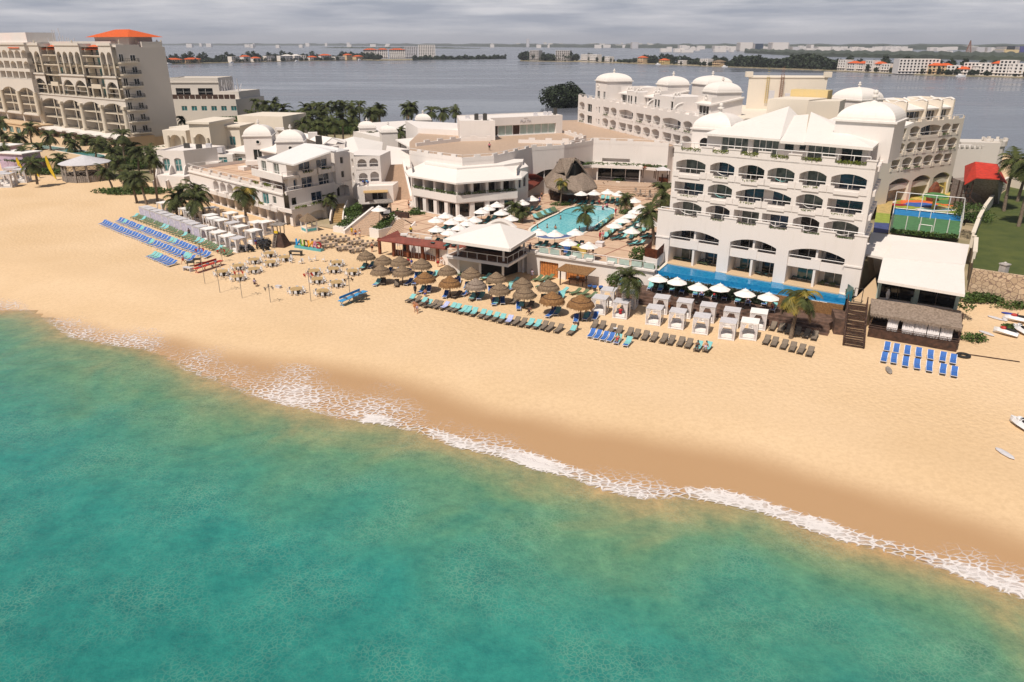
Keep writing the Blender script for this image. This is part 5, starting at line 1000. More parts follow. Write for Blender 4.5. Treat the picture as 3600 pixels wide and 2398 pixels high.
for i in range(9):a=Vector((-36.9+i*.02,149.9+i*.52));g.prism([a,a+Vector((1.9,.7)),a+Vector((1.9,1.25)),a+Vector((0,.55))],0,.35*(i+1))
g.build('steps','table_tan',root,org);g=MB();pv=None
for i in range(9):
 t=i/8;p=Vector((-37.2-.3*math.sin(t*3),148.8+t*6.2,.9+t*2.8));q=p+Vector((2.4,.9,0))
 if pv:
  for A2,B2 in((pv[0],p),(pv[1],q)):g.add([A2,B2,Vector((B2.x,B2.y,0)),Vector((A2.x,A2.y,0)),A2+Vector((.25,0,0)),B2+Vector((.25,0,0)),Vector((B2.x+.25,B2.y,0)),Vector((A2.x+.25,A2.y,0))],[(0,1,2,3),(7,6,5,4),(0,4,5,1)])
 pv=(p,q)
g.build('side_wall','plaster',root,org)
for nm,lab,a,b_,h_,n_ in(('planting_bed','green shrub bed in a sloping white planter between the two stairways',(-26.0,138.0,1.0),(-21.8,143.4,3.2),1.1,900),('planting_bed','green bushes at the foot of the wide steps by the dark bins',(-33.8,142.5,.4),(-31.2,148.5,2.2),.9,500),('planting_bed','bushes under the villa balcony beside the curved stair',(-34.4,151.5,.9),(-31.6,153.5,1.9),1.6,700)):
 h=MB();hedge(h,a,b_,2.3,h_,n_*2,.2);t=thing(nm,lab,'shrubs',a);h.build('foliage','leaf_green',t,a)
 g=MB();A2,B2=Vector(a),Vector(b_);d=(B2-A2);d.z=0;d.normalize();s_=Vector((-d.y,d.x,0))*1.3;g.prism([A2-s_-d*.3,A2+s_-d*.3,B2+s_+d*.3,B2-s_+d*.3],0,(a[2]+b_[2])/2*.8+.1);g.build('planter_wall','plaster',t,a)
# LEFT VILLAS
root,org=bld('villa','white flat-roofed villa with tall green windows and stepped scroll walls','building',(-84,196),0);w=MB()
v0,v1,v2,v3=Vector((-90.2,192.0)),Vector((-83.2,191.6)),Vector((-76.0,201)),Vector((-88,206));Wd=block(w,[v0,v1,v2,v3],0,8.8,{0:[op(1.2,3.0,3.9,7.3,.35,.35),op(4.2,6.0,3.9,7.3,.35,.35)]},par=.35)
for a in(1.2,4.2):window(root,org,Wd[0],a+.1,a+1.7,4.0,7.0,.35,'glass_teal',1,.5)
g=MB()
for x in(-90.2,-86.9,-83.2):
 pv=None
 for k in range(9):
  t=k/8;p=Vector((x,191.6-t*4.6,5.6-3.6*t+.5*math.sin(t*7)));
  if pv:g.add([pv,p,Vector((x,p.y,0)),Vector((x,pv.y,0)),pv+Vector((.25,0,0)),p+Vector((.25,0,0)),Vector((x+.25,p.y,0)),Vector((x+.25,pv.y,0))],[(0,1,2,3),(7,6,5,4),(0,4,5,1)])
  pv=p
g.build('scroll_wall','plaster',root,org)
for a,b_,c,d,z in((-81.5,196.0,5,4,5.6),(-78.2,199,4.5,5,7.2)):Wd=block(w,[Vector((a,b_)),Vector((a+c,b_)),Vector((a+c,b_+d)),Vector((a,b_+d))],0,z,{0:[op(.8,3.0,z-2.8,z-.7,0,.25)]});window(root,org,Wd[0],.8,3.0,z-2.8,z-.7,.25,'glass_teal',1)
Wd=block(w,[Vector((-76.6,203)),Vector((-69.0,199.5)),Vector((-64,206)),Vector((-73,211))],0,7.4,{0:[op(1.6,5.2,4.3,6.3,0,.3)],1:[op(1.5,3.2,4.2,6.2,0,.3)]});window(root,org,Wd[0],1.6,5.2,4.3,6.3,.3,'glass_teal',1);window(root,org,Wd[1],1.5,3.2,4.2,6.2,.3,'glass_teal',0)
w.prism([(-77.2,202.4),(-68.9,198.6),(-63.2,206.2),(-73,212)],7.2,7.7);r=MB();ap=Vector((-70.3,206.5,9.4));q=[Vector((-76.6,203,7.7)),Vector((-69.0,199.6,7.7)),Vector((-64,206,7.7)),Vector((-73,211,7.7))]
for i in range(4):r.poly([q[i],q[(i+1)%4],ap])
r.build('roof','roof_white',root,org);w.prism([(-90.6,189.5),(-82,186.8),(-80,190),(-89,193)],0,3.4);w.build('wall','plaster',root,org)
for k,(x,y)in enumerate(((-85.5,199.5),(-81.5,197.5),(-79.5,199),(-76.8,199.4),(-73,214))):g=MB();g.box((0,0,.6),(1.3,.9,1.2));tag(g.build('air_conditioner','frame_dark' if k<2 else 'canvas_grey',None,(x,y,8.8 if k<3 else 7.6)),'rooftop air-conditioning box on the villas left of the domes, %s from the left'%ordn(k),'air conditioner','rooftop air conditioners')
root,org=bld('villa_row','row of cream Mediterranean villas with columns and arched loggias, left of the domes further back','building',(-96,235),0);w=MB()
Wd=block(w,[Vector((-108,236)),Vector((-100,234)),Vector((-98,246)),Vector((-106,248))],0,9.5,{0:[op(2.2,6.2,4.2,8.2,1.7,2)]});Wd=block(w,[Vector((-97.4,231)),Vector((-90.6,229)),Vector((-88,243)),Vector((-95,246))],0,12.2,{0:[op(1.4,5.2,4.3,9.0,1.8,2)]});w.prism([(-98,230.4),(-90.2,228.4),(-87.5,243.5),(-95.5,246.5)],11.9,12.5)
Wd=block(w,[Vector((-90,238)),Vector((-84.5,237)),Vector((-83,246)),Vector((-89,247))],0,10.4,{0:[op(1.8,3.8,4.8,7.4,0,.2)]});window(root,org,Wd[0],1.8,3.8,4.8,7.4,.2,'glass_teal',1);w.prism([(-90.4,237.4),(-84,236.4),(-82.6,246.3),(-89.3,247.5)],10.2,10.7)
w.prism([(-115,236),(-83,232),(-78,246),(-110,252)],0,4.0);w.prism([(-112,250),(-92,246),(-78,262),(-104,268)],0,9.0);w.prism([(-90,252),(-74,248),(-70,262),(-86,266)],0,12.4);w.build('wall','plaster_cream',root,org)
g=MB()
for x,y in((-106.2,235.2),(-101.3,233.8),(-96.2,230.2),(-91.6,228.9),(-81,236),(-78.5,236.6)):g.cyl((x,y,3.9),(x,y,8.0),.42,.36,10)
g.build('column','stone_trim',root,org)
r=MB();roofslab(r,[(-98,210,5.5),(-80,206,6.5),(-74,214,6.5),(-92,220,5.5)],.4);r.build('terrace_roof','roof_white',root,org);g=MB();g.prism([(-97,211),(-80,207.5),(-75,214),(-92,219)],0,5.2);g.build('base','plaster',root,org)
root,org=bld('office_building','plain white block with two dark windows and rooftop antennas, right of the big left hotel','building',(-160,425),0);w=MB()
a,b_=P('a',1560,520,16.5),P('a',2012,512,16.5);a.z=b_.z=0;a=Vector((-150,345));b_=Vector((-129.2,346.5));sx=346/P('a',2010,515,16).y
xl,xr=[ray('a',x,600)[0]/ray('a',x,600)[1]*350 for x in(1570,2012)];zt=HT('a',2010,505,350);zm=HT('a',2100,690,345);zr=HT('a',2100,620,350);xr2=ray('a',2165,650)[0]/ray('a',2165,650)[1]*345
Wd=block(w,[Vector((xl,350)),Vector((xr,350)),Vector((xr+1,366)),Vector((xl,366))],0,zt-.4,{0:[op(2.0,8.6,zm+.4,zm+3.8,0,.3),op((xr-xl)-9.6,(xr-xl)-3.0,zm+.4,zm+3.8,0,.3)]},par=.4)
window(root,org,Wd[0],2.0,8.6,zm+.4,zm+3.8,.3,'glass_dark',1,.5);window(root,org,Wd[0],(xr-xl)-9.6,(xr-xl)-3.0,zm+.4,zm+3.8,.3,'glass_dark',1,.5)
w.prism([(xl-.3,349.6),(xr+.3,349.6),(xr+.5,350),(xl-.3,350)],zt-2.2,zt-1.8)
Wd=block(w,[Vector((xl-2,344)),Vector((xr2,344)),Vector((xr2+5,368)),Vector((xl-2,364))],0,zm-.6,{0:[op(8+i*4.4,10.4+i*4.4,zm-5.4,zm-3.4,0,.2)for i in range(6)]})
for i in range(6):window(root,org,Wd[0],8+i*4.4,10.4+i*4.4,zm-5.4,zm-3.4,.2,'glass_teal',1)
w.prism([(xr+.2,349),(xr2+.3,348),(xr2+4,366),(xr+1.5,366)],zm-.8,zr-.4);w.build('wall','plaster_hotel',root,org)
g=MB()
for i in range(12):x=xl+(xr2-xl)*i/12;g.box((x+1.3,344.1,zm+.5),(2.3,.08,1.9))
g.build('terrace_screen','timber_dark',root,org);g=MB()
for i in range(12):x=xr+1+i*.75;hh=random.uniform(1.5,5);g.cyl((x,350+random.random()*3,zr-.5),(x,350+random.random()*3,zr+hh),.16,n=5)
g.build('antennas','canvas_grey',root,org)
# BIG HOTEL AT THE LEFT
FH=Fr(-125.3,251.2,-36)
def hotel():
 root,org=bld('resort_hotel','large cream seven-storey hotel with giant columned arches and orange roof tiles at the left edge','building',FH.w(-30,8),3);w=MB()
 g0=-59.9;W_=14.6
 cols_=[-59.97,-43.9,-29.6,-15.4,-.9]
 ops=[op(cols_[i]+.55+61,cols_[i+1]-.55+61,6.0,15.85,1.5,3.2)for i in range(4)]
 W3=wall(w,FH.w(-61,0),FH.w(0,0),6.0,17.3,ops);w.prism([FH.w(-61.2,-.25),FH.w(.3,-.25),FH.w(.3,0),FH.w(-61.2,0)],17.0,17.35)
 t=MB()
 for c in cols_:t=MB();t.cyl(FH.w(c,-.35,6.0),FH.w(c,-.35,14.3),.75,.6,12);t.box(tuple(FH.w(c,-.3,14.7)),(1.9,1.5,.8),math.radians(-36));t.box(tuple(FH.w(c,-.35,6.3)),(2.1,1.9,.8),math.radians(-36));t.build('column','stone_trim',root,org)
 def slim(*a):q_=MB();q_.cyl(*a);q_.build('slim_column','stone_trim',root,org)
 bal=MB();rail_=MB();trim=MB()
 def slab(u0_,u1_,z,v0=-.2,v1=3.1):
  bal.prism([FH.w(u0_,v0),FH.w(u1_,v0),FH.w(u1_,v1),FH.w(u0_,v1)],z-.3,z)
  for k in range(int((u1_-u0_)/.55)+1):x=u0_+k*.55;rail_.cyl(FH.w(x,v0+.1,z),FH.w(x,v0+.1,z+1.0),.045,n=4)
  rail_.cyl(FH.w(u0_,v0+.1,z+1.0),FH.w(u1_,v0+.1,z+1.0),.06,n=4);rail_.cyl(FH.w(u0_,v0+.1,z+.5),FH.w(u1_,v0+.1,z+.5),.05,n=4)
 for i in range(4):
  a,b_=cols_[i]+.6,cols_[i+1]-.6;m=(a+b_)/2;sl=2 if i else 2
  for z in(6.1,9.4,12.7):
   slab(a,m+1.5,z,.1);slab(m+1.7,b_,z,.25)
   for q,gl in((a+.8,'glass_dark'),(m-.9,'glass_teal'),(m+2.6,'glass_dark')):window(root,org,W3,q+61,q+61+2.9,z+.05,z+2.5,3.2,gl,1)  # dark panes widened to deepen the arch recesses in place of shade
  slim(FH.w(m+1.6,.2,6),FH.w(m+1.6,.2,15.6),.22,.22,8)
  for z in(6.1,):
   trim.prism([FH.w(m+1.5,.2),FH.w(m+1.75,.2),FH.w(m+1.75,3.1),FH.w(m+1.5,3.1)],z,z+2.9)
 W4=wall(w,FH.w(-66,2.6),FH.w(0,2.6),17.3,33.0);groups=[(-67,-54.5,2),(-42.3,-24.0,4),(-11.3,-2.6,2)];groups=[(-62.8,-52.4,2),(-40.4,-23.2,4),(-10.4,-2.4,2)]
 for z in(17.5,20.7,24.0,27.4,30.6):
  if z<30:slab(-61,0,z,.35,2.6)
  else:slab(-52,-40.6,z-.0,.35,2.6);slab(-23,-10.6,z,.35,2.6)
  for k in range(13):q=-60+k*4.7;window(root,org,W4,q+66,q+66+2.8,z+.05,z+2.5,.0,'glass_dark' if k%3 else 'glass_teal',0,proud=.05)  # extra wide dark panes added to darken the recessed back wall like shade
  for k in range(7):q=-57+k*9.0;trim.prism([FH.w(q,.5),FH.w(q+.25,.5),FH.w(q+.25,2.6),FH.w(q,2.6)],z,z+2.4)
 for(a,b_,n)in groups:
  s=(b_-a)/n;Wg=wall(w,FH.w(a,-.2),FH.w(b_,-.2),28.0,34.2,[op(i*s+.45,(i+1)*s-.45,28.0,31.7,(s-.9)/2-.02,1.0,open=True)for i in range(n)])
  wall(w,FH.w(b_,-.2),FH.w(b_,4),28.0,34.2);wall(w,FH.w(a,4),FH.w(a,-.2),28.0,34.2);w.poly([FH.w(a,-.2,34.2),FH.w(b_,-.2,34.2),FH.w(b_,4,34.2),FH.w(a,4,34.2)]);w.prism([FH.w(a-.3,-.5),FH.w(b_+.3,-.5),FH.w(b_+.3,-.2),FH.w(a-.3,-.2)],33.6,34.35)
  for i in range(n+1):x=a+i*s;slim(FH.w(x+(.2 if i==0 else-.2 if i==n else 0),.0,24.6),FH.w(x+(.2 if i==0 else-.2 if i==n else 0),.0,30.0),.33,.28,8)
  w.prism([FH.w(a-.4,-.5),FH.w(b_+.4,-.5),FH.w(b_+.4,.35),FH.w(a-.4,.35)],23.9,24.4)
  n2=max(1,n//2);s2=(b_-a)/n2;Wp=wall(w,FH.w(a,-.1),FH.w(b_,-.1),19.0,23.9,[op(i*s2+.4,(i+1)*s2-.4,19.0,22.6,min(2.2,(s2-.9)/2),.9,open=True)for i in range(n2)])
  for i in range(n2+1):slim(FH.w(a+i*s2,0,17.4),FH.w(a+i*s2,0,20.4),.33,.3,8)
 for a,b_ in((-52,-40.6),(-23,-10.6)):
  bal.prism([FH.w(a+3,-.1),FH.w(b_-3,-.1),FH.w(b_-3,.3),FH.w(a+3,.3)],20.2,21.6)
  for q in(a+3.2,b_-3.2):slim(FH.w(q,.05,17.4),FH.w(q,.05,20.2),.3,.3,8)
 r=MB()
 for a,b_ in((-52.2,-40.6),(-23,-10.6)):roofslab(r,[FH.w(a,.6,32.5),FH.w(b_,.6,32.5),FH.w(b_,4.5,33.8),FH.w(a,4.5,33.8)],.2)
 r.build('tile_roof','roof_terracotta',root,org)
 bal.build('balcony','stone_trim',root,org);rail_.build('railing','frame_dark',root,org);trim.build('balcony_divider','stone_trim',root,org)
 Ws=wall(w,FH.w(0,0),FH.w(0,16.6),5.0,33.2);wall(w,FH.w(0,16.6),FH.w(-66,16.6),5,33.2)
 for k,z in enumerate((7.0,10.6,14.2,18.0,21.6,25.2,28.8)):
  window(root,org,Ws,.6,2.0,z,z+2.3,0,'glass_dark',1,proud=.05);window(root,org,Ws,4.2,5.9,z+.2,z+2.0,0,'glass_dark',1,proud=.05);g=MB();g.prism([FH.w(0.02,0),FH.w(1.6,.2),FH.w(1.6,6.4),FH.w(.02,6.8)],z-.45,z-.15);bb_=g.build('side_balcony','stone_trim',root,org);railing(bb_,org,[FH.w(.1,.1,z-.15),FH.w(1.5,.3,z-.15),FH.w(1.5,6.3,z-.15),FH.w(.1,6.7,z-.15)],1.1,2,.5,.05,'frame_dark')
 w.poly([FH.w(-66,0,33.2),FH.w(0,0,33.2),FH.w(0,16.6,33.2),FH.w(-66,16.6,33.2)])
 for a,b_ in((-8,-5),(-4.6,-.2)):w.prism([FH.w(a,9),FH.w(b_,9),FH.w(b_,16),FH.w(a,16)],33.2,34.8)
 w.prism([FH.w(-2.4,.3),FH.w(0,.3),FH.w(0,8),FH.w(-2.4,8)],33.2,33.9)
 w.prism([FH.w(-55,5),FH.w(-12,5),FH.w(-12,15),FH.w(-55,15)],33.2,34.9);w.prism([FH.w(-26,7),FH.w(-4,7),FH.w(-4,15),FH.w(-26,15)],33.2,36.3)
 w.build('wall','plaster_hotel',root,org)
 g=MB();q=[FH.w(-28.2,5,36.2),FH.w(-.5,5,36.2),FH.w(-2,18,36.2),FH.w(-27,18,36.2)];a1,a2=FH.w(-19,11,38.6),FH.w(-10,11,38.6)
 for pts in((q[0],q[1],a2,a1),(q[1],q[2],a2),(q[2],q[3],a1,a2),(q[3],q[0],a1)):g.poly(pts)
 g.poly(q[::-1]);g.build('hip_roof','roof_terracotta',root,org)
 b=MB();b.prism([FH.w(-61,-4.2),FH.w(.4,-4.2),FH.w(.4,3),FH.w(-61,3)],5.5,6.0)
 for k in range(8):x=-58+k*8.0;b.prism([FH.w(x,-5.2),FH.w(x+5,-5.2),FH.w(x+5,-4.2),FH.w(x,-4.2)],5.3,5.8);b.prism([FH.w(x+2,-4.6),FH.w(x+2.9,-4.6),FH.w(x+2.9,-3.8),FH.w(x+2,-3.8)],3,5.4)
 b.build('pergola','roof_white',root,org);b=MB();b.prism([FH.w(-61,-5.6),FH.w(1,-5.6),FH.w(1,-5.2),FH.w(-61,-5.2)],5.0,5.35);b.build('pergola_beam','timber_dark',root,org)
 W0=MB();Wg=wall(W0,FH.w(-61,0),FH.w(.6,0),2.5,5.6,[op(2+i*7.7,7.6+i*7.7,2.6,5.2,0,1.6)for i in range(8)]);W0.prism([FH.w(.3,-3.6),FH.w(1.2,-3.6),FH.w(.6,7.0),FH.w(.3,7.0)],1,5.7);wall(W0,FH.w(.6,0),FH.w(.6,7.5),.5,5.6);wall(W0,FH.w(.0,7.5),FH.w(.0,16.6),.5,5.6);W0.build('ground_floor','stone_base',root,org)
 g=MB()
 for u_,v_ in((-6.5,5),(-3.2,9),(-.6,16),(-3,16),(-60,2),(-34,3)):finial(g,FH.w(u_,v_),34.4,.7)
 g.build('roof_urns','stone_trim',root,org)
 g=MB()
 for k in range(9):u_=-62+k*1.9;g.cyl(FH.w(u_,8+k%3,34),FH.w(u_-(.8 if k==4 else 0),8+k%3,36+random.uniform(0,3)+(3 if k==4 else 0)),.14,n=5)
 g.build('antennas','canvas_grey',root,org)
 w=MB();LV=7.0;ops=[]
 for i in range(3):ops+=[op(2+i*14.3,14.6+i*14.3,9.9,19.0,1.6,3),op(1.6+i*14.3,15+i*14.3,6.2,9.0,0,2.5)]
 W3=wall(w,FH.w(-104,-1.5),FH.w(-60.2,-1.5),6,22,ops);w.prism([FH.w(-104,-1.9),FH.w(-60.4,-1.9),FH.w(-60.4,-1.5),FH.w(-104,-1.5)],9.3,9.8)
 op2=[]
 for i in range(8):op2+=[op(1.5+i*5.4,6.0+i*5.4,22.2,24.6,0,2),op(1.5+i*5.4,6.0+i*5.4,25.6,28.2,.9 if i%2 else 0,2),op(1.5+i*5.4,6.0+i*5.4,29.2,32,.9,2)]
 wall(w,FH.w(-104,-1.2),FH.w(-60.2,-1.2),22,34.5,op2);w.prism([FH.w(-104,-1.6),FH.w(-60,-1.6),FH.w(-60,-1.2),FH.w(-104,-1.2)],33.8,34.4)
 w.prism([FH.w(-104,3.1),FH.w(-60.3,3.1),FH.w(-60.3,18),FH.w(-104,18)],3,34.6);wall(w,FH.w(-60.2,-1.5),FH.w(-60.2,.2),2,34.5)
 w.build('wall','plaster_hotel',root,org)
 t=MB()
 for i in range(4):x=-102.2+i*14.3;t.cyl(FH.w(x,-1.9,9.9),FH.w(x,-1.9,17.6),.8,.65,12)
 for i in range(3):
  for z in(10.1,13.2,16.2):t.prism([FH.w(-102+i*14.3+.6,-1.3),FH.w(-89.6+i*14.3-.3,-1.3),FH.w(-89.6+i*14.3-.3,1.4),FH.w(-102+i*14.3+.6,1.4)],z-.3,z)
  t.cyl(FH.w(-95.5+i*14.3,-1.1,10),FH.w(-95.5+i*14.3,-1.1,19),.22,n=8)
 t.build('column','stone_trim',root,org)
 rr=MB()
 for i in range(3):
  for z in(10.1,13.2,16.2,6.3):
   for k in range(20):x=-101.5+i*14.3+k*.6;rr.cyl(FH.w(x,-1.2,z),FH.w(x,-1.2,z+1),.05,n=4)
   rr.cyl(FH.w(-101.5+i*14.3,-1.2,z+1),FH.w(-90+i*14.3,-1.2,z+1),.06,n=4)
 rr.build('railing','frame_dark',root,org)
 b=MB();Wq=wall(b,FH.w(-104,-6.5),FH.w(-55,-6.5),1.5,6.2,[op(2+i*6.2,6.0+i*6.2,2.6,5.2,0,.4)for i in range(7)]);b.prism([FH.w(-104,-6.8),FH.w(-54.5,-6.8),FH.w(-54.5,0),FH.w(-104,0)],6.2,6.6);wall(b,FH.w(-55,-6.5),FH.w(-55,0),1.5,6.2);b.build('ground_floor','stone_base',root,org)
 for i in range(7):window(root,org,Wq,2+i*6.2,6+i*6.2,2.6,5.2,.4,'glass_teal',1)
 r=MB()
 for a,b_ in((-74,-65),(-92,-82)):roofslab(r,[FH.w(a,-1.6,32.8),FH.w(b_,-1.6,32.8),FH.w(b_,3,34.2),FH.w(a,3,34.2)],.2)
 r.build('tile_roof','roof_terracotta',root,org);g=MB();g.prism([FH.w(-104,4),FH.w(-70,4),FH.w(-70,14),FH.w(-104,14)],34.6,38);g.build('penthouse','roof_white',root,org)
hotel()
g=MB();tr=[P('r',180,640,3).xy,P('r',900,770,3).xy,P('r',1330,750,3).xy,FH.w(1,-3).xy,FH.w(-62,-3).xy,FH.w(-104,-5).xy,Vector((-205,262))]
g.prism(tr,.1,2.95);tag(g.build('hotel_terrace','stone_base'),kind='structure')
hp=[P('r',*e,3.0).xy for e in((385,560),(560,560),(1000,620),(1290,680),(1300,715),(1180,715),(620,615),(400,590))];g=MB();tess_sheet(g,[hp],3.0);t=thing('swimming_pool','long narrow teal pool in front of the left hotel','pool',(hp[0].x,hp[0].y,3));g.build('water','water_tealpool',t,(hp[0].x,hp[0].y,3));g=MB()
for i in range(len(hp)):g.beam(V3(hp[i],3.02),V3(hp[(i+1)%len(hp)],3.02),.5,.1)
g.build('coping','plaster_cream',t,(hp[0].x,hp[0].y,3))
# INFINITY POOL + timber terrace in front of the hotel block
root,org=bld('infinity_pool','long narrow blue infinity pool along the foot of the hotel block','pool',FA.w(12,-3),0)
pq=[P('s3',460,665,3.28),P('s3',1220,800,3.28),P('s3',1430,845,3.28),P('s3',2350,985,3.28),P('s4',240,1010,3.28),P('s4',1135,1165,3.28),P('s4',1300,1210,3.28),P('s4',1290,1260,3.28),P('s3',300,800,3.28)]
g=MB();pqx=[p.xy for p in pq];tess_sheet(g,[pqx],3.2);g.build('water','water_infinity',root,org)
s_,e_=Vector(pq[8].xy),Vector(pq[7].xy);u=(e_-s_).normalized();nn=Vector((u.y,-u.x))
g=MB();wall(g,s_+nn*.05,e_+nn*.05,2.2,3.19);g.poly([V3(s_+nn*.05,3.19),V3(e_+nn*.05,3.19),V3(e_-nn*.1,3.21),V3(s_-nn*.1,3.21)]);g.prism([s_+nn*.9,e_+nn*.9,e_+nn*.06,s_+nn*.06],2.0,2.5);g.build('spill_edge','water_infinity',root,org)
g=MB();g.prism([s_+nn*1.05,e_+nn*1.05,e_+nn*.9,s_+nn*.9],1.2,2.75);g.build('catch_trough','paint_skyblue',root,org)
g=MB();g.prism([s_+nn*1.5,e_+nn*1.5,e_+nn*1.05,s_+nn*1.05],.4,2.6);g.build('trough_wall','timber_deck',root,org)
g=MB();cp=[pq[8],pq[0],pq[1],pq[2],pq[3],pq[4],pq[5],pq[6]]
for i in range(len(cp)-1):
 if i in(1,3,5)or True:a,b_=V3(cp[i].xy,3.28),V3(cp[i+1].xy,3.28);g.beam(a,b_,.45,.12)
g.build('coping','plaster_cream',root,org)
g=MB();hp_=[];hedge(g,V3(s_+nn*1.9,.8),V3(s_.lerp(e_,.62)+nn*1.9,.6),.8,2.1,6500,.17);t=thing('hedge','dark green hedge wall below the infinity pool, behind the row of white umbrellas','hedge',tuple(V3(s_+nn*1.9,.5)));g.build('foliage','leaf_dark',t,tuple(t.location))
g=MB();a,b_=s_.lerp(e_,.62)+nn*1.6,e_+nn*1.6;g.prism([a,b_,b_-nn*.3,a-nn*.3],.4,2.7);tag(g.build('reed_screen','thatch_new',None,tuple(V3(a,0))),'brown reed-covered wall behind the yellowish palm','screen');
for o in[bpy.data.objects['reed_screen']]:o.location=(0,0,0)
dk=[P('m',730,560,1.2),P('m',1000,355,1.2),P('n',1210,480,1.2)]
T0,T1=P('m',735,560,1.15),P('n',1720,790,1.15);root,org=bld('timber_steps','wide dark stone-and-timber terrace with long steps, between hedge and white cabanas','terrace',(25,95),0)
uu=(T1.xy-T0.xy).normalized();n2=Vector((uu.y,-uu.x));Lt=(T1.xy-T0.xy).length;g=MB();a,b_=T0.xy,T1.xy
bA_,bB_=s_+nn*1.2-u*1.5,e_+nn*1.2
g.prism([a,b_,bB_,bA_],.0,1.18)
for k in range(3):g.prism([a+n2*(.55*(k+1)),b_+n2*(.55*(k+1))+uu*.2,b_+n2*(.55*k+.001),a+n2*(.55*k+.001)],0,1.18-.3*(k+1))
g.build('steps','timber_deck',root,org)
for k,e in enumerate((('n',1545,585),('n',1640,600))):
 c=P(*e,2.0);t=thing('sign_board',('blank white board leaning on the brown screen, left one','white board with a small blue-green picture strip, right one')[k],'sign',tuple(c));g=MB();g.box((0,0,-.2),(.95,.08,1.9),-.63);g.build('panel','metal_white',t)
 if k:g=MB();g.box((-.04,-.07,.45),(.6,.03,.3),-.63);g.build('picture','paint_skyblue',t)
root,org=bld('planter_box','white planter box with brown bamboo screen at the left corner of the hotel block','planter',(21.5,111),3.3);w=MB();a=P('s3',45,740,3.35);b_=P('s3',275,790,3.35);c=P('s3',395,660,3.35)
d=Vector((a.x,a.y))+(c.xy-b_.xy);w.prism([a.xy,b_.xy,c.xy,d],3.3,4.9);w.build('wall','plaster',root,org);g=MB();q=inset([a.xy,b_.xy,c.xy,d],.12)
for i in(0,1,3):wall(g,q[i],q[(i+1)%4],4.9,6.3);wall(g,q[(i+1)%4],q[i],4.9,6.3)
g.build('bamboo_screen','timber_red',root,org)
# CHAPEL-LIKE GLASS PAVILION at the right, thatched bar below, stairs
root,org=bld('glass_pavilion','glass-walled pavilion under a broad white roof at the right, above the thatched bar','pavilion',(55,95),3.3)
c0,c1,c2,c3=P('h',866,748,7.0),P('h',1552,862,7.0),P('h',1545,630,7.6),P('h',905,575,7.6);r=MB();roofslab(r,[c0,c1,c2,c3],.35);d0,d1,d2,d3=P('h',960,575,7.6),P('h',1530,628,7.6),P('h',1512,462,7.9),P('h',985,440,7.9)
roofslab(r,[c3+Vector((0,0,.06)),d1+Vector((0,0,.06)),d2,P('h',985,440,7.7),P('h',958,530,7.7)],.35);roofslab(r,[P('h',770,545,6.9),P('h',905,572,6.9),P('h',958,530,7.1),P('h',985,440,7.3),P('h',800,425,7.2)],.3);roofslab(r,[P('h',800,425,7.2),P('h',985,440,7.3),P('h',1512,462,7.7),P('h',1510,458,7.8),P('h',812,372,7.6)],.3)
r.build('roof','roof_white',root,org);w=MB();f0,f1=P('h',862,890,3.3).xy,P('h',1472,985,3.3).xy;cu_=(f1-f0).normalized();cn=Vector((-cu_.y,cu_.x))
w.prism([f0+cn*7.0,f1+cn*7.0,f1+cn*22,f0+cn*22],3.2,6.9);w.prism([f0,f1,f1+cn*7.2,f0+cn*7.2],3.0,3.34);w.build('wall','plaster',root,org)
g=MB();
for t_ in(0,.5,1):c=f0.lerp(f1,t_);g.box((c.x,c.y,5.0),(.42,.42,3.4),math.atan2(cu_.y,cu_.x))
g.build('column','glass_pale',root,org)
for k in range(4):a=f0.lerp(f1,k/4)+cn*.4;b_=f0.lerp(f1,(k+1)/4-.01)+cn*.4;g=MB();g.add([V3(a,3.35),V3(b_,3.35),V3(b_,6.7),V3(a,6.7)],[(0,1,2,3)]);g.build('window','glass_dark',root,org)
g=MB();g.add([V3(f1+cn*.4,3.35),V3(f1+cn*7,3.35),V3(f1+cn*7,6.7),V3(f1+cn*.4,6.7)],[(0,1,2,3)]);g.build('window','glass_dark',root,org);g=MB();g.add([V3(f0+cn*7,3.35),V3(f0+cn*.4,3.35),V3(f0+cn*.4,6.7),V3(f0+cn*7,6.7)],[(0,1,2,3)]);g.build('window','glass_dark',root,org)
g=MB();cx=f0.lerp(f1,.47)-cn*.15;g.box((cx.x,cx.y,4.8),(.16,.16,2.4),0);g.box((cx.x,cx.y,5.45),(1.6,.14,.18),math.atan2(cu_.y,cu_.x));g.box((cx.x,cx.y,3.7),(.5,.4,.9));tag(g.build('cross','glass_pale',None),'pale cross standing in front of the glass pavilion','cross')
g=MB();sx=f0.lerp(f1,.13)-cn*.1;g.lathe((sx.x,sx.y,3.4),[(.22,0),(.2,.3),(.26,.7),(.2,1.0),(.12,1.1),(.15,1.25),(0,1.4)],10);tag(g.build('statue','metal_white'),'small white statue at the left front of the glass pavilion','statue')
g=MB();wk=[P('h',720,930,3.3).xy,P('h',800,940,3.3).xy,P('h',860,890,3.3).xy,c3.xy,P('h',800,380,3.3).xy,FA.w(27.6,22).xy,FA.w(27.6,0).xy,P('s4',1310,1320,3.3).xy]
g.prism(wk,.1,3.28);tag(g.build('walkway','stone_base'),kind='structure')
root,org=bld('gate','thin metal gate frame with small green panels at the head of the dark stairs','gate',P('s4',1400,1330,3.3).xy,3.3);g=MB();a,b_=P('s4',1405,1325,3.3),P('s4',1540,1345,3.3)
for p in(a,b_):g.cyl(p,p+Vector((0,0,1.9)),.05,n=5)
g.beam(a+Vector((0,0,1.9)),b_+Vector((0,0,1.9)),.06);g.beam(a+Vector((0,0,.1)),b_+Vector((0,0,.1)),.06);g.build('frame','frame_dark',root,org);g=MB();g.box((a.x-.3,a.y+.7,4.3),(.08,1.6,1.9));g.build('panel','glass_teal',root,org)
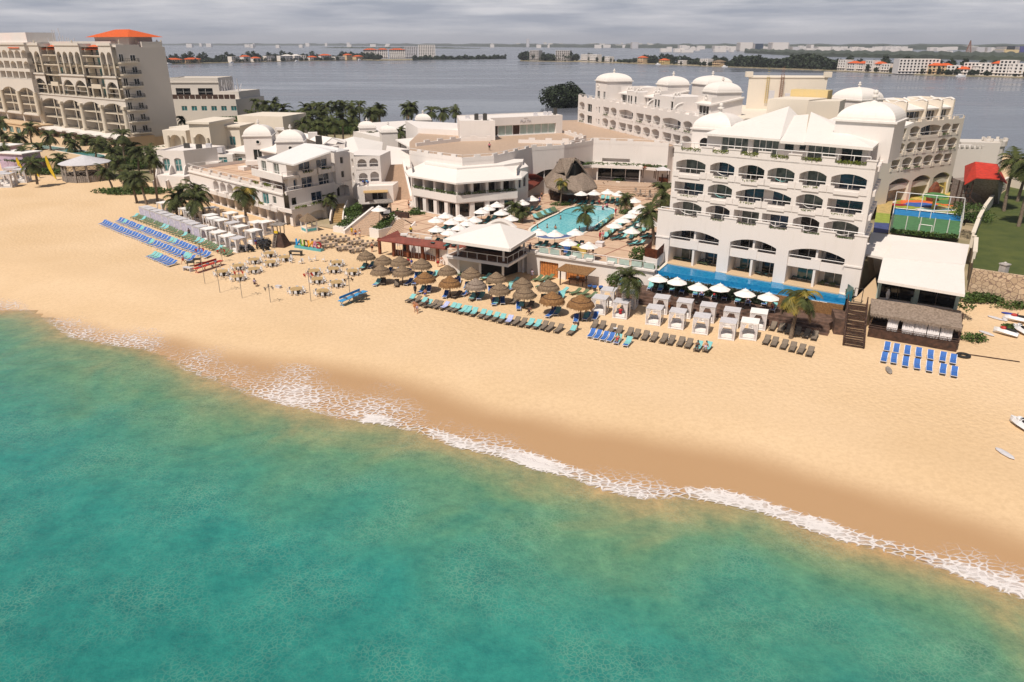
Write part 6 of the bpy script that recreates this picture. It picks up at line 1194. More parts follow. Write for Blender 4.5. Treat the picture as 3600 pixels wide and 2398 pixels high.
t=thing('staircase','dark timber stairway with two landings dropping to the beach beside the thatched bar','stairs',(43,88,0));og=(43,88,0)
a,b_,c,d=P('h',592,1265,0),P('h',752,1292,0),P('h',626,922,3.3),P('h',778,942,3.3);g=MB();n=22
for i in range(n):
 z=3.3*(i+1)/n;p=[a.lerp(c,i/n),b_.lerp(d,i/n),b_.lerp(d,(i+.78)/n),a.lerp(c,(i+.78)/n)];g.prism(p,z-.1,z)
g.build('steps','timber_dark',t,og);g=MB()
for p,q in((a,c),(b_,d)):g.beam(p+Vector((0,0,.1)),q+Vector((0,0,.1)),.2,.35);g.beam(p+Vector((0,0,1.0)),q+Vector((0,0,1.0)),.09);[g.beam(p.lerp(q,k/6),p.lerp(q,k/6)+Vector((0,0,1.0)),.1)for k in range(7)]
g.build('handrail','timber_dark',t,og)
g=MB();g.prism([P('n',1720,780,0).xy,P('n',1765,915,0).xy,P('n',1880,930,0).xy,P('n',1900,830,0).xy],0,2.1);tag(g.build('towel_hut','timber_deck'),'low dark timber hut beside the dark stairs','hut')
root,org=bld('thatched_bar','long beach bar with a thatched lean-to roof and white curtains on a dark timber deck','building',(50,87),0)
h0,h1,h2,h3=P('h',812,893,4.3),P('h',1522,992,4.3),P('h',1532,1130,3.1),P('h',806,1010,3.1);r=MB();roofslab(r,[h3,h2,h1,h0],.22);r.build('roof','thatch_grey',root,org);g=MB();rnd=random.Random(8)
for k in range(160):p=h3.lerp(h2,(k+rnd.random())/160)-Vector((0,0,.12));g.poly([p+Vector((-.06,0,0)),p+Vector((.06,0,0)),p+Vector((rnd.uniform(-.05,.05),-.12,-rnd.uniform(.15,.45)))])
g.build('thatch_fringe','thatch_grey',root,org)
k0,k1=P('h',780,1195,0).xy,P('h',1482,1318,0).xy;ku=(k1-k0).normalized();kn=Vector((-ku.y,ku.x));g=MB();g.prism([k0,k1,k1+kn*5.0,k0+kn*5.0],0,1.15);g.prism([k0+kn*3.4,k1+kn*3.4,k1+kn*5.0,k0+kn*5.0],1.15,3.3);g.build('deck','timber_dark',root,org)
g=MB()
for k in range(6):c=k0.lerp(k1,k/5)+kn*.2;g.cyl(V3(c,1.1),V3(c+kn*.9,3.2),.09,n=6)
g.build('post','timber_dark',root,org)
for k,(s0_,s1_)in enumerate(((.2,.32),(.37,.50),(.505,.64),(.65,.78),(.79,.92))):
 g=MB();n=14;V=[]
 for i in range(n+1):
  c=k0.lerp(k1,s0_+(s1_-s0_)*i/n)+kn*(.1+.05*math.sin(i*2));V+=[V3(c,1.25),V3(c+kn*.75,3.0)]
 g.add(V,[(2*i,2*i+2,2*i+3,2*i+1)for i in range(n)]);g.build('curtain','cloth_white',root,org)
railing(root,org,[V3(k0+kn*.05,1.15),V3(k1+kn*.05,1.15)],.5,2,1.2,.04,'timber_dark')
ms_=bpy.data.materials.new('rubble_stone');ms_.use_nodes=True;nt=ms_.node_tree;b=nt.nodes['Principled BSDF'];L=nt.links.new;b.inputs['Roughness'].default_value=.9
tc=N(nt,'ShaderNodeTexCoord');v=N(nt,'ShaderNodeTexVoronoi',feature='DISTANCE_TO_EDGE');v.inputs['Scale'].default_value=1.7;v2=N(nt,'ShaderNodeTexVoronoi');v2.inputs['Scale'].default_value=1.7;r_=N(nt,'ShaderNodeValToRGB');r_.color_ramp.elements[0].position=.02;r_.color_ramp.elements[1].position=.07;mx=N(nt,'ShaderNodeMix',data_type='RGBA');mx.inputs['A'].default_value=(.20,.13,.10,1)
r2_=N(nt,'ShaderNodeValToRGB');r2_.color_ramp.elements[0].color=(.40,.29,.19,1);r2_.color_ramp.elements[1].color=(.60,.46,.32,1)
L(tc.outputs['Object'],v.inputs['Vector']);L(tc.outputs['Object'],v2.inputs['Vector']);L(v.outputs['Distance'],r_.inputs[0]);L(r_.outputs[0],mx.inputs['Factor']);L(v2.outputs['Color'],r2_.inputs[0]);L(r2_.outputs[0],mx.inputs['B']);L(mx.outputs['Result'],b.inputs['Base Color']);M['rubble']=ms_
root,org=bld('stone_wall','rough stone retaining wall with a square pillar, holding up the lawn at the right edge','wall',(70,101),0);w=MB()
wa,wb,wc=P('h',1600,655,4.2).xy,Vector((66.2,102.4)),P('h',2016,730,4.2).xy;wd_=wb+(wc-wb)*4
wall(w,wb,wd_,-.2,4.2);wk_=P('h',1640,345,4.2).xy;wall(w,wk_,wb,-.2,4.2);nw=(wd_-wb).normalized();nn3=Vector((-nw.y,nw.x));w.prism([wb,wd_,wd_+nn3*.45,wb+nn3*.45],4.2,4.4);w.build('wall','rubble',root,org)
g=MB();c=P('h',1862,690,4.2);g.box((c.x,c.y+.3,4.3),(.9,.9,2.0),.4);g.box((c.x,c.y+.3,5.35),(1.1,1.1,.15),.4);g.lathe((c.x,c.y+.3,5.4),[(.25,0),(.25,.15),(.1,.25),(0,.3)],8);g.build('pillar','conc',root,org)
lw=[wb,wd_,Vector((240,40)),Vector((190,130)),Vector((124,182)),Vector((98,151)),Vector((82.3,129.6)),wk_];g=MB();tess_sheet(g,[lw],4.05);tag(g.build('lawn','grass'),kind='structure')
root,org=bld('boundary_wall','curving cream boundary wall with stepped top beside the lawn','wall',(82,129),4);w=MB();pts=[wb.lerp(wk_,.25),wb.lerp(wk_,.6),P('h',1600,455,4.2).xy,P('h',1640,345,4.2).xy,P('h',1690,250,4.2).xy,P('h',1760,150,4.2).xy,P('h',1790,60,4.2).xy,P('e',2190,1180,4.2).xy,P('e',2352,1215,4.2).xy]
for i in range(len(pts)-1):
 a,b_=pts[i],pts[i+1];d=(b_-a).normalized();n_=Vector((d.y,-d.x))*.2;h_=(.9,1.1,1.6,1.9,2.0,2.0,1.8,1.8)[i];w.prism([a+n_,b_+n_,b_-n_,a-n_],3.4,4.2+h_);w.prism([a+n_*1.5,b_+n_*1.5,b_-n_*1.5,a-n_*1.5],4.2+h_,4.35+h_)
w.build('wall','plaster_cream',root,org)
root,org=bld('sports_court','small green and blue fenced sports court behind the white roofs at the right','sports court',(76,135),3.3);q0_,q1_,q2_,q3_=P('u6',300,665,3.4),P('u6',1255,735,3.4),P('u6',1285,500,3.4),P('u6',355,405,3.4);q4_,q5_=P('u6',1290,425,3.4),P('u6',360,330,3.4)
g=MB();g.poly([q0_,q1_,q2_,q3_]);g.build('surface','court_green',root,org);g=MB();g.poly([q3_,q2_,q4_,q5_]);g.build('blue_band','court_blue',root,org);g=MB();q=[P('u6',75,655,3.4),P('u6',285,665,3.4),P('u6',350,215,3.4),P('u6',140,235,3.4)];m1=[P('u6',95,515,3.4),P('u6',300,530,3.4),P('u6',120,380,3.4),P('u6',315,400,3.4)]
for nm,pts,mt_ in(('path',(q[0],q[1],m1[1],m1[0]),'play_navy'),('path',(m1[0],m1[1],m1[3],m1[2]),'play_lime'),('path',(m1[2],m1[3],q[2],q[3]),'play_sand')):g=MB();g.poly(pts);g.build('painted_path',mt_,root,org)
g=MB()
for a,b_,hh,n_ in((q5_,q4_,3.4,6),(q0_,q5_,3.4,4),(q1_,q4_,3.4,5)):
 for k in range(n_):p=a.lerp(b_,k/(n_-1));g.cyl(p,p+Vector((0,0,hh)),.07,n=5)
 g.cyl(a+Vector((0,0,hh)),b_+Vector((0,0,hh)),.06,n=5)
 if n_==6:g.cyl(a+Vector((0,0,.2)),b_+Vector((0,0,.2)),.06,n=5)
for k in range(5):p=q0_.lerp(q1_,.2*k+.02);g.cyl(p,p+Vector((0,0,3.2)),.07,n=5)
g.build('fence','metal_white',root,org)
for k,(a,b_)in enumerate(((P('u6',705,455,3.4),P('u6',860,470,3.4)),(P('u6',690,665,3.4),P('u6',865,690,3.4)))):
 g=MB();g.cyl(a,a+Vector((0,0,1.6)),.07,n=5);g.cyl(b_,b_+Vector((0,0,1.6)),.07,n=5);g.cyl(a+Vector((0,0,1.6)),b_+Vector((0,0,1.6)),.07,n=5);tag(g.build('goal','metal_white',None),('white goal frame at the blue end of the court','white goal frame at the hedge end of the court')[k],'goal','goals on the sports court')
g=MB();hedge(g,P('u6',320,660,3.5),P('u6',1240,745,3.5),1.1,.7,1500,.2);tag(g.build('hedge','leaf_green'),'low hedge between the white roof and the green court','hedge')
root,org=bld('playground','colourful painted playground with slides, a mushroom shade and a wading pool','playground',(88,152),3.3)
def disc(c,rx_,ry_,mt_,nm,z=.01,n=20):g=MB();g.poly([(c.x+rx_*math.cos(t*2*math.pi/n)*(1+.12*math.sin(3*t)),c.y+ry_*math.sin(t*2*math.pi/n)*(1+.1*math.cos(2*t)),c.z+z)for t in range(n)]);return g.build(nm,mt_,root,org)
g=MB();g.poly([P('u6',360,320,3.35),P('u6',1290,410,3.35),P('u6',1260,80,3.35),P('u6',420,160,3.35)]);g.build('surface','play_lime',root,org)
for e,rx_,ry_,mt_,z in(((700,250),4.0,3.2,'play_orange',.02),((730,275),3.2,2.4,'play_blue',.03),((1150,260),2.6,5.0,'play_orange',.02),((1080,235),3.0,2.8,'play_green',.03),((1120,320),2.8,2.0,'play_sand',.025),((420,275),1.8,1.2,'letter_red',.03),((650,180),1.3,2.4,'play_yellow',.02),((1060,120),1.6,2.4,'play_yellow',.02),((950,340),4.0,1.9,'plaster',.04),((960,335),3.4,1.4,'water_tealpool',.05)):disc(P('u6',*e,3.36),rx_,ry_,mt_,'painted_patch',z)
c=P('u6',900,330,3.4);g=MB();g.cyl(c,c+Vector((0,0,2.6)),.35,.25,8);g.build('mushroom_stem','play_yellow',root,org);g=MB();g.lathe((c.x,c.y,c.z+2.5),[(2.3,0),(2.1,.3),(1.2,.6),(0,.75)],14);g.build('mushroom_cap','play_green',root,org)
c=P('u6',890,220,3.4);g=MB();g.lathe((c.x,c.y,c.z),[(1.3,0),(1.5,1.0),(1.2,2.6),(.5,3.8),(0,4.1)],10,1,.5);g.build('play_boat','timber_red',root,org);g=MB();c2=P('u6',1040,200,3.4);g.beam(c2,c2+Vector((-.3,0,3.6)),.3);g.beam(c2+Vector((-.3,0,2.6)),c2+Vector((-2.2,.5,3.4)),.2);g.build('play_pole','play_yellow',root,org)
c3_=P('u6',1160,90,3.4);g=MB();
for k in range(5):g.ell((c3_.x+random.uniform(-1,1),c3_.y+random.uniform(-.5,.5),c3_.z+.6+.6*k),(.8,.6,.5));
g.build('play_sculpture','timber_dark',root,org)
railing(root,org,[P('u6',300,180,3.4),P('u6',760,105,3.4),P('u6',1060,75,3.4),P('u6',1230,90,3.4)],1.6,2,2.6,.06)
root,org=bld('play_house','tall rough timber play house with a bright red roof, right of the playground','hut',(98,158),3.3);w=MB()
a0,a1=P('e',1790,1330,3.4),P('e',1975,1330,3.4);zE,zR_=8.6,11.6;e0,e1,e2,e3=P('e',1800,1170,8.4),P('e',2195,1150,8.4),P('e',2105,975,10.6),P('e',1905,962,10.8)
fr=P('e',1905,1105,10.4);w.prism([(e0.x+.6,e0.y),(e1.x-.8,e1.y),(e1.x-.2,e1.y+6),(e0.x+1.2,e0.y+6)],3.3,8.6);w.build('wall','timber_grey',root,org)
r=MB();R_=[P('e',1797,1175,8.4),P('e',1915,1108,10.3),P('e',2130,1120,10.3),P('e',2198,1160,8.2),P('e',2108,985,11.6),P('e',1905,962,12.0),P('e',1810,1000,9.6)]
roofslab(r,[R_[0],R_[1],R_[5],R_[6]],.2);roofslab(r,[R_[1],R_[2],R_[4],R_[5]],.2);roofslab(r,[R_[2],R_[3],R_[4]],.2);r.build('roof','roof_bright_red',root,org)
g=MB();g.poly([R_[0]+Vector((.3,.3,-.2)),R_[1]+Vector((0,.4,-.2)),R_[2]+Vector((0,.4,-.2)),R_[3]+Vector((-.5,.3,-.2)),Vector((R_[3].x-.5,R_[3].y+.3,3.3)),Vector((R_[0].x+.3,R_[0].y+.3,3.3))]);g.build('plank_front','timber_grey',root,org)
g=MB();b0=Vector((R_[0].x-1.0,R_[0].y-1.6,3.3));
for k in range(4):p=b0+Vector(((k%2)*1.8,(k//2)*1.5,0));g.beam(p,p+Vector((0,0,6)),.2)
for k in range(5):g.beam(b0+Vector((0,-.1,1+k*.9)),b0+Vector((1.8,-.1,1+k*.9)),.15)
g.beam(b0+Vector((1.8,0,3)),b0+Vector((5,-1.2,0)),.2);g.build('timber_scaffold','timber_dark',root,org)
root,org=bld('toy_castle','small white mock castle with round tower and battlements, right of the hotel wings','tower',(106,175),3.3);w=MB()
def crenel(c,r_,z0_,z1_,n=16,lip=1.12):
 w.cyl((c.x,c.y,z0_),(c.x,c.y,z1_-1.2),r_,r_,n);w.cyl((c.x,c.y,z1_-1.2),(c.x,c.y,z1_),r_*lip,r_*lip,n)
 for k in range(0,n,2):t_=2*math.pi*k/n;w.box((c.x+r_*lip*.9*math.cos(t_),c.y+r_*lip*.9*math.sin(t_),z1_+.3),(.6,.6,.6),t_)
cA=P('e',2060,985,9.0);yy=cA.y;crenel(Vector((ray('e',2075,800)[0]/ray('e',2075,800)[1]*186,186)),2.5,3,HT('e',2085,765,186));x_=ray('e',1905,800);w.prism([(x_[0]/x_[1]*186-4.4,184.5),(x_[0]/x_[1]*186+4.0,182.5),(x_[0]/x_[1]*186+5,190),(x_[0]/x_[1]*186-4,191)],3,HT('e',1905,775,186))
x2=ray('e',1770,850);zz=HT('e',1770,820,180);cx_,cy_=x2[0]/x2[1]*180,180;w.prism([(cx_-2.4,cy_-2),(cx_+3.2,cy_-3),(cx_+4,cy_+3),(cx_-2,cy_+4)],3,zz)
for k in range(6):w.box((cx_-2.2+k*1.1,cy_-2-.18*k,zz+.25),(.6,.5,.5))
w.build('wall','plaster_hotel',root,org)
root,org=bld('play_deck','dark red timber play deck with ramp and two small shade roofs in the courtyard','play structure',(38,165),3.3)
def Q(x,y,z):return P('u1',x,y,z)
g=MB();dkp=[Q(1255,400,6.1),Q(1630,490,6.1),Q(1633,430,6.1),Q(1290,375,6.1)];roofslab(g,dkp,.9);roofslab(g,[Q(1135,520,3.5),Q(1180,530,3.5),Q(1290,410,6.1),Q(1250,395,6.1)],.3);g.build('deck','timber_red',root,org);g=MB()
for x,y,z in((1255,410,6),(1290,430,6),(1380,440,6),(1470,460,6),(1560,480,6),(1625,490,6),(1630,440,6),(1350,395,6)):p=Q(x,y,z);g.beam(Vector((p.x,p.y,3.3)),Vector((p.x,p.y,7.0)),.22)
for k in range(6):p,q_=dkp[0],dkp[1];a=p.lerp(q_,k/6);b_=p.lerp(q_,(k+1)/6);g.beam(Vector((a.x,a.y,3.4)),b_-Vector((0,0,.6)),.14)
g.build('posts','timber_dark',root,org)
for k,(c_,mt_)in enumerate(((Q(1400,345,8.3),'timber_red'),(Q(1570,385,8.1),'canvas_grey'))):
 g=MB();hw=1.5;cs=[Vector((c_.x+a*hw,c_.y+b_*hw,8.2))for a,b_ in((-1,-1),(1,-1),(1,1),(-1,1))]
 for i in range(4):g.poly([cs[i],cs[(i+1)%4],Vector((c_.x,c_.y,8.9))])
 g.poly(cs[::-1]);r_=g.build('shade_roof',mt_,root,org);g=MB()
 for p in cs:g.beam(Vector((p.x*.85+c_.x*.15,p.y*.85+c_.y*.15,5.9)),Vector((p.x*.85+c_.x*.15,p.y*.85+c_.y*.15,8.2)),.16)
 g.build('posts','timber_dark',r_,org)
g=MB();a,b_=Q(1090,590,3.3),Q(1480,625,3.3)
for k in range(44):p=a.lerp(b_,k/43);g.box((p.x,p.y,4.0),(.16,.05,1.25+.1*(k%2)),0)
for z in(3.7,4.3):g.beam(a+Vector((0,.1,z-3.3)),b_+Vector((0,.1,z-3.3)),.08)
tag(g.build('picket_fence','timber_red'),'reddish timber picket fence in front of the play structure','fence')
g=MB();c_=Q(1500,590,3.3);g.box((c_.x,c_.y,4.4),(3.2,.3,2.2),-.1);tag(g.build('screen','timber_red'),'solid reddish timber panel at the right end of the picket fence','screen')
# PALMS AND PLANTS
def crown_mesh(seed,n=17,Lf=2.7,yellow=False,drop=1.0):
 rnd=random.Random(seed);g=MB()
 for k in range(n):
  az=k*2.4+rnd.uniform(-.2,.2);el=math.radians(rnd.choice([72,52,35,18,2,-15])+rnd.uniform(-8,8));Lk=Lf*rnd.uniform(.8,1.1);p=Vector((0,0,0));d=Vector((math.cos(az)*math.cos(el),math.sin(az)*math.cos(el),math.sin(el)));s=Vector((-math.sin(az),math.cos(az),0));m=9;g.c=1 if(yellow and rnd.random()<.5)else(2 if el<-.1 and rnd.random()<.6 else 0);pts=[p.copy()]
  for i in range(m):d=(d+Vector((0,0,-.20*drop-.02*i))).normalized();p=p+d*Lk/m;pts.append(p.copy())
  for i in range(m):
   a,b=pts[i],pts[i+1];t=(i+.5)/m;wl=Lk*.34*math.sin(math.pi*min(1,t*.85+.13));g.add([a+s*.03,a-s*.03,b-s*.03,b+s*.03],[(0,1,2,3)])
   for q in range(3):
    c=a.lerp(b,q/3);f=(b-a).normalized()
    for sg in(-1,1):
     tip=c+s*sg*wl*rnd.uniform(.8,1.1)+f*wl*.55-Vector((0,0,wl*rnd.uniform(.25,.6)));w_=f*Lk/m*.30;g.add([c-w_*.5,c+w_,tip],[(0,1,2)])
 return g
CR=[]
for k,(sd_,y_)in enumerate(((1,0),(2,0),(3,0),(4,1))):g=crown_mesh(sd_,22 if k<3 else 26,2.6,y_,1.0 if k<3 else 1.2);o=g.build('crown',['leaf_palm','leaf_palm_yellow','leaf_dry']);CR.append(o.data);bpy.data.objects.remove(o)
NP=[0]
def palm(zn,bx,by,cx,cy,gz,label,group=None,sc=1.0,v=None,zc=None):
 if bx is None:c=P(zn,cx,cy,zc);b=Vector((c.x+random.uniform(-.6,.6),c.y+random.uniform(-.5,.5),gz))
 else:
  b=P(zn,bx,by,gz);Y=b.y+random.uniform(-.4,.4);r=ray(zn,cx,cy);c=Vector((r[0]*Y/r[1],Y,H+r[2]*Y/r[1]))
 t=thing('palm_tree',label,'palm tree',b,0,group);g=MB();h=c-b;pv=Vector((0,0,-.2));n=7;lean=Vector((h.x,h.y,0));bend=Vector((random.uniform(-.3,.3),random.uniform(-.3,.3),0))
 r0_=.20*sc
 for i in range(1,n+1):q=i/n;p=lean*(q**1.6)+bend*math.sin(math.pi*q)+Vector((0,0,h.z*q));g.cyl(pv,p,r0_*(1.1-.5*(i-1)/n),r0_*(1.1-.5*q),7,False);pv=p
 g.ell((h.x,h.y,h.z),(.3*sc,.3*sc,.35*sc),7,4);g.build('trunk','trunk_palm',t,smooth=True)
 o=bpy.data.objects.new('crown',CR[(NP[0]%3)if v is None else v]);COL.objects.link(o);o.parent=t;o.location=h;o.rotation_euler=(0,0,random.random()*6.28);k=sc*random.uniform(.92,1.08);o.scale=(k,k,k);NP[0]+=1;return t
gp='tall palms around the left hotel pool'
for i,e in enumerate(((455,1030,380,790),(650,700,600,450),(940,720,890,550),(1190,800,1185,550),(1545,820,1500,440),(410,620,370,350),(125,590,50,440),(30,560,10,270),(735,830,735,730),(1400,800,1385,670),(560,700,480,600),(1640,800,1620,600))):palm('r',e[0],e[1],e[2],e[3],1.0,'coconut palm standing around the long teal pool of the left hotel',gp,1.5)
for i,(e,lab)in enumerate((((1385,1110,1290,890),'leaning palm right beside the grey gazebo'),((1680,1270,1600,970),'palm in the green beach bush, leftmost of the bush group'),((1800,1290,1700,960),'palm in the green beach bush, second from the left'),((1935,1265,1880,740),'tallest dark palm rising from the green beach bush'))):palm('r',*e,0,lab,None,1.35)
for i,e in enumerate(((262,640,200,150),(335,655,280,190),(420,590,365,200),(640,520,640,190),(1685,560,1640,250))):palm('u7',*e,.3,'slender palm between the left hotel wall and the white villas','palms between hotel and villas',1.25)
for e,lab in(((1080,385,1060,180),'short bushy palm leftmost among the lilac cabanas'),((1160,380,1110,90),'dark palm behind the lilac cabanas, second from the left'),((1325,440,1290,180),'palm standing between the cabana rows, in the middle'),((1395,340,1310,70),'dark palm behind the cabanas beside the arcade'),((1910,510,1870,100),'big palm with hanging yellow frond in front of the arcade')):palm('j',*e,0,lab,None,1.5,3 if e[0]==1910 else None)
for i,e in enumerate(((250,640,230,470),(300,820,290,640),(850,640,830,470),(1060,650,1040,500),(1290,720,1290,560),(1450,760,1440,560),(1700,880,1690,650),(1850,900,1840,640),(1560,1080,1540,880),(1480,1000,1450,770),(60,820,60,640),(1980,960,1960,700))):palm('r',*e,.6,'palm in the loose belt between left hotel, gazebo and villas','loose palm belt at the left',1.45)
palm('w1',1215,1530,1215,1255,.3,'small palm in front of the villa balcony planters',None,.95)
for e in((830,700),(915,740),(1000,760),(1075,745),(1165,790),(870,850),(1010,850),(1150,880),(1280,860),(1370,790),(1430,790),(1490,775),(1560,780),(1640,765),(1710,760),(1790,785),(1865,765),(1530,860),(1620,930),(1700,880),(1480,970),(1340,930),(1240,900),(1970,840),(2050,800),(2290,790),(2345,775),(1800,870),(1410,870),(960,900),(1080,850)):palm('b',None,None,e[0],e[1],.1,'dark coconut palm in the dense grove between villas and lagoon','palms of the dense grove',1.75,None,9.5)
for e,lab in(((1830,1180,1830,970),'palm right of the twin dome towers, before the grove'),((1985,1200,1985,1040),'palm beside the grey gable wall behind the arched block'),((2240,1200,2240,1000),'palm left of the sunlit terrace parapet'),((820,1060,820,950),'palm left of the left dome tower')):palm('b',*e,2,lab,None,1.25)
for e in((350,110),(385,70),(565,110),(670,120),(785,110),(30,110),(90,90)):palm('c',None,None,e[0],e[1],.1,'palm at the lagoon shore behind the terrace roofs','palms on the lagoon shore',1.6,None,8.5)
for zn,e,sc,v,lab in(('c',(1748,975,1765,765),.85,3,'young palm with bright fronds in front of the palapa'),('u1',(693,1085,680,880),1.05,None,'palm standing at the near edge of the free-form pool'),('u1',(1140,870,1145,720),1.05,None,'palm at the far right corner of the free-form pool'),('u1',(1450,1250,1415,880),1.35,None,'tall palm rising from the bamboo-screened planter'),('u1',(1575,800,1575,640),1.5,None,'full palm against the left edge of the hotel block'),('u2',(1808,430,1755,220),1.0,None,'left one of two palms between restaurant and pool'),('u2',(1850,440,1875,280),.95,None,'right one of two palms between restaurant and pool')):palm(zn,*e,3.3,lab,None,sc,v)
palm('m',877,858,880,430,0,'tall palm with drooping fronds standing among the white cabanas',None,1.2,2);palm('n',1265,965,1370,500,0,'yellowing palm by the dark steps, its shadow on the sunbeds',None,1.3,3)
for e,lab in(((2165,1420,2265,970),'large palm on the lawn, leaning over the red-roofed play house'),((2300,1560,2420,1000),'palm at the right edge of the lawn'),((2290,1330,2390,1000),'palm behind the lawn wall at the right edge')):palm('e',*e,4,lab,None,1.6)
def bush(name,label,c,r,n,s,m='leaf_green',cat='bush',group=None,flat=.8):g=MB();blob(g,(0,0,r[2]*.5),r,n,s,flat);return tag(g.build(name,m,None,tuple(c)),label,cat,group)
c=P('r',1650,1140,.1);bush('bush','low green bush mound on the sand under the leaning palms',c,(9,3.2,1.0),2600,.3);c=P('r',500,900,.4);bush('bush','low green hedge strip on the sand behind the yellow flags',c,(7,2.4,1.0),1500,.3)
c=P('d',225,470,-.3);c.y+=8;bush('mangrove','round dark green mangrove clump standing in the lagoon',c+Vector((0,0,1)),(12.5,11,9),5200,.8,'leaf_dark','mangrove')
for e,h_,r_,lab in((('k',1875,170),3.4,(1.1,1.1,.9),'clipped round hedge in a circular bed by the white sofas'),(('u1',1295,1400),3.6,(1.4,1.2,1.5),'bright green bush left of the bamboo-screened planter'),(('u1',1355,1490),3.4,(.6,.6,.7),'small round bush at the plaza corner near the infinity pool'),(('u1',1465,1510),3.4,(.7,.5,.5),'small leafy bush beside the infinity pool edge'),(('u1',1070,560),3.6,(1.6,1.2,1.4),'green bush left of the timber fence'),(('u1',750,460),4,(3,2,3),'dark bamboo clump right of the palapa'),(('u1',400,790),3.3,(2.2,1.0,.6),'low planting around the young palm by the pool'),(('c',425,1050),3.3,(2.1,1.6,.4),'round grass bed by the white sofas'),(('s4',1350,1200),3.6,(.45,.45,.7),'round potted shrub at the end of the infinity pool'),(('u1',1160,890),3.3,(1.4,1,.7),'low bush at the far right pool corner'),(('h',1780,905),.3,(5.5,1.2,.8),'creeping green shrubs on the sand below the stone wall'),(('h',1960,960),.2,(3.2,1.1,.6),'creeping green shrubs at the right edge below the stone wall'),(('h',1625,1220),.1,(1.6,1.3,.6),'green beach shrub right of the thatched bar'),(('h',1910,1130),.1,(1.2,.9,.4),'green scrub between the two jet skis'),(('h',1530,960),1.5,(.7,2.6,1.6),'green hedge along the right side of the glass pavilion'),(('h',1600,260),4,(2.6,6,2),'bushy green hedge inside the boundary wall'),(('u6',1560,100),4,(2.8,5,3.4),'leafy green tree beside the red-roofed play house'),(('r',1800,660),2,(16,3,1.6),'dark clipped hedges between the left hotel and the villas'),(('m',700,490),.8,(1.2,.8,1.2),'small bush at the left end of the dark steps'),(('k',1120,195),.8,(1.6,1.2,1),'green shrub below the villa arch'),(('r',450,750),2.9,(9,3,.4),'small lawn patch below the left hotel pool'),(('r',1500,830),.5,(9,4,2.2),'shrubbery between gazebo and villas'),(('r',1250,730),1,(7,3,2),'dark shrubs behind the gazebo roof'),(('b',1450,1010),.3,(26,9,4),'dark undergrowth of the palm grove'),(('b',1000,960),.3,(22,9,4),'dark undergrowth at the left end of the palm grove')):
 bush('bush',lab,P(*e,h_),r_,int(380*max(r_[0]*r_[2],1.2)),.17 if r_[0]<5 else.26,'leaf_green')
# SUN LOUNGERS
def rot2(a,b):d=b-a;return math.atan2(d.y,d.x)-math.pi/2
def lounger(label,sling,frame,wheels=False):
 t=thing('sun_lounger',label,'sun lounger');g=MB();w=.66;bk=Vector((0,1.95,.80))
 for x in(-w/2,w/2):g.beam((x,0,.34),(x,1.25,.34),.055);g.beam((x,1.2,.34),(x,1.93,.76),.05);g.beam((x*.95,1.15,.3),(x*.95,1.75,.3),.05)
 for y in(0,1.25):g.beam((-w/2,y,.34),(w/2,y,.34),.05)
 g.beam((-w/2,1.7,.6),(w/2,1.7,.02),.04)if 0 else None
 g.build('frame',frame,t);
 for x in(-w/2,w/2):
  for y in(.18,1.55):g=MB();g.beam((x,y,.32),(x,y+(-.08 if y<1 else.1),0),.055);g.build('leg',frame,t)
 g=MB();g.add([(-w/2,0,.37),(w/2,0,.37),(w/2,.65,.345),(w/2,1.22,.37),(-w/2,1.22,.37),(-w/2,.65,.345)],[(0,1,2,5),(5,2,3,4)]);g.build('seat',sling,t)
 g=MB();g.add([(-w/2,1.24,.375),(w/2,1.24,.375),(w/2*.95,1.96,.80),(-w/2*.95,1.96,.80)],[(0,1,2,3)]);g.build('backrest',sling,t);return t
LB=lounger('blue lounger','sling_blue','plastic_white');LT=lounger('taupe lounger','sling_taupe','frame_dark');LG=lounger('green lounger','sling_green','sling_green');LQ=lounger('teal lounger','sling_teal','frame_dark')
for l in(LB,LT,LG,LQ):KIDS[l.name]=list(l.children)
def towelm(full,mt_='towel'):
 g=MB();w=.36
 ys=[(1.98,.84),(1.55,.60),(1.25,.42)]+([(.8,.39),(.45,.39)]if full else[(1.1,.40)])
 g.add([(x,y,z)for y,z in ys for x in(-w,w)],[(2*i,2*i+1,2*i+3,2*i+2)for i in range(len(ys)-1)]);return g
TW=[towelm(0).build('towel','towel'),towelm(1).build('towel','towel')];ms3=bpy.data.materials.new('stripes');ms3.use_nodes=True;nt=ms3.node_tree;b=nt.nodes['Principled BSDF'];tc=N(nt,'ShaderNodeTexCoord');wv=N(nt,'ShaderNodeTexWave');wv.inputs['Scale'].default_value=2.2;r_=N(nt,'ShaderNodeValToRGB');r_.color_ramp.interpolation='CONSTANT';r_.color_ramp.elements[1].position=.5;r_.color_ramp.elements[0].color=(.04,.10,.5,1);r_.color_ramp.elements[1].color=(.75,.75,.78,1);nt.links.new(tc.outputs['Object'],wv.inputs['Vector']);nt.links.new(wv.outputs['Color'],r_.inputs[0]);nt.links.new(r_.outputs[0],b.inputs['Base Color']);M['stripes']=ms3
TW.append(towelm(1).build('towel','stripes'))
for t in TW:tag(t,'x','towel')
cnt={}
def place(proto,zn,fx,fy,dx,dy,label,group,z=0.0,tw=None,twl=None,jit=.05):
 a=P(zn,fx,fy,z);b=P(zn,fx+dx,fy+dy,z+.8);o=put(proto,a,rot2(a,b)+random.uniform(-jit,jit),label,group)
 if tw is not None:put(TW[tw],a,o.rotation_euler.z,twl or 'mint towel spread on a lounger of '+group,group and 'towels on '+group)
 return o
gF='the front row of loungers below the thatched umbrellas'
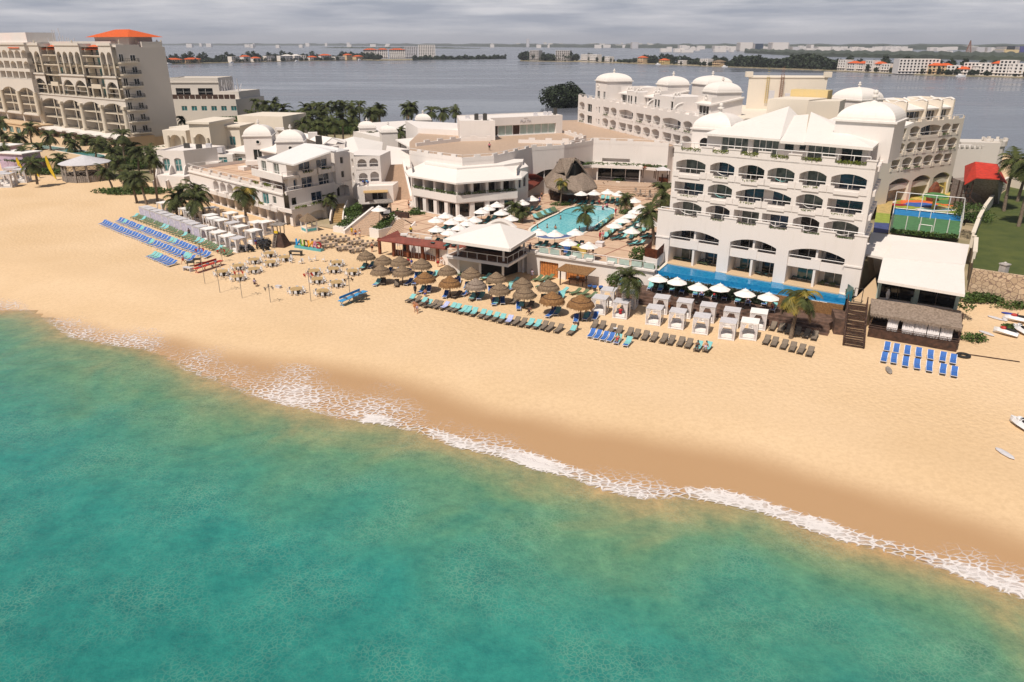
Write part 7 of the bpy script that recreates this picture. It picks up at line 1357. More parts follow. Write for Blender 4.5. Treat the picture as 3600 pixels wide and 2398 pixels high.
for i,x in enumerate(((765,1215),(880,1240),(1010,1285),(1110,1325),(1225,1325),(1330,1350),(1450,1372),(1600,1397),(1700,1418),(1825,1455))):place(LT,'w3',x[0],x[1],110,-165,'taupe lounger in the left half of the front row, nearest the water',gF,0,{0:0,2:0,3:0,6:2,7:0,8:0,9:1}.get(i),'blue-striped towel on the left half of the front lounger row' if i==6 else None)
for i,x in enumerate(((160,992),(265,1017),(395,1047),(487,1072),(607,1097),(718,1127),(842,1152),(947,1167),(1062,1192),(1177,1207),(1302,1227),(1417,1242),(1507,1267),(1657,1292),(1880,1327))):place(LT,'w4',x[0],x[1],72,-150,'single taupe lounger standing apart, a figure bending over it' if i==14 else 'taupe lounger in the right half of the front row, nearest the water',None if i==14 else gF,0,{0:1,1:1,2:0,3:0,4:0,5:0,6:2,9:1,10:1,14:0}.get(i),'blue-striped towel on the right half of the front lounger row' if i==6 else('mint towel on the single taupe lounger' if i==14 else None))
gW='the lounger row in front of the white cabanas'
for i,x in enumerate(((160,992),(285,1008),(435,1058),(560,1092),(722,1122),(852,1152),(992,1177),(1132,1202),(1292,1227),(1422,1257),(1582,1282),(1712,1312),(1865,1362),(2010,1372))):place(LT,'w5',x[0],x[1],55,-160,'taupe lounger in the long row in front of the white cabanas',gW,0,{12:1,13:1}.get(i))
for i,x in enumerate(((100,1142),(200,1167),(310,1192),(415,1212),(535,1247),(690,1287))):place(LB,'w5',x[0],x[1],60,-165,'bright blue lounger pushed close before the taupe row','the six blue loungers before the taupe row',0,{4:1,5:1}.get(i))
gN='the double row of loungers below the yellow palm'
for i,x in enumerate(((1035,887),(1135,907),(1230,927),(1335,952),(1430,977),(1530,1002),(960,1052),(1055,1077),(1165,1107),(1270,1137),(1365,1162),(1470,1192))):place(LT,'n',x[0],x[1],38,-118,'taupe lounger in the back row below the yellow palm' if i<6 else 'taupe lounger in the open front row below the yellow palm',gN)
for i,x in enumerate(((905,1410),(985,1422),(1075,1447),(1170,1467),(1265,1487),(1370,1507),(1460,1527),(930,1325),(1002,1340),(1090,1355),(1182,1373),(1275,1392),(1368,1407),(1450,1425))):place(LB,'h',x[0],x[1],12,-72,'blue lounger of the front line below the thatched bar' if i<7 else 'blue lounger of the back line below the thatched bar','the paired blue loungers below the thatched bar')
gG='the green loungers left of the timber canopy'
for i,(x,tw)in enumerate((((1905,652),None),((2030,677),None),((2160,712),None),((1690,642),1),((1345,545),1),((890,475),1),((430,412),1),((1385,440),None),((1480,420),None),((1290,430),None),((530,470),None),((180,400),None),((30,340),0),((100,370),0))):place(LG,'w4',x[0],x[1],85,-105,'green lounger behind the thatched umbrellas',gG,0,tw)
for i,e in enumerate(((150,1145),(315,1172),(520,1178),(680,1198),(905,1245),(1010,1255),(1215,1288),(1385,1305),(1600,1362),(1775,1387),(2045,1402),(2180,1500),(-60,1110),(-330,1080))):place(LB,'s3',e[0],e[1],35,-140,'blue lounger in the shade line under the six white umbrellas','the loungers on the dark terrace',1.18,1 if i%2==0 else 0)
def row(proto,zn,a,b,n,dx,dy,label,group,mints=(),z=0):
 A,B=P(zn,*a,z),P(zn,*b,z);hd=P(zn,a[0]+dx,a[1]+dy,z+.5);rz=rot2(A,hd)
 for i in range(n):
  p=A.lerp(B,i/(n-1))+Vector((random.uniform(-.08,.08),random.uniform(-.1,.1),0));r=rz+random.uniform(-.04,.04);put(proto,p,r,label,group)
  if i in mints:put(TW[1],p,r,'mint towel on '+group,'towels on '+group)
row(LG,'j',(540,400),(1650,845),31,90,-55,'green lounger in the line beside the left cabanas','the long green lounger line',(0,3,10,11,17,21,22,27))
row(LB,'j',(365,450),(1395,870),33,90,-60,'blue lounger in the upper of two long blue lines','the upper blue lounger line',(2,9,20,21))
row(LB,'j',(165,478),(1205,912),33,90,-60,'blue lounger in the lower of two long blue lines','the lower blue lounger line',(19,30,31))
row(LB,'j',(725,865),(960,965),9,95,-60,'blue lounger in the short separate line nearest the sea at the left','the short blue lounger line',(0,1,2))
# UMBRELLAS
def thatch_umb(mt_,label):
 t=thing('thatched_umbrella',label,'beach umbrella');g=MB();g.cyl((0,0,-.1),(0,0,2.5),.09,.07,7);g.build('pole','timber_dark',t);g=MB();rnd=random.Random(5)
 g.lathe((0,0,1.85),[(1.55,0),(1.5,.22),(1.2,.52),(.9,.68),(.3,1.15),(.0,1.3)],22);g.lathe((0,0,1.85),[(1.62,-.12),(1.30,.42),(1.1,.5)],22)
 for k in range(110):a_=rnd.random()*6.283;c,s=math.cos(a_),math.sin(a_);R=1.6;g.poly([(R*c-.08*s,R*s+.08*c,1.86),(R*c+.08*s,R*s-.08*c,1.86),((R+.1)*c,(R+.1)*s,1.86-rnd.uniform(.18,.4))])
 for k in range(60):a_=rnd.random()*6.283;R=rnd.uniform(.4,1.35);z=1.85+1.3-R*.82;c,s=math.cos(a_),math.sin(a_);g.poly([(R*c-.07*s,R*s+.07*c,z+.08),(R*c+.07*s,R*s-.07*c,z+.08),((R+.3)*c,(R+.3)*s,z-.13)])
 g.build('canopy',mt_,t);g=MB();g.lathe((0,0,1.85),[(1.17,.52),(1.2,.58),(1.14,.6)],22);g.build('rope_band','timber_dark',t);return t
TU=[thatch_umb(m_,'x')for m_ in('thatch','thatch_new','thatch_grey')]
for t in TU:KIDS[t.name]=list(t.children)
def umb(label_='x'):
 t=thing('parasol',label_,'parasol');g=MB();g.cyl((0,0,0),(0,0,2.75),.035,n=6);g.cyl((0,0,0),(0,0,.12),.3,.25,10);g.build('pole','frame_dark',t);g=MB();g.lathe((0,0,2.1),[(1.5,-.04),(1.5,0),(.35,.62)],8,a0=.2);g.build('canopy','umbrella_white',t,smooth=False);g=MB();g.lathe((0,0,2.1),[(.5,.60),(.42,.66),(0,.84)],8,a0=.2);g.cyl((0,0,2.9),(0,0,3.05),.04,n=5);g.build('vent_cap','umbrella_white',t);return t
UM=umb();KIDS[UM.name]=list(UM.children)
lst=[('k',1285,590)]+[('w3',)+e for e in((270,190),(620,225),(1065,285),(210,400),(665,415),(1135,555),(1600,395),(2090,460),(1650,650),(2190,690))]+[('w4',)+e for e in((680,245),(1115,345),(735,435),(1145,500),(1545,390),(1610,610),(2085,685))]
for i,e in enumerate(lst):
 p=P(*e,3.15);p.z=0;row_='back' if i in(0,1,2,3,7,8,11,12,15)else 'front';px_=i
 new=i in(16,17,6,9);o=put(TU[1 if i in(6,9,16,17)else(2 if i==10 else 0)],p,random.random()*6,'thatched beach umbrella of the %s line, %s'%(row_,['left end beside the sand tables','second','third, left of the blue-shirted walker','fourth, before the maroon bar','first and leftmost','second','third, orange-tinted new thatch','fifth, left under the pavilion','sixth, before the pavilion column','fourth, orange-tinted new thatch','fifth, greyest thatch','seventh, before the pavilion corner','eighth, right of the pavilion','sixth','seventh','ninth and rightmost','eighth, dark orange-brown thatch','rightmost, orange-brown, beside the white cabanas'][i]),'thatched umbrellas on the beach',random.uniform(.95,1.04)*(1.12 if i>=16 else 1.0))
 for k in range(3 if i%2 else 2):
  a_=-.9+k*.95+random.uniform(-.2,.2);q=p+Vector((.2+(k-.8)*1.25,-1.5+random.uniform(-.3,.3)+.5*k,0));put(LB if(i+k)%5 else LT,q,random.uniform(-.7,.1),'lounger in the shade around the thatched umbrellas','loungers around the thatched umbrellas')
  if random.random()<.4:put(TW[random.randrange(2)],q,bpy.data.objects[-1].rotation_euler.z if 0 else-.3,'mint towel on a shaded lounger under the thatched umbrellas','towels under the thatched umbrellas')
for i,e in enumerate((('m',1215,370),('m',1440,405),('m',1690,468),('m',1945,478),('m',2240,540),('n',1015,415))):p=P(*e,4.15);p.z=1.18;put(UM,p,random.random(),'white parasol on the dark terrace, %s of six from the left'%ordn(i),'white parasols on the dark terrace',.97)
pu=[('u2',)+e for e in((565,350),(710,285),(925,320),(800,375),(1145,345),(1035,395),(915,460),(575,485),(765,530),(1250,220),(1350,175),(1485,125),(1700,175),(1550,240),(2015,35),(1870,95),(1690,325))]+[('u1',)+e for e in((145,1060),(330,1075),(565,1060),(485,1175),(720,1210),(490,605),(630,620),(780,615),(937,605),(1065,625),(1240,700),(1310,780),(1260,820),(1200,870),(1108,920),(1015,980),(1215,1040),(1360,965),(1450,960))]
for i,e in enumerate(pu):
 p=P(*e,6.2);p.z=3.3;g_='left of the white pavilion roof' if i<9 else 'between restaurant and pool' if i<17 else 'on the near side of the pool' if i<22 else 'in front of the palapa and steps' if i<27 else 'in the double line right of the pool'
 put(UM,p,random.random(),'white parasol '+g_,'pool parasols '+g_,1.0)
 for k in(0,1):
  if i in(3,16,21):continue
  q=p+Vector((-.7+1.3*k,-1.4+.3*k,0));r=(-.5 if i<27 else-.9)+random.uniform(-.15,.15);put(LQ,q,r,'teal lounger under the parasols '+g_,'teal loungers '+g_)
  if random.random()<.35:put(TW[0],q,r,'mint towel on a teal lounger '+g_,'towels on teal loungers')
put(UM,Vector((P('w1',1885,1320,6.0).x,P('w1',1885,1320,6.0).y,2.6)),0,'single white parasol at the top of the wide steps',None,1.05)
def rowp(a,b,n,dx,dy,lab,grp,mints=()):
 A,B=P('u1',*a,3.32),P('u1',*b,3.32);r=rot2(P('u1',0,800,3.3),P('u1',dx,800+dy,3.3))
 for i in range(n):
  p=A.lerp(B,i/(n-1));put(LG if i%3 else LQ,p,r,lab,grp)
  if i in mints:put(TW[1],p,r,'mint towel on '+grp,'towels on '+grp)
rowp((140,960),(360,870),9,-80,-35,'lounger on the left bank of the free-form pool','loungers on the left pool bank',(0,3,5));rowp((790,1090),(960,960),9,75,-40,'lounger on the right bank of the free-form pool','loungers on the right pool bank',(1,4));rowp((900,1180),(1180,960),11,80,-50,'lounger of the long line right of the pool','long lounger line right of the pool',(0,2,5));rowp((870,735),(1040,765),4,40,-40,'lounger at the far end of the pool','loungers at the far end of the pool',(0,1));rowp((1190,1190),(1420,1060),6,80,-50,'lounger of the rightmost pool line by the hotel block','rightmost pool lounger line',(3,))
for i,(a,b_)in enumerate(((540,610),(700,640),(870,650),(955,690),(1040,700),(1600,790),(1750,800),(1880,850),(1990,870))):place(LQ if i%3 else LG,'s3',a,b_,60,-75,'lounger on the ground-floor terrace behind the infinity pool','terrace loungers behind the infinity pool',3.36)
for i,(a,b_)in enumerate(((430,950),(590,980),(870,1050),(1040,1075))):place(LG if i>1 else LQ,'s4',a,b_,40,-110,'lounger in the right bay behind the infinity pool','right bay loungers',3.36)
# CABANAS
def cabana(label,roofm,cur,closed,W=1.9,D_=1.9):
 t=thing('cabana',label,'cabana');g=MB();a,b=W/2,D_/2
 g.box((0,0,2.28),(W+.15,D_+.15,.07));g.build('roof',roofm,t)
 g=MB()
 for x in(-a,a):g.beam((x,-b,2.12),(x,b,2.12),.07)
 for y in(-b,b):g.beam((-a,y,2.12),(a,y,2.12),.07)
 g.box((0,0,.1),(W+.1,D_+.1,.14));g.build('frame','metal_white',t)
 for x in(-a,a):
  for y in(-b,b):g=MB();g.beam((x,y,0),(x,y,2.25),.09);g.build('post','metal_white',t)
 g=MB();g.box((0,.05,.4),(W*.86,D_*.82,.34));g.build('mattress','canvas_white',t);g=MB();g.box((0,b*.68,.72),(W*.8,.2,.42),0,.3);g.build('pillow','canvas_white',t)
 def cur_(x0,y0,x1,y1,tie):
  g=MB();n=10;V=[]
  for i in range(n+1):
   q=i/n;o_=.05*math.sin(i*2.1);nx,ny=(y1-y0),-(x1-x0);l=math.hypot(nx,ny);top=(x0+(x1-x0)*q+nx/l*o_,y0+(y1-y0)*q+ny/l*o_,2.1);k=tie;V+=[top,(x0+(x1-x0)*q*k+nx/l*o_,y0+(y1-y0)*q*k+ny/l*o_,1.1),(x0+(x1-x0)*q*(k+.12)+nx/l*o_,y0+(y1-y0)*q*(k+.12)+ny/l*o_,.12)]
  g.add(V,[(3*i+j,3*i+3+j,3*i+4+j,3*i+1+j)for i in range(n)for j in(0,1)]);g.build('curtain',cur,t)
 if closed:cur_(-a,-b,a,-b,1);cur_(-a,b,-a,-b,1);cur_(a,-b,a,b,1)
 else:cur_(-a,-b,-a*.3,-b,.35);cur_(a,-b,a*.3,-b,.35);cur_(a,-b,a,-b*.2,.5);cur_(a,b,a,b*.2,.5)
 return t
CW=cabana('x','canvas_grey','cloth_white',0);CL=cabana('x','canvas_grey','curtain_lilac',1,2.1,1.7);CO=cabana('x','canvas_white','cloth_white',0,2.0,2.0)
for t in(CW,CL,CO):KIDS[t.name]=list(t.children)
wl_=[('w5',)+e for e in((430,310),(785,350),(1310,435),(1695,500),(2080,565),(290,440),(645,505),(1195,605),(1575,665),(1975,745))]+[('n',)+e for e in((585,625),(900,645),(540,755),(795,755))]
for i,e in enumerate(wl_):p=P(*e,2.3);p.z=0;bk_=i in(0,1,2,3,4,10,11);k_=[0,1,2,3,4,0,1,2,3,4,5,6,5,6][i];put(CO if i in(11,13)else CW,p,math.radians(-22),'white curtained bed cabana, %s from the left in the %s line'%(ordn(k_),'back' if bk_ else 'front'),'white bed cabanas on the sand',1.0)
for i,e in enumerate(((705,262),(765,282),(838,305),(905,330),(978,355),(1055,380),(1122,402),(1200,430),(1265,455),(1345,488))):p=P('j',*e,2.3);p.z=0;put(CL,p,math.radians(-38),'lilac-curtained cabana, %s from the far left in the front line'%ordn(i),'lilac-curtained cabanas',1.05)
for i,e in enumerate(((1445,517),(1555,560),(1665,602),(1785,630),(1235,290),(1262,320),(1480,275),(1700,335),(1465,360),(1505,395),(1592,418),(1725,448),(1815,492),(1970,540),(1815,380),(2005,442),(2100,440),(920,212),(1180,280))):p=P('j',*e,2.3);p.z=0;put(CO if i not in(3,11)else CW,p,math.radians(-38),'open white canopy bed, %s in the front line counting from the lilac ones'%ordn(i)if i<4 else 'white canopy bed in the rear lines before the arcade','white canopy beds front line' if i<4 else 'white canopy beds rear lines',1.08)
for i,e in enumerate(((85,960),(265,905),(150,885),(10,940))):p=P('r',*e,2.3);p.z=0;put(CW,p,.1,'grey canopy bed on the sand at the far left below the yellow flags','far left canopy beds',1.5)
for k,e in enumerate(((-20,600,90,590),(190,690,1,1))):c=P('r',e[0]+60,e[1]+30,3.2);t=thing('cabana',('large white draped tent at the left edge','second white draped tent near the left hotel pool')[k],'tent',(c.x,c.y,0));g=MB();g.box((0,0,5),(10,7,.3),-.3);g.build('roof','canvas_white',t);g=MB();g.box((0,0,2.5),(9,6,4.7),-.3);g.build('curtain','cloth_lilac',t)
c=P('r',985,1010,0);c.y+=4;t=thing('gazebo','round grey-roofed wooden gazebo with lattice railing on the sand at the left','gazebo',(c.x,c.y,0));g=MB();g.lathe((0,0,4.6),[(6.4,-.15),(6.4,0),(0,1.9)],12);g.build('roof','canvas_grey',t);g=MB()
for k in range(12):a_=k*math.pi/6;g.beam((5.8*math.cos(a_),5.8*math.sin(a_),0),(5.6*math.cos(a_),5.6*math.sin(a_),4.6),.42)
g.build('post','timber_grey',t);g=MB();
for k in range(72):a_=k*math.pi/36;g.box((5.7*math.cos(a_),5.7*math.sin(a_),.9),(.08,.42,1.7),a_)
g.build('board_skirt','timber_grey',t);g=MB()
for k in range(24):
 a_,b_=k*math.pi/12,(k+1)*math.pi/12;A,B=Vector((5.6*math.cos(a_),5.6*math.sin(a_),0)),Vector((5.6*math.cos(b_),5.6*math.sin(b_),0));z1_,z2_=Vector((0,0,1.8)),Vector((0,0,2.9));g.beam(A+z1_,B+z2_,.06);g.beam(A+z2_,B+z1_,.06);g.beam(A+z2_,B+z2_,.12)
g.build('lattice_railing','timber_grey',t);g=MB();g.lathe((0,0,.2),[(0,1.6),(5.0,1.6)],14);g.build('floor','timber_dark',t)
for i,(e,hh)in enumerate((((700,990),6.5),((495,965),4.5),((325,930),5.0))):p=P('r',*e,0);t=thing('flag','tall yellow feather flag, %s from the gazebo'%('nearest','second','farthest')[i],'flag',p);g=MB();g.cyl((0,0,0),(-1.4,0,hh),.05,n=5);g.build('pole','frame_dark',t);g=MB();n=8;V=[]
for i in range(0):pass
for i,o in enumerate([x for x in bpy.data.objects if x.name.startswith('flag')]):
 hh=(6.5,4.5,5.0)[i];g=MB();V=[]
 for k in range(9):q=k/8;x=-1.4*q;wd=.25+1.2*math.sin(math.pi*q*.9+.1)*(.6+.4*(1-q));V+=[(x,0,.4+(hh-.4)*q),(x-wd*.9,.15*math.sin(q*5),.3+(hh-.4)*q)]
 g.add(V,[(2*k,2*k+1,2*k+3,2*k+2)for k in range(8)]);g.build('cloth','yellow_flag',o)
# TABLES AND CHAIRS
def chairm(mt_,label):
 t=thing('chair',label,'chair');g=MB();g.box((0,0,.44),(.44,.44,.05));g.build('seat',mt_,t);g=MB();g.box((0,.22,.72),(.44,.05,.5));g.build('backrest',mt_,t);g=MB()
 for x in(-.19,.19):
  for y in(-.19,.19):g.beam((x,y,.43),(x*1.15,y*1.15,0),.045)
 g.build('legs',mt_,t);KIDS[t.name]=list(t.children);return t
CH=chairm('plastic_white','x');CK=chairm('chair_wicker','x')
g=MB();t=thing('round_table','x','table');RT=t;g.cyl((0,0,.70),(0,0,.76),.95,n=24);g.build('tabletop','table_tan',t);g=MB();g.lathe((0,0,0),[(.5,0),(.48,.69)],10);g.build('base','frame_dark',t);KIDS[t.name]=list(t.children)
t=thing('dining_table','x','table');DT=t;g=MB();g.box((0,0,.74),(3.0,.95,.06));g.build('tabletop','table_beige',t)
for x in(-1.2,1.2):g=MB();g.box((x,0,.36),(.1,.7,.7));g.build('leg','frame_dark',t)
KIDS[t.name]=list(t.children)
rt=[('j',)+e for e in((1975,870),(2155,795),(1795,940),(1600,1010),(1975,980),(2170,900),(1790,1065))]+[('k',)+e for e in((335,675),(945,735),(680,835),(910,810),(1130,835),(715,930),(945,970),(470,1050),(780,1070))]
wh=['centre of the left table cluster','topmost of the left table cluster','lower left of the left cluster','behind the second torch pole','middle front of the left cluster','right of centre in the left cluster','behind red pennants, nearest the sea in the left cluster','right end of the left cluster, by the dark bench','top of the right cluster','left of the right cluster, behind the tall torch','centre of the right cluster','right end of the right cluster','beside the red pennants of the right cluster','above the blue buffet','lowest left, standing apart','lowest of the right cluster, left of the blue buffet']
for i,e in enumerate(rt):
 p=P(*e,.75);p.z=0;put(RT,p,0,'round tan table on the sand, '+wh[i],'round tables on the sand')
 for k in range(8):a_=k*math.pi/4+random.uniform(-.1,.1)+.2;put(CH,p+Vector((1.13*math.cos(a_),1.13*math.sin(a_),0)),a_-math.pi/2,'white chair at the table '+wh[i],'white chairs, table '+wh[i],.85)
for i,e in enumerate(((850,435),(1010,457),(1170,487),(860,522),(1030,552),(1180,575),(1330,510),(740,487))):
 p=P('k',*e,.75);p.z=0;r=math.radians(28);put(DT,p,r,'long beige dining table on the sand, '+('topmost','second of the top line','right in the top line','left of the middle line','lower middle','nearest the sea','rightmost by the maroon bar','leftmost beside the letters')[i],'long dining tables on the sand')
 for k in range(6):s_=-1 if k%2 else 1;o_=Vector((math.cos(r),math.sin(r),0))*(-1+k//2)+Vector((-math.sin(r),math.cos(r),0))*.8*s_;put(CK,p+o_,r+(0 if s_>0 else math.pi),'wicker chair at the long beige tables','wicker chairs at the long tables')
for i,e in enumerate(((640,735),(690,725),(520,760),(545,755),(790,735),(410,750))):put(CH,P('k',*e,0),random.random()*6,'loose white chair left on the open sand between the table clusters','loose white chairs')
for i,e in enumerate(((530,1010),(810,1050),(1085,1100),(1380,1150),(1665,1190))):t=thing('side_table','small white side table between taupe loungers, %s from the left'%ordn(i),'side table',P('w5',e[0],e[1],0));g=MB();g.cyl((0,0,.42),(0,0,.46),.27,n=12);g.build('tabletop','plastic_white',t);g=MB();[g.beam((x,y,0),(x*.8,y*.8,.42),.05)for x in(-.2,.2)for y in(-.2,.2)];g.build('legs','plastic_white',t)
# LETTERS (the name faces the town, so the beach sees it reversed)
a,b_=P('w2',1500,1340,.2),P('w2',2045,1425,.2);a.z=b_.z=0;d=(b_-a);Ll=d.length;d.normalize();t=thing('letter_sign','big multicoloured letters spelling CANCUN on a turquoise plinth, seen from behind','sign',a,0);g=MB();n_=Vector((-d.y,d.x,0));g.prism([Vector((0,0,0)),d*Ll,d*Ll+n_*.8,n_*.8],0,.45);g.build('plinth','paint_turq',t)
for i,(ch,c_)in enumerate(zip('CANCUN',('red','pink','yellow','brown','green','blue'))):
 ps=d*(Ll*(.90-.157*i))+n_*.4;lettering(t,(0,0,0),ch,(ps.x,ps.y,.46),(-d.x,-d.y,0),1.75,'letter_'+c_,'letter',ext=.16)
p=P('w2',1215,1330,0);t=thing('lifeguard_tower','dark lifeguard tower with sloping boarded base, ladder and flat roof','lifeguard tower',p,math.radians(-12));g=MB();b0_=[(-1.1,-1.0),(1.3,-1.0),(1.6,1.2),(-1.1,1.2)];t0_=[(-.7,-.5),(.6,-.5),(.6,.8),(-.7,.8)]
g.add([(*q,0)for q in b0_]+[(*q,2.3)for q in t0_],[(i,(i+1)%4,4+(i+1)%4,4+i)for i in range(4)]+[(4,5,6,7)]);g.build('boarded_base','timber_dark',t);g=MB()
for q in t0_:g.beam((*q,2.3),(q[0]*1.1,q[1]*1.1,4.0),.12)
g.build('posts','frame_dark',t);g=MB();g.box((0,.15,4.05),(2.5,2.1,.12));g.build('roof','timber_grey',t);g=MB()
for s in(-.45,.15):g.beam((s-.5,-1.5,0),(s-.3,-.55,2.3),.08)
for k in range(9):q=k/9;g.beam((-.95+.2*q,-1.5+.95*q,2.3*q+.1),(-.35+.2*q,-1.5+.95*q,2.3*q+.1),.07)
g.build('ladder','timber_grey',t);g=MB();g.box((-.3,-.55,2.75),(.7,.05,.45));g.build('yellow_ring','yellow_flag',t)
p=P('w2',1815,1010,0);t=thing('beach_kiosk','small white kiosk with wave-painted counter and thatched pyramid roof','kiosk',p,math.radians(40));g=MB()
for x,y in((-1.1,-1.1),(1.1,-1.1),(1.1,1.1),(-1.1,1.1)):g.box((x,y,1.15),(.22,.22,2.3))
g.build('posts','metal_white',t);g=MB();g.box((0,-1.1,.5),(2.0,.14,1.0));g.box((-1.1,0,.5),(.14,2.0,1.0));g.box((1.1,0,.5),(.14,2.0,1.0));g.build('counter','metal_white',t);g=MB();g.box((0,-1.19,.45),(1.9,.03,.5));g.box((-1.19,0,.45),(.03,1.9,.5));g.build('wave_band','paint_turq',t);g=MB();g.lathe((0,0,2.1),[(2.0,0),(1.9,.15),(0,1.5)],4,a0=math.pi/4);g.build('roof','thatch',t)
p=P('u3',1080,800,3.3);t=thing('drinks_kiosk','dark drinks kiosk with slanted grey roof and grey sign panel above the steps','kiosk',p,math.radians(20));g=MB();g.box((0,0,.6),(1.9,1.1,1.2));g.build('counter','paint_black',t);g=MB();g.box((.1,-.57,.6),(1.3,.03,.7));g.build('sign_panel','canvas_grey',t);g=MB();g.box((-.3,.3,2.5),(3.4,2.2,.12),0,.12);g.build('roof','timber_grey',t);g=MB();[g.beam((x,y,0),(x,y,2.4),.12)for x in(-1,1)for y in(-.5,.6)];g.build('posts','frame_dark',t)
def quad():
 t=thing('quad_bike','x','quad bike');
 for x in(-.48,.48):
  for y in(-.6,.6):g=MB();g.cyl((x-.13,y,.28),(x+.13,y,.28),.28,n=10);g.build('wheel','rubber',t)
 g=MB();g.box((0,.1,.55),(.45,1.3,.3));g.box((0,-.25,.75),(.34,.7,.16));g.box((0,.75,.68),(.9,.35,.08));g.box((0,-.7,.68),(.9,.4,.08));g.build('body','paint_black',t);g=MB();g.cyl((-.36,.42,1.02),(.36,.42,1.02),.03,n=5);g.cyl((0,.45,.7),(0,.42,1.02),.03,n=5);g.build('handlebar','chrome',t);KIDS[t.name]=list(t.children);return t
QB=quad()
for i,e in enumerate(((400,1440),(480,1410),(560,1390),(600,1430),(790,1370),(860,1340),(930,1330),(900,1400),(820,1300),(950,1270),(860,1250))):put(QB,P('w2',*e,0),.5+random.uniform(-.2,.2),'black quad bike parked by the front canopy bed' if i<4 else 'black quad bike in the tight pack left of the lifeguard tower','quad bikes on the beach')
for i,(zn,bx,by,tx,ty,m_)in enumerate((('j',1405,1165,1335,735,'paint_red'),('j',1580,1265,1530,925,'timber_grey'),('j',1840,1330,1795,1000,'paint_red'),('j',2172,1380,2145,1185,'timber_grey'),('k',645,1200,600,860,'paint_red'),('k',1100,1110,1095,920,'timber_dark'),('j',1610,905,1580,750,'paint_red'))):
 p=P(zn,bx,by,0);h_=HT(zn,tx,ty,p.y);t=thing('torch_pole','thin bamboo torch pole with small pennants, %s'%('tall, right of the blue loungers','second from the left','third, before the leftmost tables','short, standing alone nearest the sea','tall, before the right table cluster','at the head of the blue buffet','short, at the end of the red buffet')[i],'torch',p);g=MB();g.cyl((0,0,0),(0,0,h_),.045,n=6);g.cyl((0,0,h_-.1),(0,0,h_+.25),.09,.13,8);g.build('pole','timber_grey',t);g=MB()
 for k in range(6):a_=k*1.05;c,s=math.cos(a_),math.sin(a_);g.beam((0,0,h_-.15),(.75*c,.75*s,h_-.2),.03);g.poly([(.75*c,.75*s,h_-.2),(.45*c,.45*s,h_-.2),(.6*c,.6*s,h_-.7)])
 g.build('pennants',m_,t)
def buffet(zn,a,b_,mt_,label):
 A,B=P(zn,*a,.8),P(zn,*b_,.8);c=(A+B)/2;Lb=(B-A).length;r=math.atan2(B.y-A.y,B.x-A.x);t=thing('buffet_table',label,'table',(c.x,c.y,0),r);g=MB();g.box((0,0,.8),(Lb,.9,.06));g.box((0,.6,1.05),(Lb*.8,.06,.35));g.build('tabletop',mt_,t)
 for k in range(4):g=MB();x=-Lb/2+.3+k*(Lb-.6)/3;g.beam((x,-.35,0),(x,.35,.78),.06);g.beam((x,.35,0),(x,-.35,.78),.06);g.build('trestle',mt_,t)
 for k in range(3):q=c+Vector((math.cos(r),math.sin(r),0))*(-Lb*.3+k*Lb*.28);g=MB();g.ell((0,0,.12),(.3,.22,.2),8,4);tag(g.build('chafing_dish','chrome',None,(q.x,q.y,.83)),'steel chafing dish on the '+label.split(' ')[1]+' buffet table','dish','chafing dishes on the %s buffet'%label.split(' ')[1])
buffet('j',(1280,985),(1600,885),'paint_red','long red trestle buffet table right of the blue loungers');buffet('k',(985,1200),(1285,1075),'paint_skyblue','long blue trestle buffet table below the round tables')
for i,(zn,x,y)in enumerate((('k',1190,1215),('k',1258,1185),('j',1315,920),('j',1240,955))):t=thing('grill','dark charcoal grill stand, %s'%('front one by the blue buffet','rear one by the blue buffet','large one by the red buffet','low one by the red buffet')[i],'grill',P(zn,x,y,0),.3);g=MB();g.box((0,0,.75),(1.2,.7,.25));g.build('tray','frame_dark',t);g=MB();[g.beam((x_,y_,0),(x_,y_,.7),.06)for x_ in(-.5,.5)for y_ in(-.3,.3)];g.build('legs','frame_dark',t)
t=thing('bench','dark timber bench in front of the letter plinth','bench',P('k',470,660,0),-.15);g=MB();g.box((0,0,.75),(2.3,.9,.1));g.build('seat','frame_dark',t);[(lambda g:(g.box((x,0,.35),(.12,.8,.7)),g.build('leg','frame_dark',t)))(MB())for x in(-1,1)]
t=thing('bench','grey stone bench left of the red buffet','bench',P('j',1210,1010,0),-.5);g=MB();g.box((0,0,.6),(1.8,.7,.12));g.build('seat','canvas_grey',t);[(lambda g:(g.box((x,0,.28),(.12,.7,.55)),g.build('leg','canvas_grey',t)))(MB())for x in(-.8,.8)]
o0,o1,o2,o3=P('w4',1665,225,2.6),P('w4',2185,322,2.6),P('w4',2335,200,3.0),P('w4',1830,125,3.0);t=thing('beach_hut','beach counter under an orange-brown reed canopy against the plaza wall','hut',(o0.x,o0.y,0));og=tuple(t.location);g=MB();roofslab(g,[o0,o1,o2,o3],.12);g.build('canopy','thatch_new',t,og);g=MB()
for e in((1738,480),(2165,555)):p=P('w4',*e,0);g.cyl(p,p+Vector((0,0,2.6)),.1,n=6)
for e in((1890,480),(2110,500)):p=P('w4',*e,0);g.cyl(p,p+Vector((0,0,1.0)),.07,n=6)
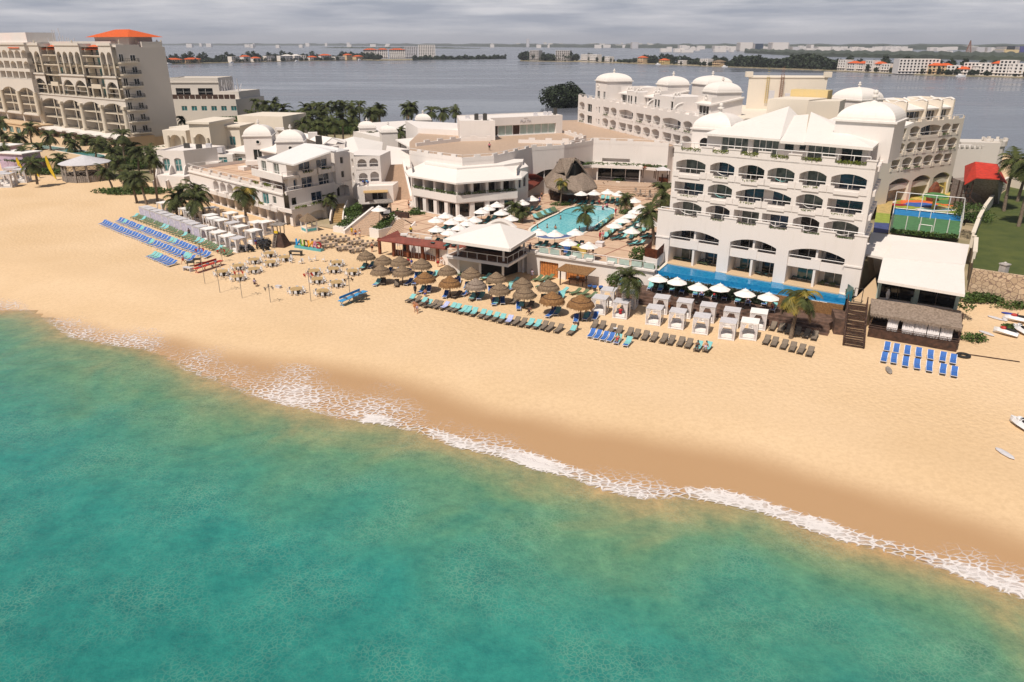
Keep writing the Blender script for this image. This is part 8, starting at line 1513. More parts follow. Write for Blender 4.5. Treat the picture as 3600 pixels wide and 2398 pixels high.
g.build('posts','timber_dark',t,og);g=MB();p,q=P('w4',1875,475,0),P('w4',2180,505,0);g.beam(p+Vector((0,0,1)),q+Vector((0,0,1)),.7,.1);g.build('counter','timber_dark',t,og);g=MB();p,q=P('w4',1860,380,0),P('w4',2350,470,0);dd_=(q-p).normalized();nn_=Vector((-dd_.y,dd_.x,0));g.prism([p+nn_*.8,q+nn_*.8,q+nn_*1.5,p+nn_*1.5],0,2.8);g.build('rear_wall','rubble',t,og);g=MB();g.prism([p+dd_*1+nn_*.7,q-dd_*1.1+nn_*.7,q-dd_*1.1+nn_*.8,p+dd_+nn_*.8],.02,2.5);g.build('dark_opening','dark_room',t,og)
for i,e in enumerate(((110,300),(190,320),(290,320))):t=thing('stool','blue-topped stool beside the cabanas, %s from the left'%ordn(i),'stool',P('w5',e[0],e[1]+20,0));g=MB();g.cyl((0,0,.55),(0,0,.75),.35,n=10);g.build('seat','sling_blue',t);g=MB();g.cyl((0,0,0),(0,0,.55),.2,.28,8);g.build('base','frame_dark',t)
for i,(e,s_,m_,lab)in enumerate(((('u1',470,1330),(1.3,.8,1.1),'sling_blue','blue painted bar cart at the plaza railing'),(('u1',610,1350),(2.6,.9,1.0),'play_yellow','pale wooden bar counter beneath the parasol at the railing'),(('u1',845,1260),(1.3,1.3,.7),'cloth_white','glaring white box lounger on the plaza paving'),(('u1',530,1250),(1.2,.7,.6),'cloth_white','second glaring white box behind the bar parasol'),(('u1',1050,600),(1.0,.2,1.6),'canvas_white','white notice board at the left end of the picket fence'),(('k',1025,350),(2.3,1.4,.9),'timber_dark','dark timber bin box at the foot of the wide steps'),(('k',1715,215),(3.2,.5,1.0),'timber_dark','dark timber bench wall above the sloping shrub bed'),(('k',265,1040),(.9,.6,.3),'canvas_grey','grey crate lying on the sand beside the short torch'))):
 t=thing('counter' if 'bar' in lab else 'box',lab,'counter' if 'bar' in lab else 'box',P(*e,3.3 if e[0]=='u1' or i==6 else 0),-.45);g=MB();g.box((0,0,s_[2]/2),(s_[0]*.94,s_[1]*.9,s_[2]));g.build('body',m_,t);g=MB();g.box((0,0,s_[2]+.03),(s_[0],s_[1],.06));g.build('top',m_,t)
for i,e in enumerate(((245,205),(375,240),(535,265))):t=thing('sofa','rounded white outdoor sofa, %s of three in front of the restaurant'%ordn(i),'sofa',P('u2',*e,3.3),.55);g=MB();g.box((0,0,.3),(1.8,.9,.5));g.build('seat','canvas_white',t);g=MB();g.lathe((0,0,0),[(1.05,.3),(1.1,1.2),(1.0,1.2),(.95,.4)],16,1,.55);g.build('backrest','canvas_white',t)
for i,e in enumerate(((318,230),(455,255),(620,285))):t=thing('planter','tall white flower pot beside the sofas, %s from the left'%ordn(i),'planter',P('u2',*e,3.3));g=MB();g.lathe((0,0,0),[(.18,0),(.38,1.3),(.3,1.3)],10);g.build('pot','plastic_white',t);g=MB();blob(g,(0,0,1.5),(.45,.45,.35),60,.12);g.build('plant','leaf_green',t)
for i,(x,y)in enumerate(((900,335),(915,350),(925,330),(940,350),(905,355))):pass
for i,e in enumerate(((1240,670),(1290,690),(1345,695),(1395,730),(1480,740),(1430,700))):put(CK,P('u1',*e,3.3),random.random()*6,'brown wicker armchair in the seating area behind the parasol line','wicker armchairs right of the pool',1.6)
def jetski(label,c,r,m_):
 t=thing('jet_ski',label,'jet ski',c,r);g=MB();pr=[(-1.3,.45,.35),(-.8,.55,.5),(.2,.55,.6),(1.0,.35,.62),(1.5,.05,.6)];V=[]
 for y,w_,z in pr:V+=[(-w_,y,z*.6),(0,y,0),(w_,y,z*.6),(w_*.6,y,z+.1),(-w_*.6,y,z+.1)]
 g.add(V,[(5*i+j,5*i+(j+1)%5,5*i+5+(j+1)%5,5*i+5+j)for i in range(4)for j in range(5)]+[(4,3,2,1,0)]);g.build('hull','plastic_white',t);g=MB();g.ell((0,-.45,.75),(.22,.75,.18));g.build('seat','rubber',t);g=MB();g.ell((0,.45,.8),(.3,.4,.25));g.build('cowling',m_,t);g=MB();g.cyl((-.4,.1,1.08),(.4,.1,1.08),.04,n=5);g.cyl((0,.25,.8),(0,.1,1.08),.05,n=5);g.build('handlebar','rubber',t)
jetski('white and red jet ski on the sand below the stone wall',P('h',1875,1180,.1),.75,'paint_red');jetski('white jet ski with dark seat at the right image edge',P('h',1990,1160,.1),.1,'plastic_white');jetski('upper red jet ski lying near the creeping shrubs',P('h',1960,1075,.1),1.0,'paint_red');jetski('white and black jet ski cut by the right edge, alone on the open sand',P('Y',2345,400,.0),.2,'plastic_white')
for i,(e,r,m_,lab)in enumerate(((('h',1790,1055),.5,'canvas_grey','pair of pale plastic pedal hull shells on the sand'),(('h',1865,1060),-.5,'canvas_grey','grey paddle board hull near the red jet ski'),(('h',1720,1175),.4,'canvas_grey','grey driftwood-like board on the sand'),(('h',950,1465),-.3,'timber_grey','pale towel-sized board left on the sand below the blue loungers'),(('Y',2265,520),.2,'canvas_grey','faint grey kayak shell alone on the right beach'),(('h',1905,1022),.9,'cloth_blue','small blue kayak float by the shrubs'))):
 g=MB();g.ell((0,0,.12),(.35,1.1,.14),8,6);tag(g.build('kayak',m_,None,tuple(P(*e,0))),lab,'kayak').rotation_euler=(0,0,r)
g=MB();V=[]
for i in range(18):
 for j in range(8):a_,b_=i*math.pi/9,j*math.pi/4;R=.6+.2*math.cos(b_);V.append((R*math.cos(a_),R*math.sin(a_),.16+.16*math.sin(b_)))
g.add(V,[(i*8+j,((i+1)%18)*8+j,((i+1)%18)*8+(j+1)%8,i*8+(j+1)%8)for i in range(18)for j in range(8)]);tag(g.build('tyre','rubber',None,tuple(P('h',1537,1352,0))),'black tyre lying on the sand right of the blue loungers','tyre')
g=MB();g.beam((0,0,.08),(5.5,-2.6,.08),.1);tag(g.build('driftwood','timber_dark',None,tuple(P('h',1510,1330,0))),'long dark pole lying on the sand behind the tyre','pole')
# PEOPLE (each body one skinned surface)
def person_mesh(pose):
 J={'stand':dict(hip=(0,0,.93),ch=(0,0,1.32),nk=(0,0,1.47),hd=(0,.02,1.62),kn=((-.10,.02,.50),(.10,-.02,.50)),ft=((-.11,0,.04),(.12,.0,.04)),el=((-.28,-.02,1.12),(.28,-.02,1.12)),ha=((-.27,.12,.88),(.27,.12,.88))),
 'walk':dict(hip=(0,0,.92),ch=(0,.03,1.31),nk=(0,.04,1.46),hd=(0,.07,1.61),kn=((-.10,.20,.52),(.10,-.05,.50)),ft=((-.10,.30,.05),(.10,-.34,.10)),el=((-.27,-.14,1.12),(.27,.10,1.12)),ha=((-.25,-.22,.90),(.25,.30,.95))),
 'bend':dict(hip=(0,-.1,.92),ch=(0,.28,1.02),nk=(0,.42,1.02),hd=(0,.56,.98),kn=((-.12,0,.50),(.12,-.02,.50)),ft=((-.14,0,.04),(.14,-.05,.04)),el=((-.22,.38,.72),(.22,.38,.72)),ha=((-.15,.52,.5),(.15,.52,.5))),
 'lie':dict(hip=(0,.85,.47),ch=(0,1.35,.62),nk=(0,1.52,.74),hd=(0,1.68,.84),kn=((-.12,.45,.50),(.12,.45,.62)),ft=((-.13,.0,.42),(.13,.1,.42)),el=((-.30,1.15,.55),(.30,1.2,.55)),ha=((-.22,.92,.52),(.3,.95,.48))),
 'sit':dict(hip=(0,0,.48),ch=(0,.02,.9),nk=(0,.02,1.05),hd=(0,.0,1.2),kn=((-.12,-.42,.50),(.12,-.42,.5)),ft=((-.12,-.45,.05),(.12,-.55,.05)),el=((-.27,-.1,.75),(.27,-.1,.75)),ha=((-.2,-.32,.62),(.2,-.32,.62)))}[pose]
 V=[];E_=[];R=[]
 def a(p,r,par=None):V.append(p);R.append(r);(E_.append((par,len(V)-1))if par is not None else None);return len(V)-1
 hip=a(J['hip'],.15);m_=a(tuple((Vector(J['hip'])+Vector(J['ch']))/2),.135,hip);ch=a(J['ch'],.165,m_);nk=a(J['nk'],.06,ch);a(J['hd'],.10,nk)
 for s in(0,1):
  sg=-1 if s==0 else 1;h0=Vector(J['hip'])+Vector((sg*.10,0,-.06));th=a(tuple(h0),.095,hip);k=a(J['kn'][s],.06,th);f=a(J['ft'][s],.04,k);fv=Vector(J['ft'][s]);a(tuple(fv+Vector((0,.13,0))),.035,f)
  sh=a(tuple(Vector(J['ch'])+Vector((sg*.19,0,.06))),.06,ch);e=a(J['el'][s],.043,sh);h=a(J['ha'][s],.03,e);hv=Vector(J['ha'][s])
  for q in range(4):a((hv.x+(q-1.5)*.018,hv.y+.05,hv.z-.04-.01*(q%2)),.010,h)
  a((hv.x-sg*.045,hv.y+.03,hv.z-.01),.011,h)
 me=bpy.data.meshes.new('b');me.from_pydata(V,E_,[]);ob=bpy.data.objects.new('b',me);COL.objects.link(ob);sk=ob.modifiers.new('s','SKIN');sb_=ob.modifiers.new('u','SUBSURF');sb_.levels=1
 for i,sv in enumerate(me.skin_vertices[0].data):sv.radius=(R[i],R[i]*(.72 if i in(0,1,2)else 1))
 me.skin_vertices[0].data[0].use_root=True;dg=bpy.context.evaluated_depsgraph_get();out=bpy.data.meshes.new_from_object(ob.evaluated_get(dg));bpy.data.objects.remove(ob)
 for q in out.polygons:q.use_smooth=True
 hd=Vector(J['hd']);g=MB();g.ell((hd.x,hd.y-.025,hd.z+.035),(.105,.115,.105),10,6);g2=MB();ax=(Vector(J['nk'])-Vector(J['hip'])).normalized();hp=Vector(J['hip']);c2_=Vector(J['ch']);g2.cyl(hp-ax*.10,hp+ax*.14,.185,.165,12);
 for s in(0,1):kn=Vector(J['kn'][s]);h0=hp+Vector(((-1 if s==0 else 1)*.10,0,-.06));g2.cyl(h0,h0.lerp(kn,.5),.115,.10,8)
 g3=MB();g3.cyl(hp+ax*.12,c2_+ax*.12,.17,.19,12)
 for s in(-1,1):g3.cyl(c2_+Vector((s*.15,0,.07)),c2_+Vector((s*.24,0,-.10)),.08,.07,8)
 return out,g,g2,g3
PM={k:person_mesh(k)for k in('stand','walk','bend','lie','sit')};hm={}
def person(zn,x,y,z,pose,rz,skin,shorts,shirt,label,dz=0,group=None):
 p=P(zn,x,y,z);p.z+=dz;t=thing('person',label,'person',p,rz,group);key=(pose,skin)
 if key not in hm:me=PM[pose][0].copy();me.materials.clear();me.materials.append(M[skin]);hm[key]=me
 o=bpy.data.objects.new('body',hm[key]);COL.objects.link(o);o.parent=t
 for nm,gi,mt_ in(('hair',1,'hair'),('shorts',2,shorts),('shirt',3,shirt)):
  if not mt_:continue
  k2=(nm,pose,mt_)
  if k2 not in hm:q=PM[pose][gi].build(nm,mt_,smooth=True);hm[k2]=q.data;bpy.data.objects.remove(q)
  q=bpy.data.objects.new(nm,hm[k2]);COL.objects.link(q);q.parent=t
for a_ in(('w3',985,1420,0,'walk',3.0,'skin','cloth_lilac',None,'shirtless person in pale shorts walking at the left end of the front lounger row'),('w3',935,1385,0,'walk',2.8,'skin','cloth_orange',None,'person just behind the shirtless walker by the front row'),('w3',945,1050,0,'stand',2.6,'skin_dark','cloth_black','cloth_black','person in dark clothes standing behind the front row at the left'),('w3',1150,1080,.0,'sit',3.3,'skin','cloth_blue',None,'person sitting on a lounger edge under the orange-tinted umbrella'),('w3',1415,465,0,'stand',2.9,'skin','cloth_red',None,'left one of two people standing before the maroon bar'),('w3',1490,440,0,'stand',3.2,'skin','cloth_white',None,'right one of two people standing before the maroon bar'),('w3',870,500,0,'walk',.4,'skin','cloth_white','cloth_blue','person in a blue shirt walking between thatched umbrellas'),('w3',805,470,0,'walk',.4,'skin','cloth_red','cloth_red','small person in red beside the blue-shirted walker'),('k',1365,620,0,'stand',3,'skin','cloth_black',None,'person standing by the left end of the maroon bar'),('w4',215,670,0,'walk',1.2,'skin','cloth_teal',None,'person in teal swimwear before the greyest umbrella'),('w4',605,810,0,'stand',2.0,'skin_dark','cloth_black',None,'slim person standing alone with raised phone right of the grey umbrella'),('w4',2025,1230,0,'bend',1.4,'skin_dark','cloth_black',None,'person bending over the single lounger'),('w4',1270,390,0,'stand',3,'skin','cloth_lilac','cloth_lilac','person in a long pale dress by the plaza wall'),('w5',1410,690,0,'stand',3.3,'skin','cloth_orange',None,'person standing between the white cabanas'),('w5',615,760,.3,'sit',3.2,'skin','cloth_red','cloth_red','person in red sitting at the edge of a white cabana'),('w5',1775,760,0,'sit',2,'skin_dark','cloth_black',None,'person crouching behind the teal-bedded cabana'),('u3',830,1490,0,'stand',3,'skin','cloth_black',None,'person walking past the long beige tables'),('u3',460,1190,0,'stand',3,'skin','yellow_flag','yellow_flag','person in yellow at the foot of the wide steps'),('u3',530,1235,0,'walk',3,'skin','cloth_blue','cloth_orange','person in orange top at the foot of the wide steps'),('u3',605,1225,0,'stand',3,'skin','cloth_white',None,'person in white shorts at the foot of the wide steps'),('u3',1505,700,3.3,'walk',2.6,'skin','cloth_black',None,'shirtless person crossing the plaza near the white sofas'),('u3',1545,1200,3.5,'stand',0,'skin_dark','cloth_black','yellow_flag','person in yellow leaning at the rail above the maroon roof'),('c',1100,470,12.95,'stand',0,'skin_dark','cloth_black','cloth_pink','lone person standing on the upper tan roof terrace'),('c',1560,965,3.3,'walk',.5,'skin','cloth_blue','cloth_blue','person in blue walking beside the parasols near the palapa'),('c',1580,920,3.3,'stand',.5,'skin','cloth_black',None,'person standing where the paving meets the maroon awning'),('u1',880,610,3.3,'walk',3,'skin','cloth_black','cloth_blue','adult in blue on the courtyard steps'),('u1',932,600,3.3,'walk',3,'skin','cloth_blue','sling_teal','person in teal on the courtyard steps'),('u1',890,625,3.3,'stand',3,'skin','cloth_white','towel','child in mint with the adult on the courtyard steps'),('u1',1025,915,3.3,'stand',2,'skin','cloth_red','cloth_red','person in red shorts at the right end of the pool'),('u1',415,1370,3.3,'stand',0,'skin_dark','cloth_black','cloth_white','bartender in white shirt at the plaza railing'),('u1',45,1340,3.3,'stand',0,'skin_dark','cloth_black','cloth_blue','person in navy beside the pavilion railing'),('u1',845,1200,3.3,'stand',2,'skin','cloth_red','cloth_red','person in red top right of the pool palm'),('u1',875,1195,3.3,'stand',2,'skin','cloth_white','cloth_pink','person in pink beside the one in red'),('u1',835,795,3.1,'stand',3,'skin','cloth_red',None,'person stepping into the shallow end'),('u1',30,900,3.3,'stand',2,'skin_dark','cloth_orange','cloth_orange','person in orange by the two palms at the pool'),('w2',715,1360,0,'stand',2,'skin_dark','cloth_red','cloth_blue','person in blue and red beside the quad bikes'),('j',1155,930,0,'walk',1.6,'skin','cloth_red','cloth_lilac','person walking at the right end of the lower blue line'),('j',1225,610,0,'stand',1,'skin_dark','cloth_black',None,'person standing between the lilac cabanas and green loungers'),('w1',1690,1080,6.4,'bend',1,'skin_dark','cloth_black','cloth_blue','left workman bending on the villa terrace'),('w1',1740,1075,6.4,'bend',1,'skin_dark','cloth_blue','paint_skyblue','right workman in bright blue bending on the villa terrace'),('w4',2025,480,0,'stand',3,'skin_dark','cloth_black','cloth_white','attendant in white behind the hut counter'),('j',1990,1190,0,'sit',1,'skin_dark','cloth_black','cloth_lilac','person sitting by a bag on the sand below the leftmost tables')):person(*a_)
for i,e in enumerate(((395,950),(240,1050),(335,1060),(130,1050),(97,1015),(610,1075),(880,845),(925,820))):p=P('u1',*e,3.16);person('u1',e[0],e[1],3.16,'stand',random.random()*6,'skin','cloth_black',('cloth_pink' if i>5 else None),'bather standing chest-deep in the free-form pool',-.95 if i<6 else-.6,'bathers in the pool')
for i,(zn,x,y,z)in enumerate((('w5',1865,1362,0),('w5',2010,1372,0),('w5',535,1247,0),('w3',1110,1325,0),('s3',1010,1255,1.18),('s3',1215,1288,1.18),('s3',1385,1305,1.18),('s3',1775,1387,1.18),('s3',2180,1500,1.18),('w4',1190,1000,0),('w4',1600,950,0))):person(zn,x,y,z,'lie',-.35,'skin' if i%3 else 'skin_dark',('cloth_black','cloth_lilac','cloth_red')[i%3],None,'sunbather on a lounger, '+('left of two at the right end of the taupe row','rightmost of the taupe row','on the blue lounger in red','in purple at the left of the front row','under the third terrace parasol','left under the fourth terrace parasol','right under the fourth terrace parasol','under the fifth terrace parasol','at the end of the dark terrace','in the shade under the thatched line','below the dark orange umbrella')[i],.02)
for i in range(6):p=P('u1',560+i*38,1325+i*6,3.3);person('u1',555+i*42,1315+(i%2)*18+i*5,3.3,'stand',random.random()*6,('skin','skin_dark')[i%2],'cloth_black',('cloth_lilac','letter_green','cloth_white','cloth_black','cloth_red','cloth_orange')[i],'guest standing at the bar counter under the railing parasol',0,'guests at the plaza bar')
# FAR SHORES: peninsula with houses, distant coast, skyline
def strip(name,near,back,h,label=None,m='ground_mix',kind='structure'):
 g=MB();pts=[p.xy for p in near]+[Vector((p.x*(1+back/p.length),p.y*(1+back/p.length)))for p in reversed(near)];g.prism(pts,-.5,h,bot=False);o=g.build(name,m);return tag(o,kind=kind)
nearL=[P('b',*e,-.4)for e in((-60,385),(120,382),(400,376),(700,370),(1000,362),(1300,355),(1600,350),(1900,343))]+[P('o',*e,-.4)for e in((1400,190),(1600,188),(1720,186),(1900,185),(2050,183),(2149,180))]
nearR=[P('q',*e,-.4)for e in((38,150),(130,152),(300,154),(600,164),(850,173),(1060,181),(1500,197),(1700,207),(1900,216),(2100,221),(2354,228),(2600,238))]
strip('far_peninsula',nearL[:-4],90,.6);strip('far_spit',nearL[-5:],40,.5,m='leaf_dark');strip('far_peninsula',nearR,110,.6)
def ptson(line,t):
 k=t*(len(line)-1);i=min(len(line)-2,int(k));return line[i].lerp(line[i+1],k-i)
def fartree(c,r,h,label,group,m='leaf_dark'):
 g=MB();n=int(90+30*r);blob(g,(0,0,h*.6),(r,r*.8,h*.5),n,r*.26,1);t=thing('tree',label,'tree',c,0,group);g.build('crown',m,t);g=MB();g.cyl((0,0,0),(0,0,h*.5),.3,n=5);g.build('trunk','trunk_palm',t);KIDS[t.name]=list(t.children);return t
FT=[fartree((0,0,0),6,10,'x',None),fartree((0,0,0),5,13,'x',None),fartree((0,0,0),8,9,'x',None)]
rnd=random.Random(11)
def house(c,rz,w,d,fl,wm,rm,label,group=None,name='house',bal=True):
 t=thing(name,label,'house' if name=='house' else 'building',c,rz,group);h=fl*3.2;g=MB();ops=[op(1+i*(w-1)/max(1,int(w/4)),1+i*(w-1)/max(1,int(w/4))+2.2,.6+k*3.2,2.7+k*3.2,0,1.2)for i in range(int(w/4))for k in range(fl)];p=[Vector(q)for q in((-w/2,-d/2),(w/2,-d/2),(w/2,d/2),(-w/2,d/2))];Wd=block(g,p,0,h,{0:ops},par=.4 if not rm else 0);g.prism([(-w/2-.2,-d/2-1),(w/2+.2,-d/2-1),(w/2+.2,-d/2),(-w/2-.2,-d/2)],3.0,3.3);g.build('wall',wm,t);g=MB()
 for o in ops:g.add([Wd[0](o['a'],o['c'],1.1),Wd[0](o['b'],o['c'],1.1),Wd[0](o['b'],o['d'],1.1),Wd[0](o['a'],o['d'],1.1)],[(0,1,2,3)])
 g.build('windows','glass_dark',t)
 if rm:
  g=MB();q=[Vector((x*1.08,y*1.12,h))for x,y in((-w/2,-d/2),(w/2,-d/2),(w/2,d/2),(-w/2,d/2))];a_,b_=Vector((-w*.2,0,h+2.6)),Vector((w*.2,0,h+2.6))
  for f_ in((q[0],q[1],b_,a_),(q[1],q[2],b_),(q[2],q[3],a_,b_),(q[3],q[0],a_)):g.poly(f_)
  g.poly(q[::-1]);g.build('roof',rm,t)
 return t
def along(line,t,back):p=ptson(line,t);q=p*(1+back/p.length);return Vector((q.x,q.y,.5))
def hdg(line,t):a,b_=ptson(line,max(0,t-.01)),ptson(line,min(1,t+.01));return math.atan2(b_.y-a.y,b_.x-a.x)
LN,RN=nearL[:-5],nearR
LX=[-60,120,400,700,1000,1300,1600,1900,2046];RX=[38,130,300,600,850,1060,1500,1700,1900,2100,2354,2600]
def tx(X,x):
 i=max(k for k in range(len(X)-1)if X[k]<=x);return(i+(x-X[i])/(X[i+1]-X[i]))/(len(X)-1)
def houses(X,ln,lst,side):
 for x,w,fl,wm,rm,lab in lst:t_=tx(X,x);house(along(ln,t_,13+rnd.random()*6),hdg(ln,t_),w,12,fl,wm,rm,lab)
houses(LX,LN,((160,26,2,'stone_base','roof_terracotta','long orange-roofed waterfront house, leftmost on the far shore'),(330,30,2,'stone_base','roof_terracotta','second orange-roofed house from the left on the far shore'),(715,18,3,'plaster',None,'white modern house with dark glass, in the left third of the far shore'),(815,16,3,'plaster','roof_terracotta','white house with orange roof right of the glass-fronted one'),(910,16,2,'plaster','roof_terracotta','low house with pale orange roof left of the middle of the left far shore'),(1035,19,3,'plaster',None,'white stepped house in the middle of the left far shore'),(1150,14,3,'plaster',None,'narrow white house left of the cream-white villa'),(1200,20,3,'plaster','roof_white','large cream-white villa on the middle of the left far shore'),(1285,15,3,'plaster','roof_white','white house with pale hip roof beside the cream-white villa'),(1345,10,3,'plaster',None,'narrow white house before the orange roofs'),(1430,16,2,'plaster','roof_terracotta','orange-roofed white house before the tall trees'),(1550,24,3,'plaster','roof_terracotta','white house standing alone before the apartment blocks'),(1670,26,2,'plaster',None,'low wide white house left of the apartment blocks'),(1755,15,3,'stone_base','roof_terracotta','orange house near the apartment blocks'),(1850,20,2,'stone_base','roof_terracotta','orange house touching the apartment blocks')),'left')
for i,(x0,x1,yt,yb,Y,wm,rm,lab,fl)in enumerate(((1905,2030,240,330,1790,'plaster','roof_terracotta','white apartment block with orange roofs, leftmost of the far cluster',7),(2035,2125,240,330,1840,'plaster','roof_terracotta','second orange-roofed white apartment block',7),(2140,2285,240,330,1800,'plaster','roof_terracotta','third orange-roofed white apartment block',7),(2280,2400,205,330,1850,'canvas_grey',None,'tall grey-white tower with dark crown behind the apartment blocks',10),(2410,2560,190,330,1820,'plaster',None,'tallest white tower with blue-grey balconies at the right of the far cluster',11))):
 r0_,r1_=ray('b',x0,300),ray('b',x1,300);xa,xb=r0_[0]/r0_[1]*Y,r1_[0]/r1_[1]*Y;h_=HT('b',x0,yt,Y);house(Vector(((xa+xb)/2,Y,.5)),.15,(xb-xa),26,max(3,int(h_/3.3)),wm,rm,lab,None,'apartment_block')
houses(RX,RN,((110,24,6,'conc',None,'grey building on the very tip of the right peninsula'),(238,30,6,'conc',None,'broad grey block on the wooded left tip of the right far shore'),(345,20,4,'plaster',None,'left white villa near the tip of the right far shore'),(390,22,4,'plaster',None,'right white villa near the tip of the right far shore'),(455,13,3,'plaster',None,'single white box house left of the mid wood'),(600,14,3,'stone_base','roof_terracotta','small orange-roofed house before the wood'),(705,14,2,'roof_ochre','roof_terracotta','small ochre house on the right far shore'),(790,12,2,'plaster',None,'low white house left of the white cube villa'),(895,18,3,'plaster',None,'white cube villa next to the thatched mansion'),(955,17,2,'stone_base','thatch','far house with a tall thatched roof'),(1530,15,4,'plaster',None,'first white house right of the wood')),'right')
for k,(x,w,fl,wm,rm)in enumerate(((1575,14,3,'plaster','roof_terracotta'),(1615,13,3,'plaster','roof_terracotta'),(1655,13,4,'plaster',None),(1690,12,3,'plaster','roof_terracotta'),(1730,13,3,'plaster',None),(1765,12,2,'stone_base',None),(1945,15,3,'stone_base','roof_terracotta'),(1985,14,3,'stone_base','roof_terracotta'),(2030,14,3,'plaster',None),(2070,12,2,'plaster','roof_terracotta'),(2110,16,4,'plaster',None),(2150,14,3,'plaster','roof_white'),(2190,15,4,'plaster',None),(2235,15,4,'plaster','roof_terracotta'),(2275,16,5,'plaster',None),(2318,15,4,'plaster',None),(2350,13,2,'roof_ochre',None))):t_=tx(RX,x);house(along(RN,t_,11+rnd.random()*12),hdg(RN,t_),w,12,fl,wm,rm,('peach' if wm=='stone_base' else 'ochre' if wm=='roof_ochre' else 'white')+(' orange-roofed' if rm=='roof_terracotta' else '')+' house of the dense right shore, %s counting from the wood'%ordn(k+1))
Y=925;xa,xb=[ray('w6',x,260)[0]/ray('w6',x,260)[1]*Y for x in(1400,1690)];h_=HT('w6',1500,215,Y);t=house(Vector(((xa+xb)/2,Y,.5)),-.1,xb-xa,18,int(h_/3.3),'plaster',None,'seven-storey white concrete frame building, largest on the right far shore',None,'office_building')
for ln,n,g_,skip in((LN,120,'trees among the houses of the left far shore',None),(RN,150,'trees along the right far shore',1)):
 for i in range(n):
  t_=(i+rnd.random())/n;wood=ln is RN and(.42<t_<.55 or t_<.17);b_=rnd.choice((5,9,34,42,55))if not wood else rnd.uniform(5,60);c=along(ln,t_,b_);put(FT[rnd.randrange(3)],c,rnd.random()*6,'dark tree '+('in the wood of the right far shore' if wood else 'between the houses of the %s far shore'%('right' if skip else 'left')),g_+(' wood' if wood else ''),rnd.uniform(.6,1.1)*(1.25 if wood else 1.25 if b_>20 else.6))
for nm,ln,t0,t1,lab,nn_ in(('far_wood',RN,.42,.55,'dense dark wood in the middle of the right far shore',5200),('far_wood',RN,.01,.17,'dark scrub on the tip of the right peninsula',2200),('far_wood',LN,0,1,'dark greenery behind the left shore houses',6000),('far_wood',RN,.24,1,'dark greenery behind the right shore houses',6500),('far_scrub',nearL[-5:],0,1,'dark mangrove spit reaching right from the apartment blocks',5200)):
 g=MB()
 for i in range(nn_):t_=rnd.uniform(t0,t1);b_=rnd.uniform(4,34)if nm=='far_scrub' else rnd.uniform(8 if nn_<6000 else 32,85);c=along(ln,t_,b_);hh=(8 if nm=='far_scrub' else 17 if nn_<6000 else 11)*(.6+.4*math.sin(t_*70)*math.sin(t_*33)+.1);leaf(g,c+Vector((0,0,rnd.random()*hh)),rnd.uniform(1.8,3.6))
 tag(g.build(nm,'leaf_dark'),lab,'woodland',kind='stuff')
for i,t_ in enumerate((.12,.3,.37,.42,.62,.68,.86,.8)):
 ln=(LN,RN)[i%2];c=along(ln,t_,-9);t=thing('boat','white motor boat moored by the %s far shore'%('left','right')[i%2],'boat',(c.x,c.y,-.4),hdg(ln,t_)+.2,'boats moored at the %s far shore'%('left','right')[i%2]);g=MB();g.add([(-4,-1.3,0),(3,-1.2,0),(5.5,0,0),(3,1.2,0),(-4,1.3,0),(-4.2,-1.6,1.3),(3,-1.5,1.5),(6.2,0,1.9),(3,1.5,1.5),(-4.2,1.6,1.3)],[(5,6,7,8,9)]+[(k,(k+1)%5,5+(k+1)%5,5+k)for k in range(5)]);g.build('hull','plastic_white',t);g=MB();g.prism([(-2,-1),(1.5,-.9),(1.5,.9),(-2,.9)],1.4,2.9);g.build('cabin','canvas_white',t)
def ridge(name,zn,pts,wdt,hgt,m,kind='structure',lab=None):
 near=[P(zn,*e,-.4)for e in pts];g=MB();n=len(near)*14;V=[]
 for i in range(n+1):
  c=ptson(near,i/n);q=Vector((c.x,c.y));b_=q*(1+wdt/q.length);e_=min(1,6*i/n,6*(1-i/n))if len(pts)<8 and name!='distant_coast' else 1;h_=hgt*(.75+.25*math.sin(i*1.7)*math.sin(i*.53))*max(.15,e_);V+=[(q.x,q.y,-.4),(q.x*1.0006,q.y*1.0006,h_*.8),(b_.x,b_.y,h_)]
 g.add(V,[(3*i+j,3*i+3+j,3*i+4+j,3*i+1+j)for i in range(n)for j in(0,1)]);return tag(g.build(name,m),kind=kind)
mat('far_green',(.05,.065,.035),.95,.3,.01,col2=(.028,.036,.022))
ridge('mangrove_island','q',((1068,113),(1200,120),(1400,128),(1600,133),(1900,140),(2120,146),(2354,150),(2700,158)),700,13,'far_green');ridge('mangrove_island','o',((1055,116),(1200,117),(1400,119),(1700,118),(2000,120)),260,9,'far_green')
ridge('distant_coast','f',((-700,104),(300,104.3),(700,105),(900,105.5),(1180,108),(1420,110),(1600,111),(1900,112.5),(2354,116),(3000,121)),3000,30,'far_green')
def tow(i,x0,x1,yt,zn,Y,m,lab,cat='tower'):
 a_,b_=ray(zn,x0,yt),ray(zn,x1,yt);xa,xb=a_[0]/a_[1]*Y,b_[0]/b_[1]*Y;h_=HT(zn,x0,yt,Y);t=thing('tower_block',lab,'building',((xa+xb)/2,Y,0));w=xb-xa;g=MB();n=max(1,int(w/40))
 for k in range(n):q=-w/2+w*k/n;g.box((q+w/n/2,0,h_/2),(w/n*.86,60,h_*(1-.04*(k%2))))
 g.build('wall',m,t);g=MB();g.box((0,0,h_*.5),(w*.98,52,h_*.9));g.build('core','conc',t)
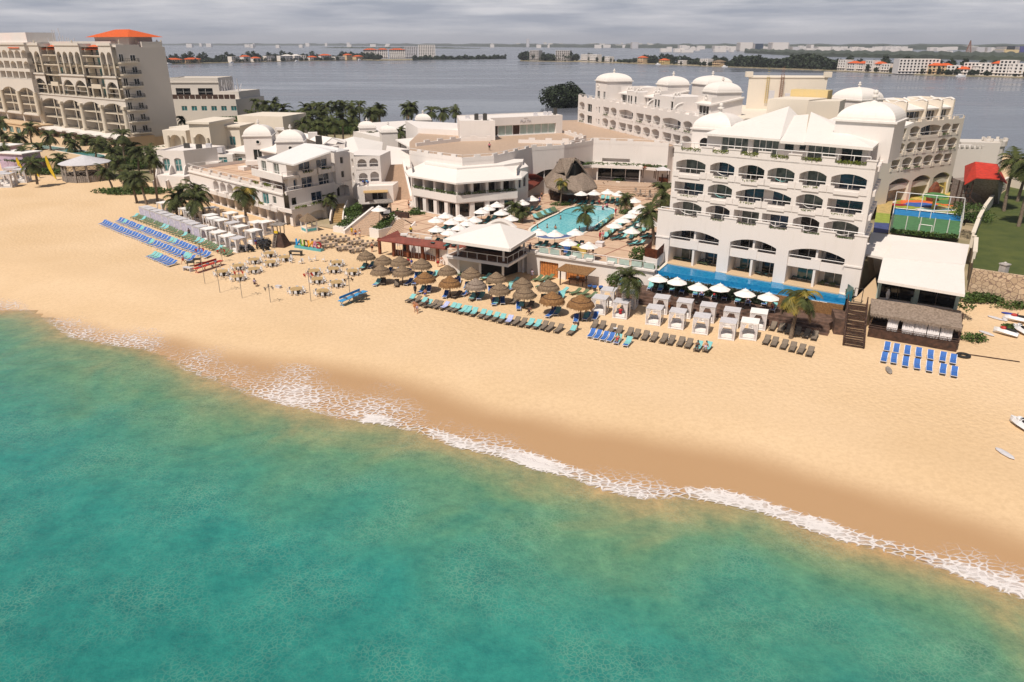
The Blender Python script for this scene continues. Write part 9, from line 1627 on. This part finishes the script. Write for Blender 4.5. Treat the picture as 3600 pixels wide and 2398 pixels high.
for i,e in enumerate(((1040,1104,64,'q',3600,'plaster','slab-like white tower group on the skyline, left of the two big ones'),(1108,1150,70,'q',3700,'glass_blue','blue glass building beside the left white towers on the skyline'),(1186,1268,64,'q',3500,'plaster','white tower group on the skyline, right of the two big ones'),(1280,1312,84,'q',3500,'canvas_grey','low grey tower right of the white groups on the skyline'),(1364,1378,75,'q',3500,'plaster','single thin white tower on the skyline'),(1395,1460,84,'q',3600,'plaster','cluster of lower white towers right of the thin one'),(66,80,48,'q',6500,'canvas_grey','lone grey tower above the horizon near the middle'),(548,580,63,'q',5000,'canvas_grey','faint grey tower in the middle of the horizon'),(766,800,77,'q',4600,'plaster','small white block group on the horizon'),(925,960,80,'q',4200,'plaster','low white block left of the big tower groups'),(2115,2155,86,'q',2700,'canvas_grey','blue-grey office tower toward the right horizon'),(2165,2182,86,'q',2700,'canvas_grey','narrow grey tower toward the right horizon'),(2165,2235,108,'q',2600,'plaster','low white building row toward the right horizon'),(2250,2290,82,'q',2500,'paint_black','dark tower at the right horizon'),(2235,2310,98,'q',2450,'roof_ochre','tan block at the right horizon'),(2310,2340,82,'q',2500,'purple','dark purple tower at the right image edge'),(1980,2010,103,'q',3000,'plaster','white dome-like building toward the right horizon'))):tow(i,e[0],e[1],e[2],e[3],e[4],e[5],e[6])
a_=ray('q',2100,100);t=thing('radio_mast','tall red and white lattice mast on the right horizon','mast',(a_[0]/a_[1]*2600,2600,0));g=MB();h_=HT('q',2105,55,2600);[g.beam((s*9,0,0),(0,0,h_),2.2)for s in(-1,1)];[g.beam((-9+k,0,h_*k/9),(9-k-.9,0,h_*(k+.9)/9),1.5)for k in range(9)];g.build('lattice','rust',t)
g=MB();rr_=random.Random(4)
for i in range(140):
 fx=rr_.uniform(1350,2400)if i>22 else rr_.uniform(420,1350);Y_=rr_.uniform(5200,9000)if fx<1500 else rr_.uniform(3000,4600);r_=ray('f',fx,110);q=r_[0]/r_[1]*Y_;w_=rr_.uniform(12,46);h_=rr_.uniform(30,39)*Y_/9000;g.box((q,Y_,h_/2),(w_,30,h_))
tag(g.build('distant_town','plaster'),'scatter of tiny white buildings along the far horizon','distant town',kind='stuff')
mh=bpy.data.materials.new('haze');mh.use_nodes=True;nt=mh.node_tree;nt.nodes.clear();o_=N(nt,'ShaderNodeOutputMaterial');v=N(nt,'ShaderNodeVolumePrincipled');v.inputs['Density'].default_value=8e-5;v.inputs['Color'].default_value=(.80,.84,.95,1);nt.links.new(v.outputs[0],o_.inputs['Volume']);M['haze']=mh
g=MB();g.box((0,7000,95),(30000,36000,206));hz=tag(g.build('haze','haze'),'thin sea haze over the lagoon and far shores','haze',kind='stuff')
for o in[x for x in bpy.data.objects if x.get('label')=='x' or(x.parent is None and x.name in('taupe lounger',))]:
 for c_ in list(o.children):bpy.data.objects.remove(c_)
 bpy.data.objects.remove(o)
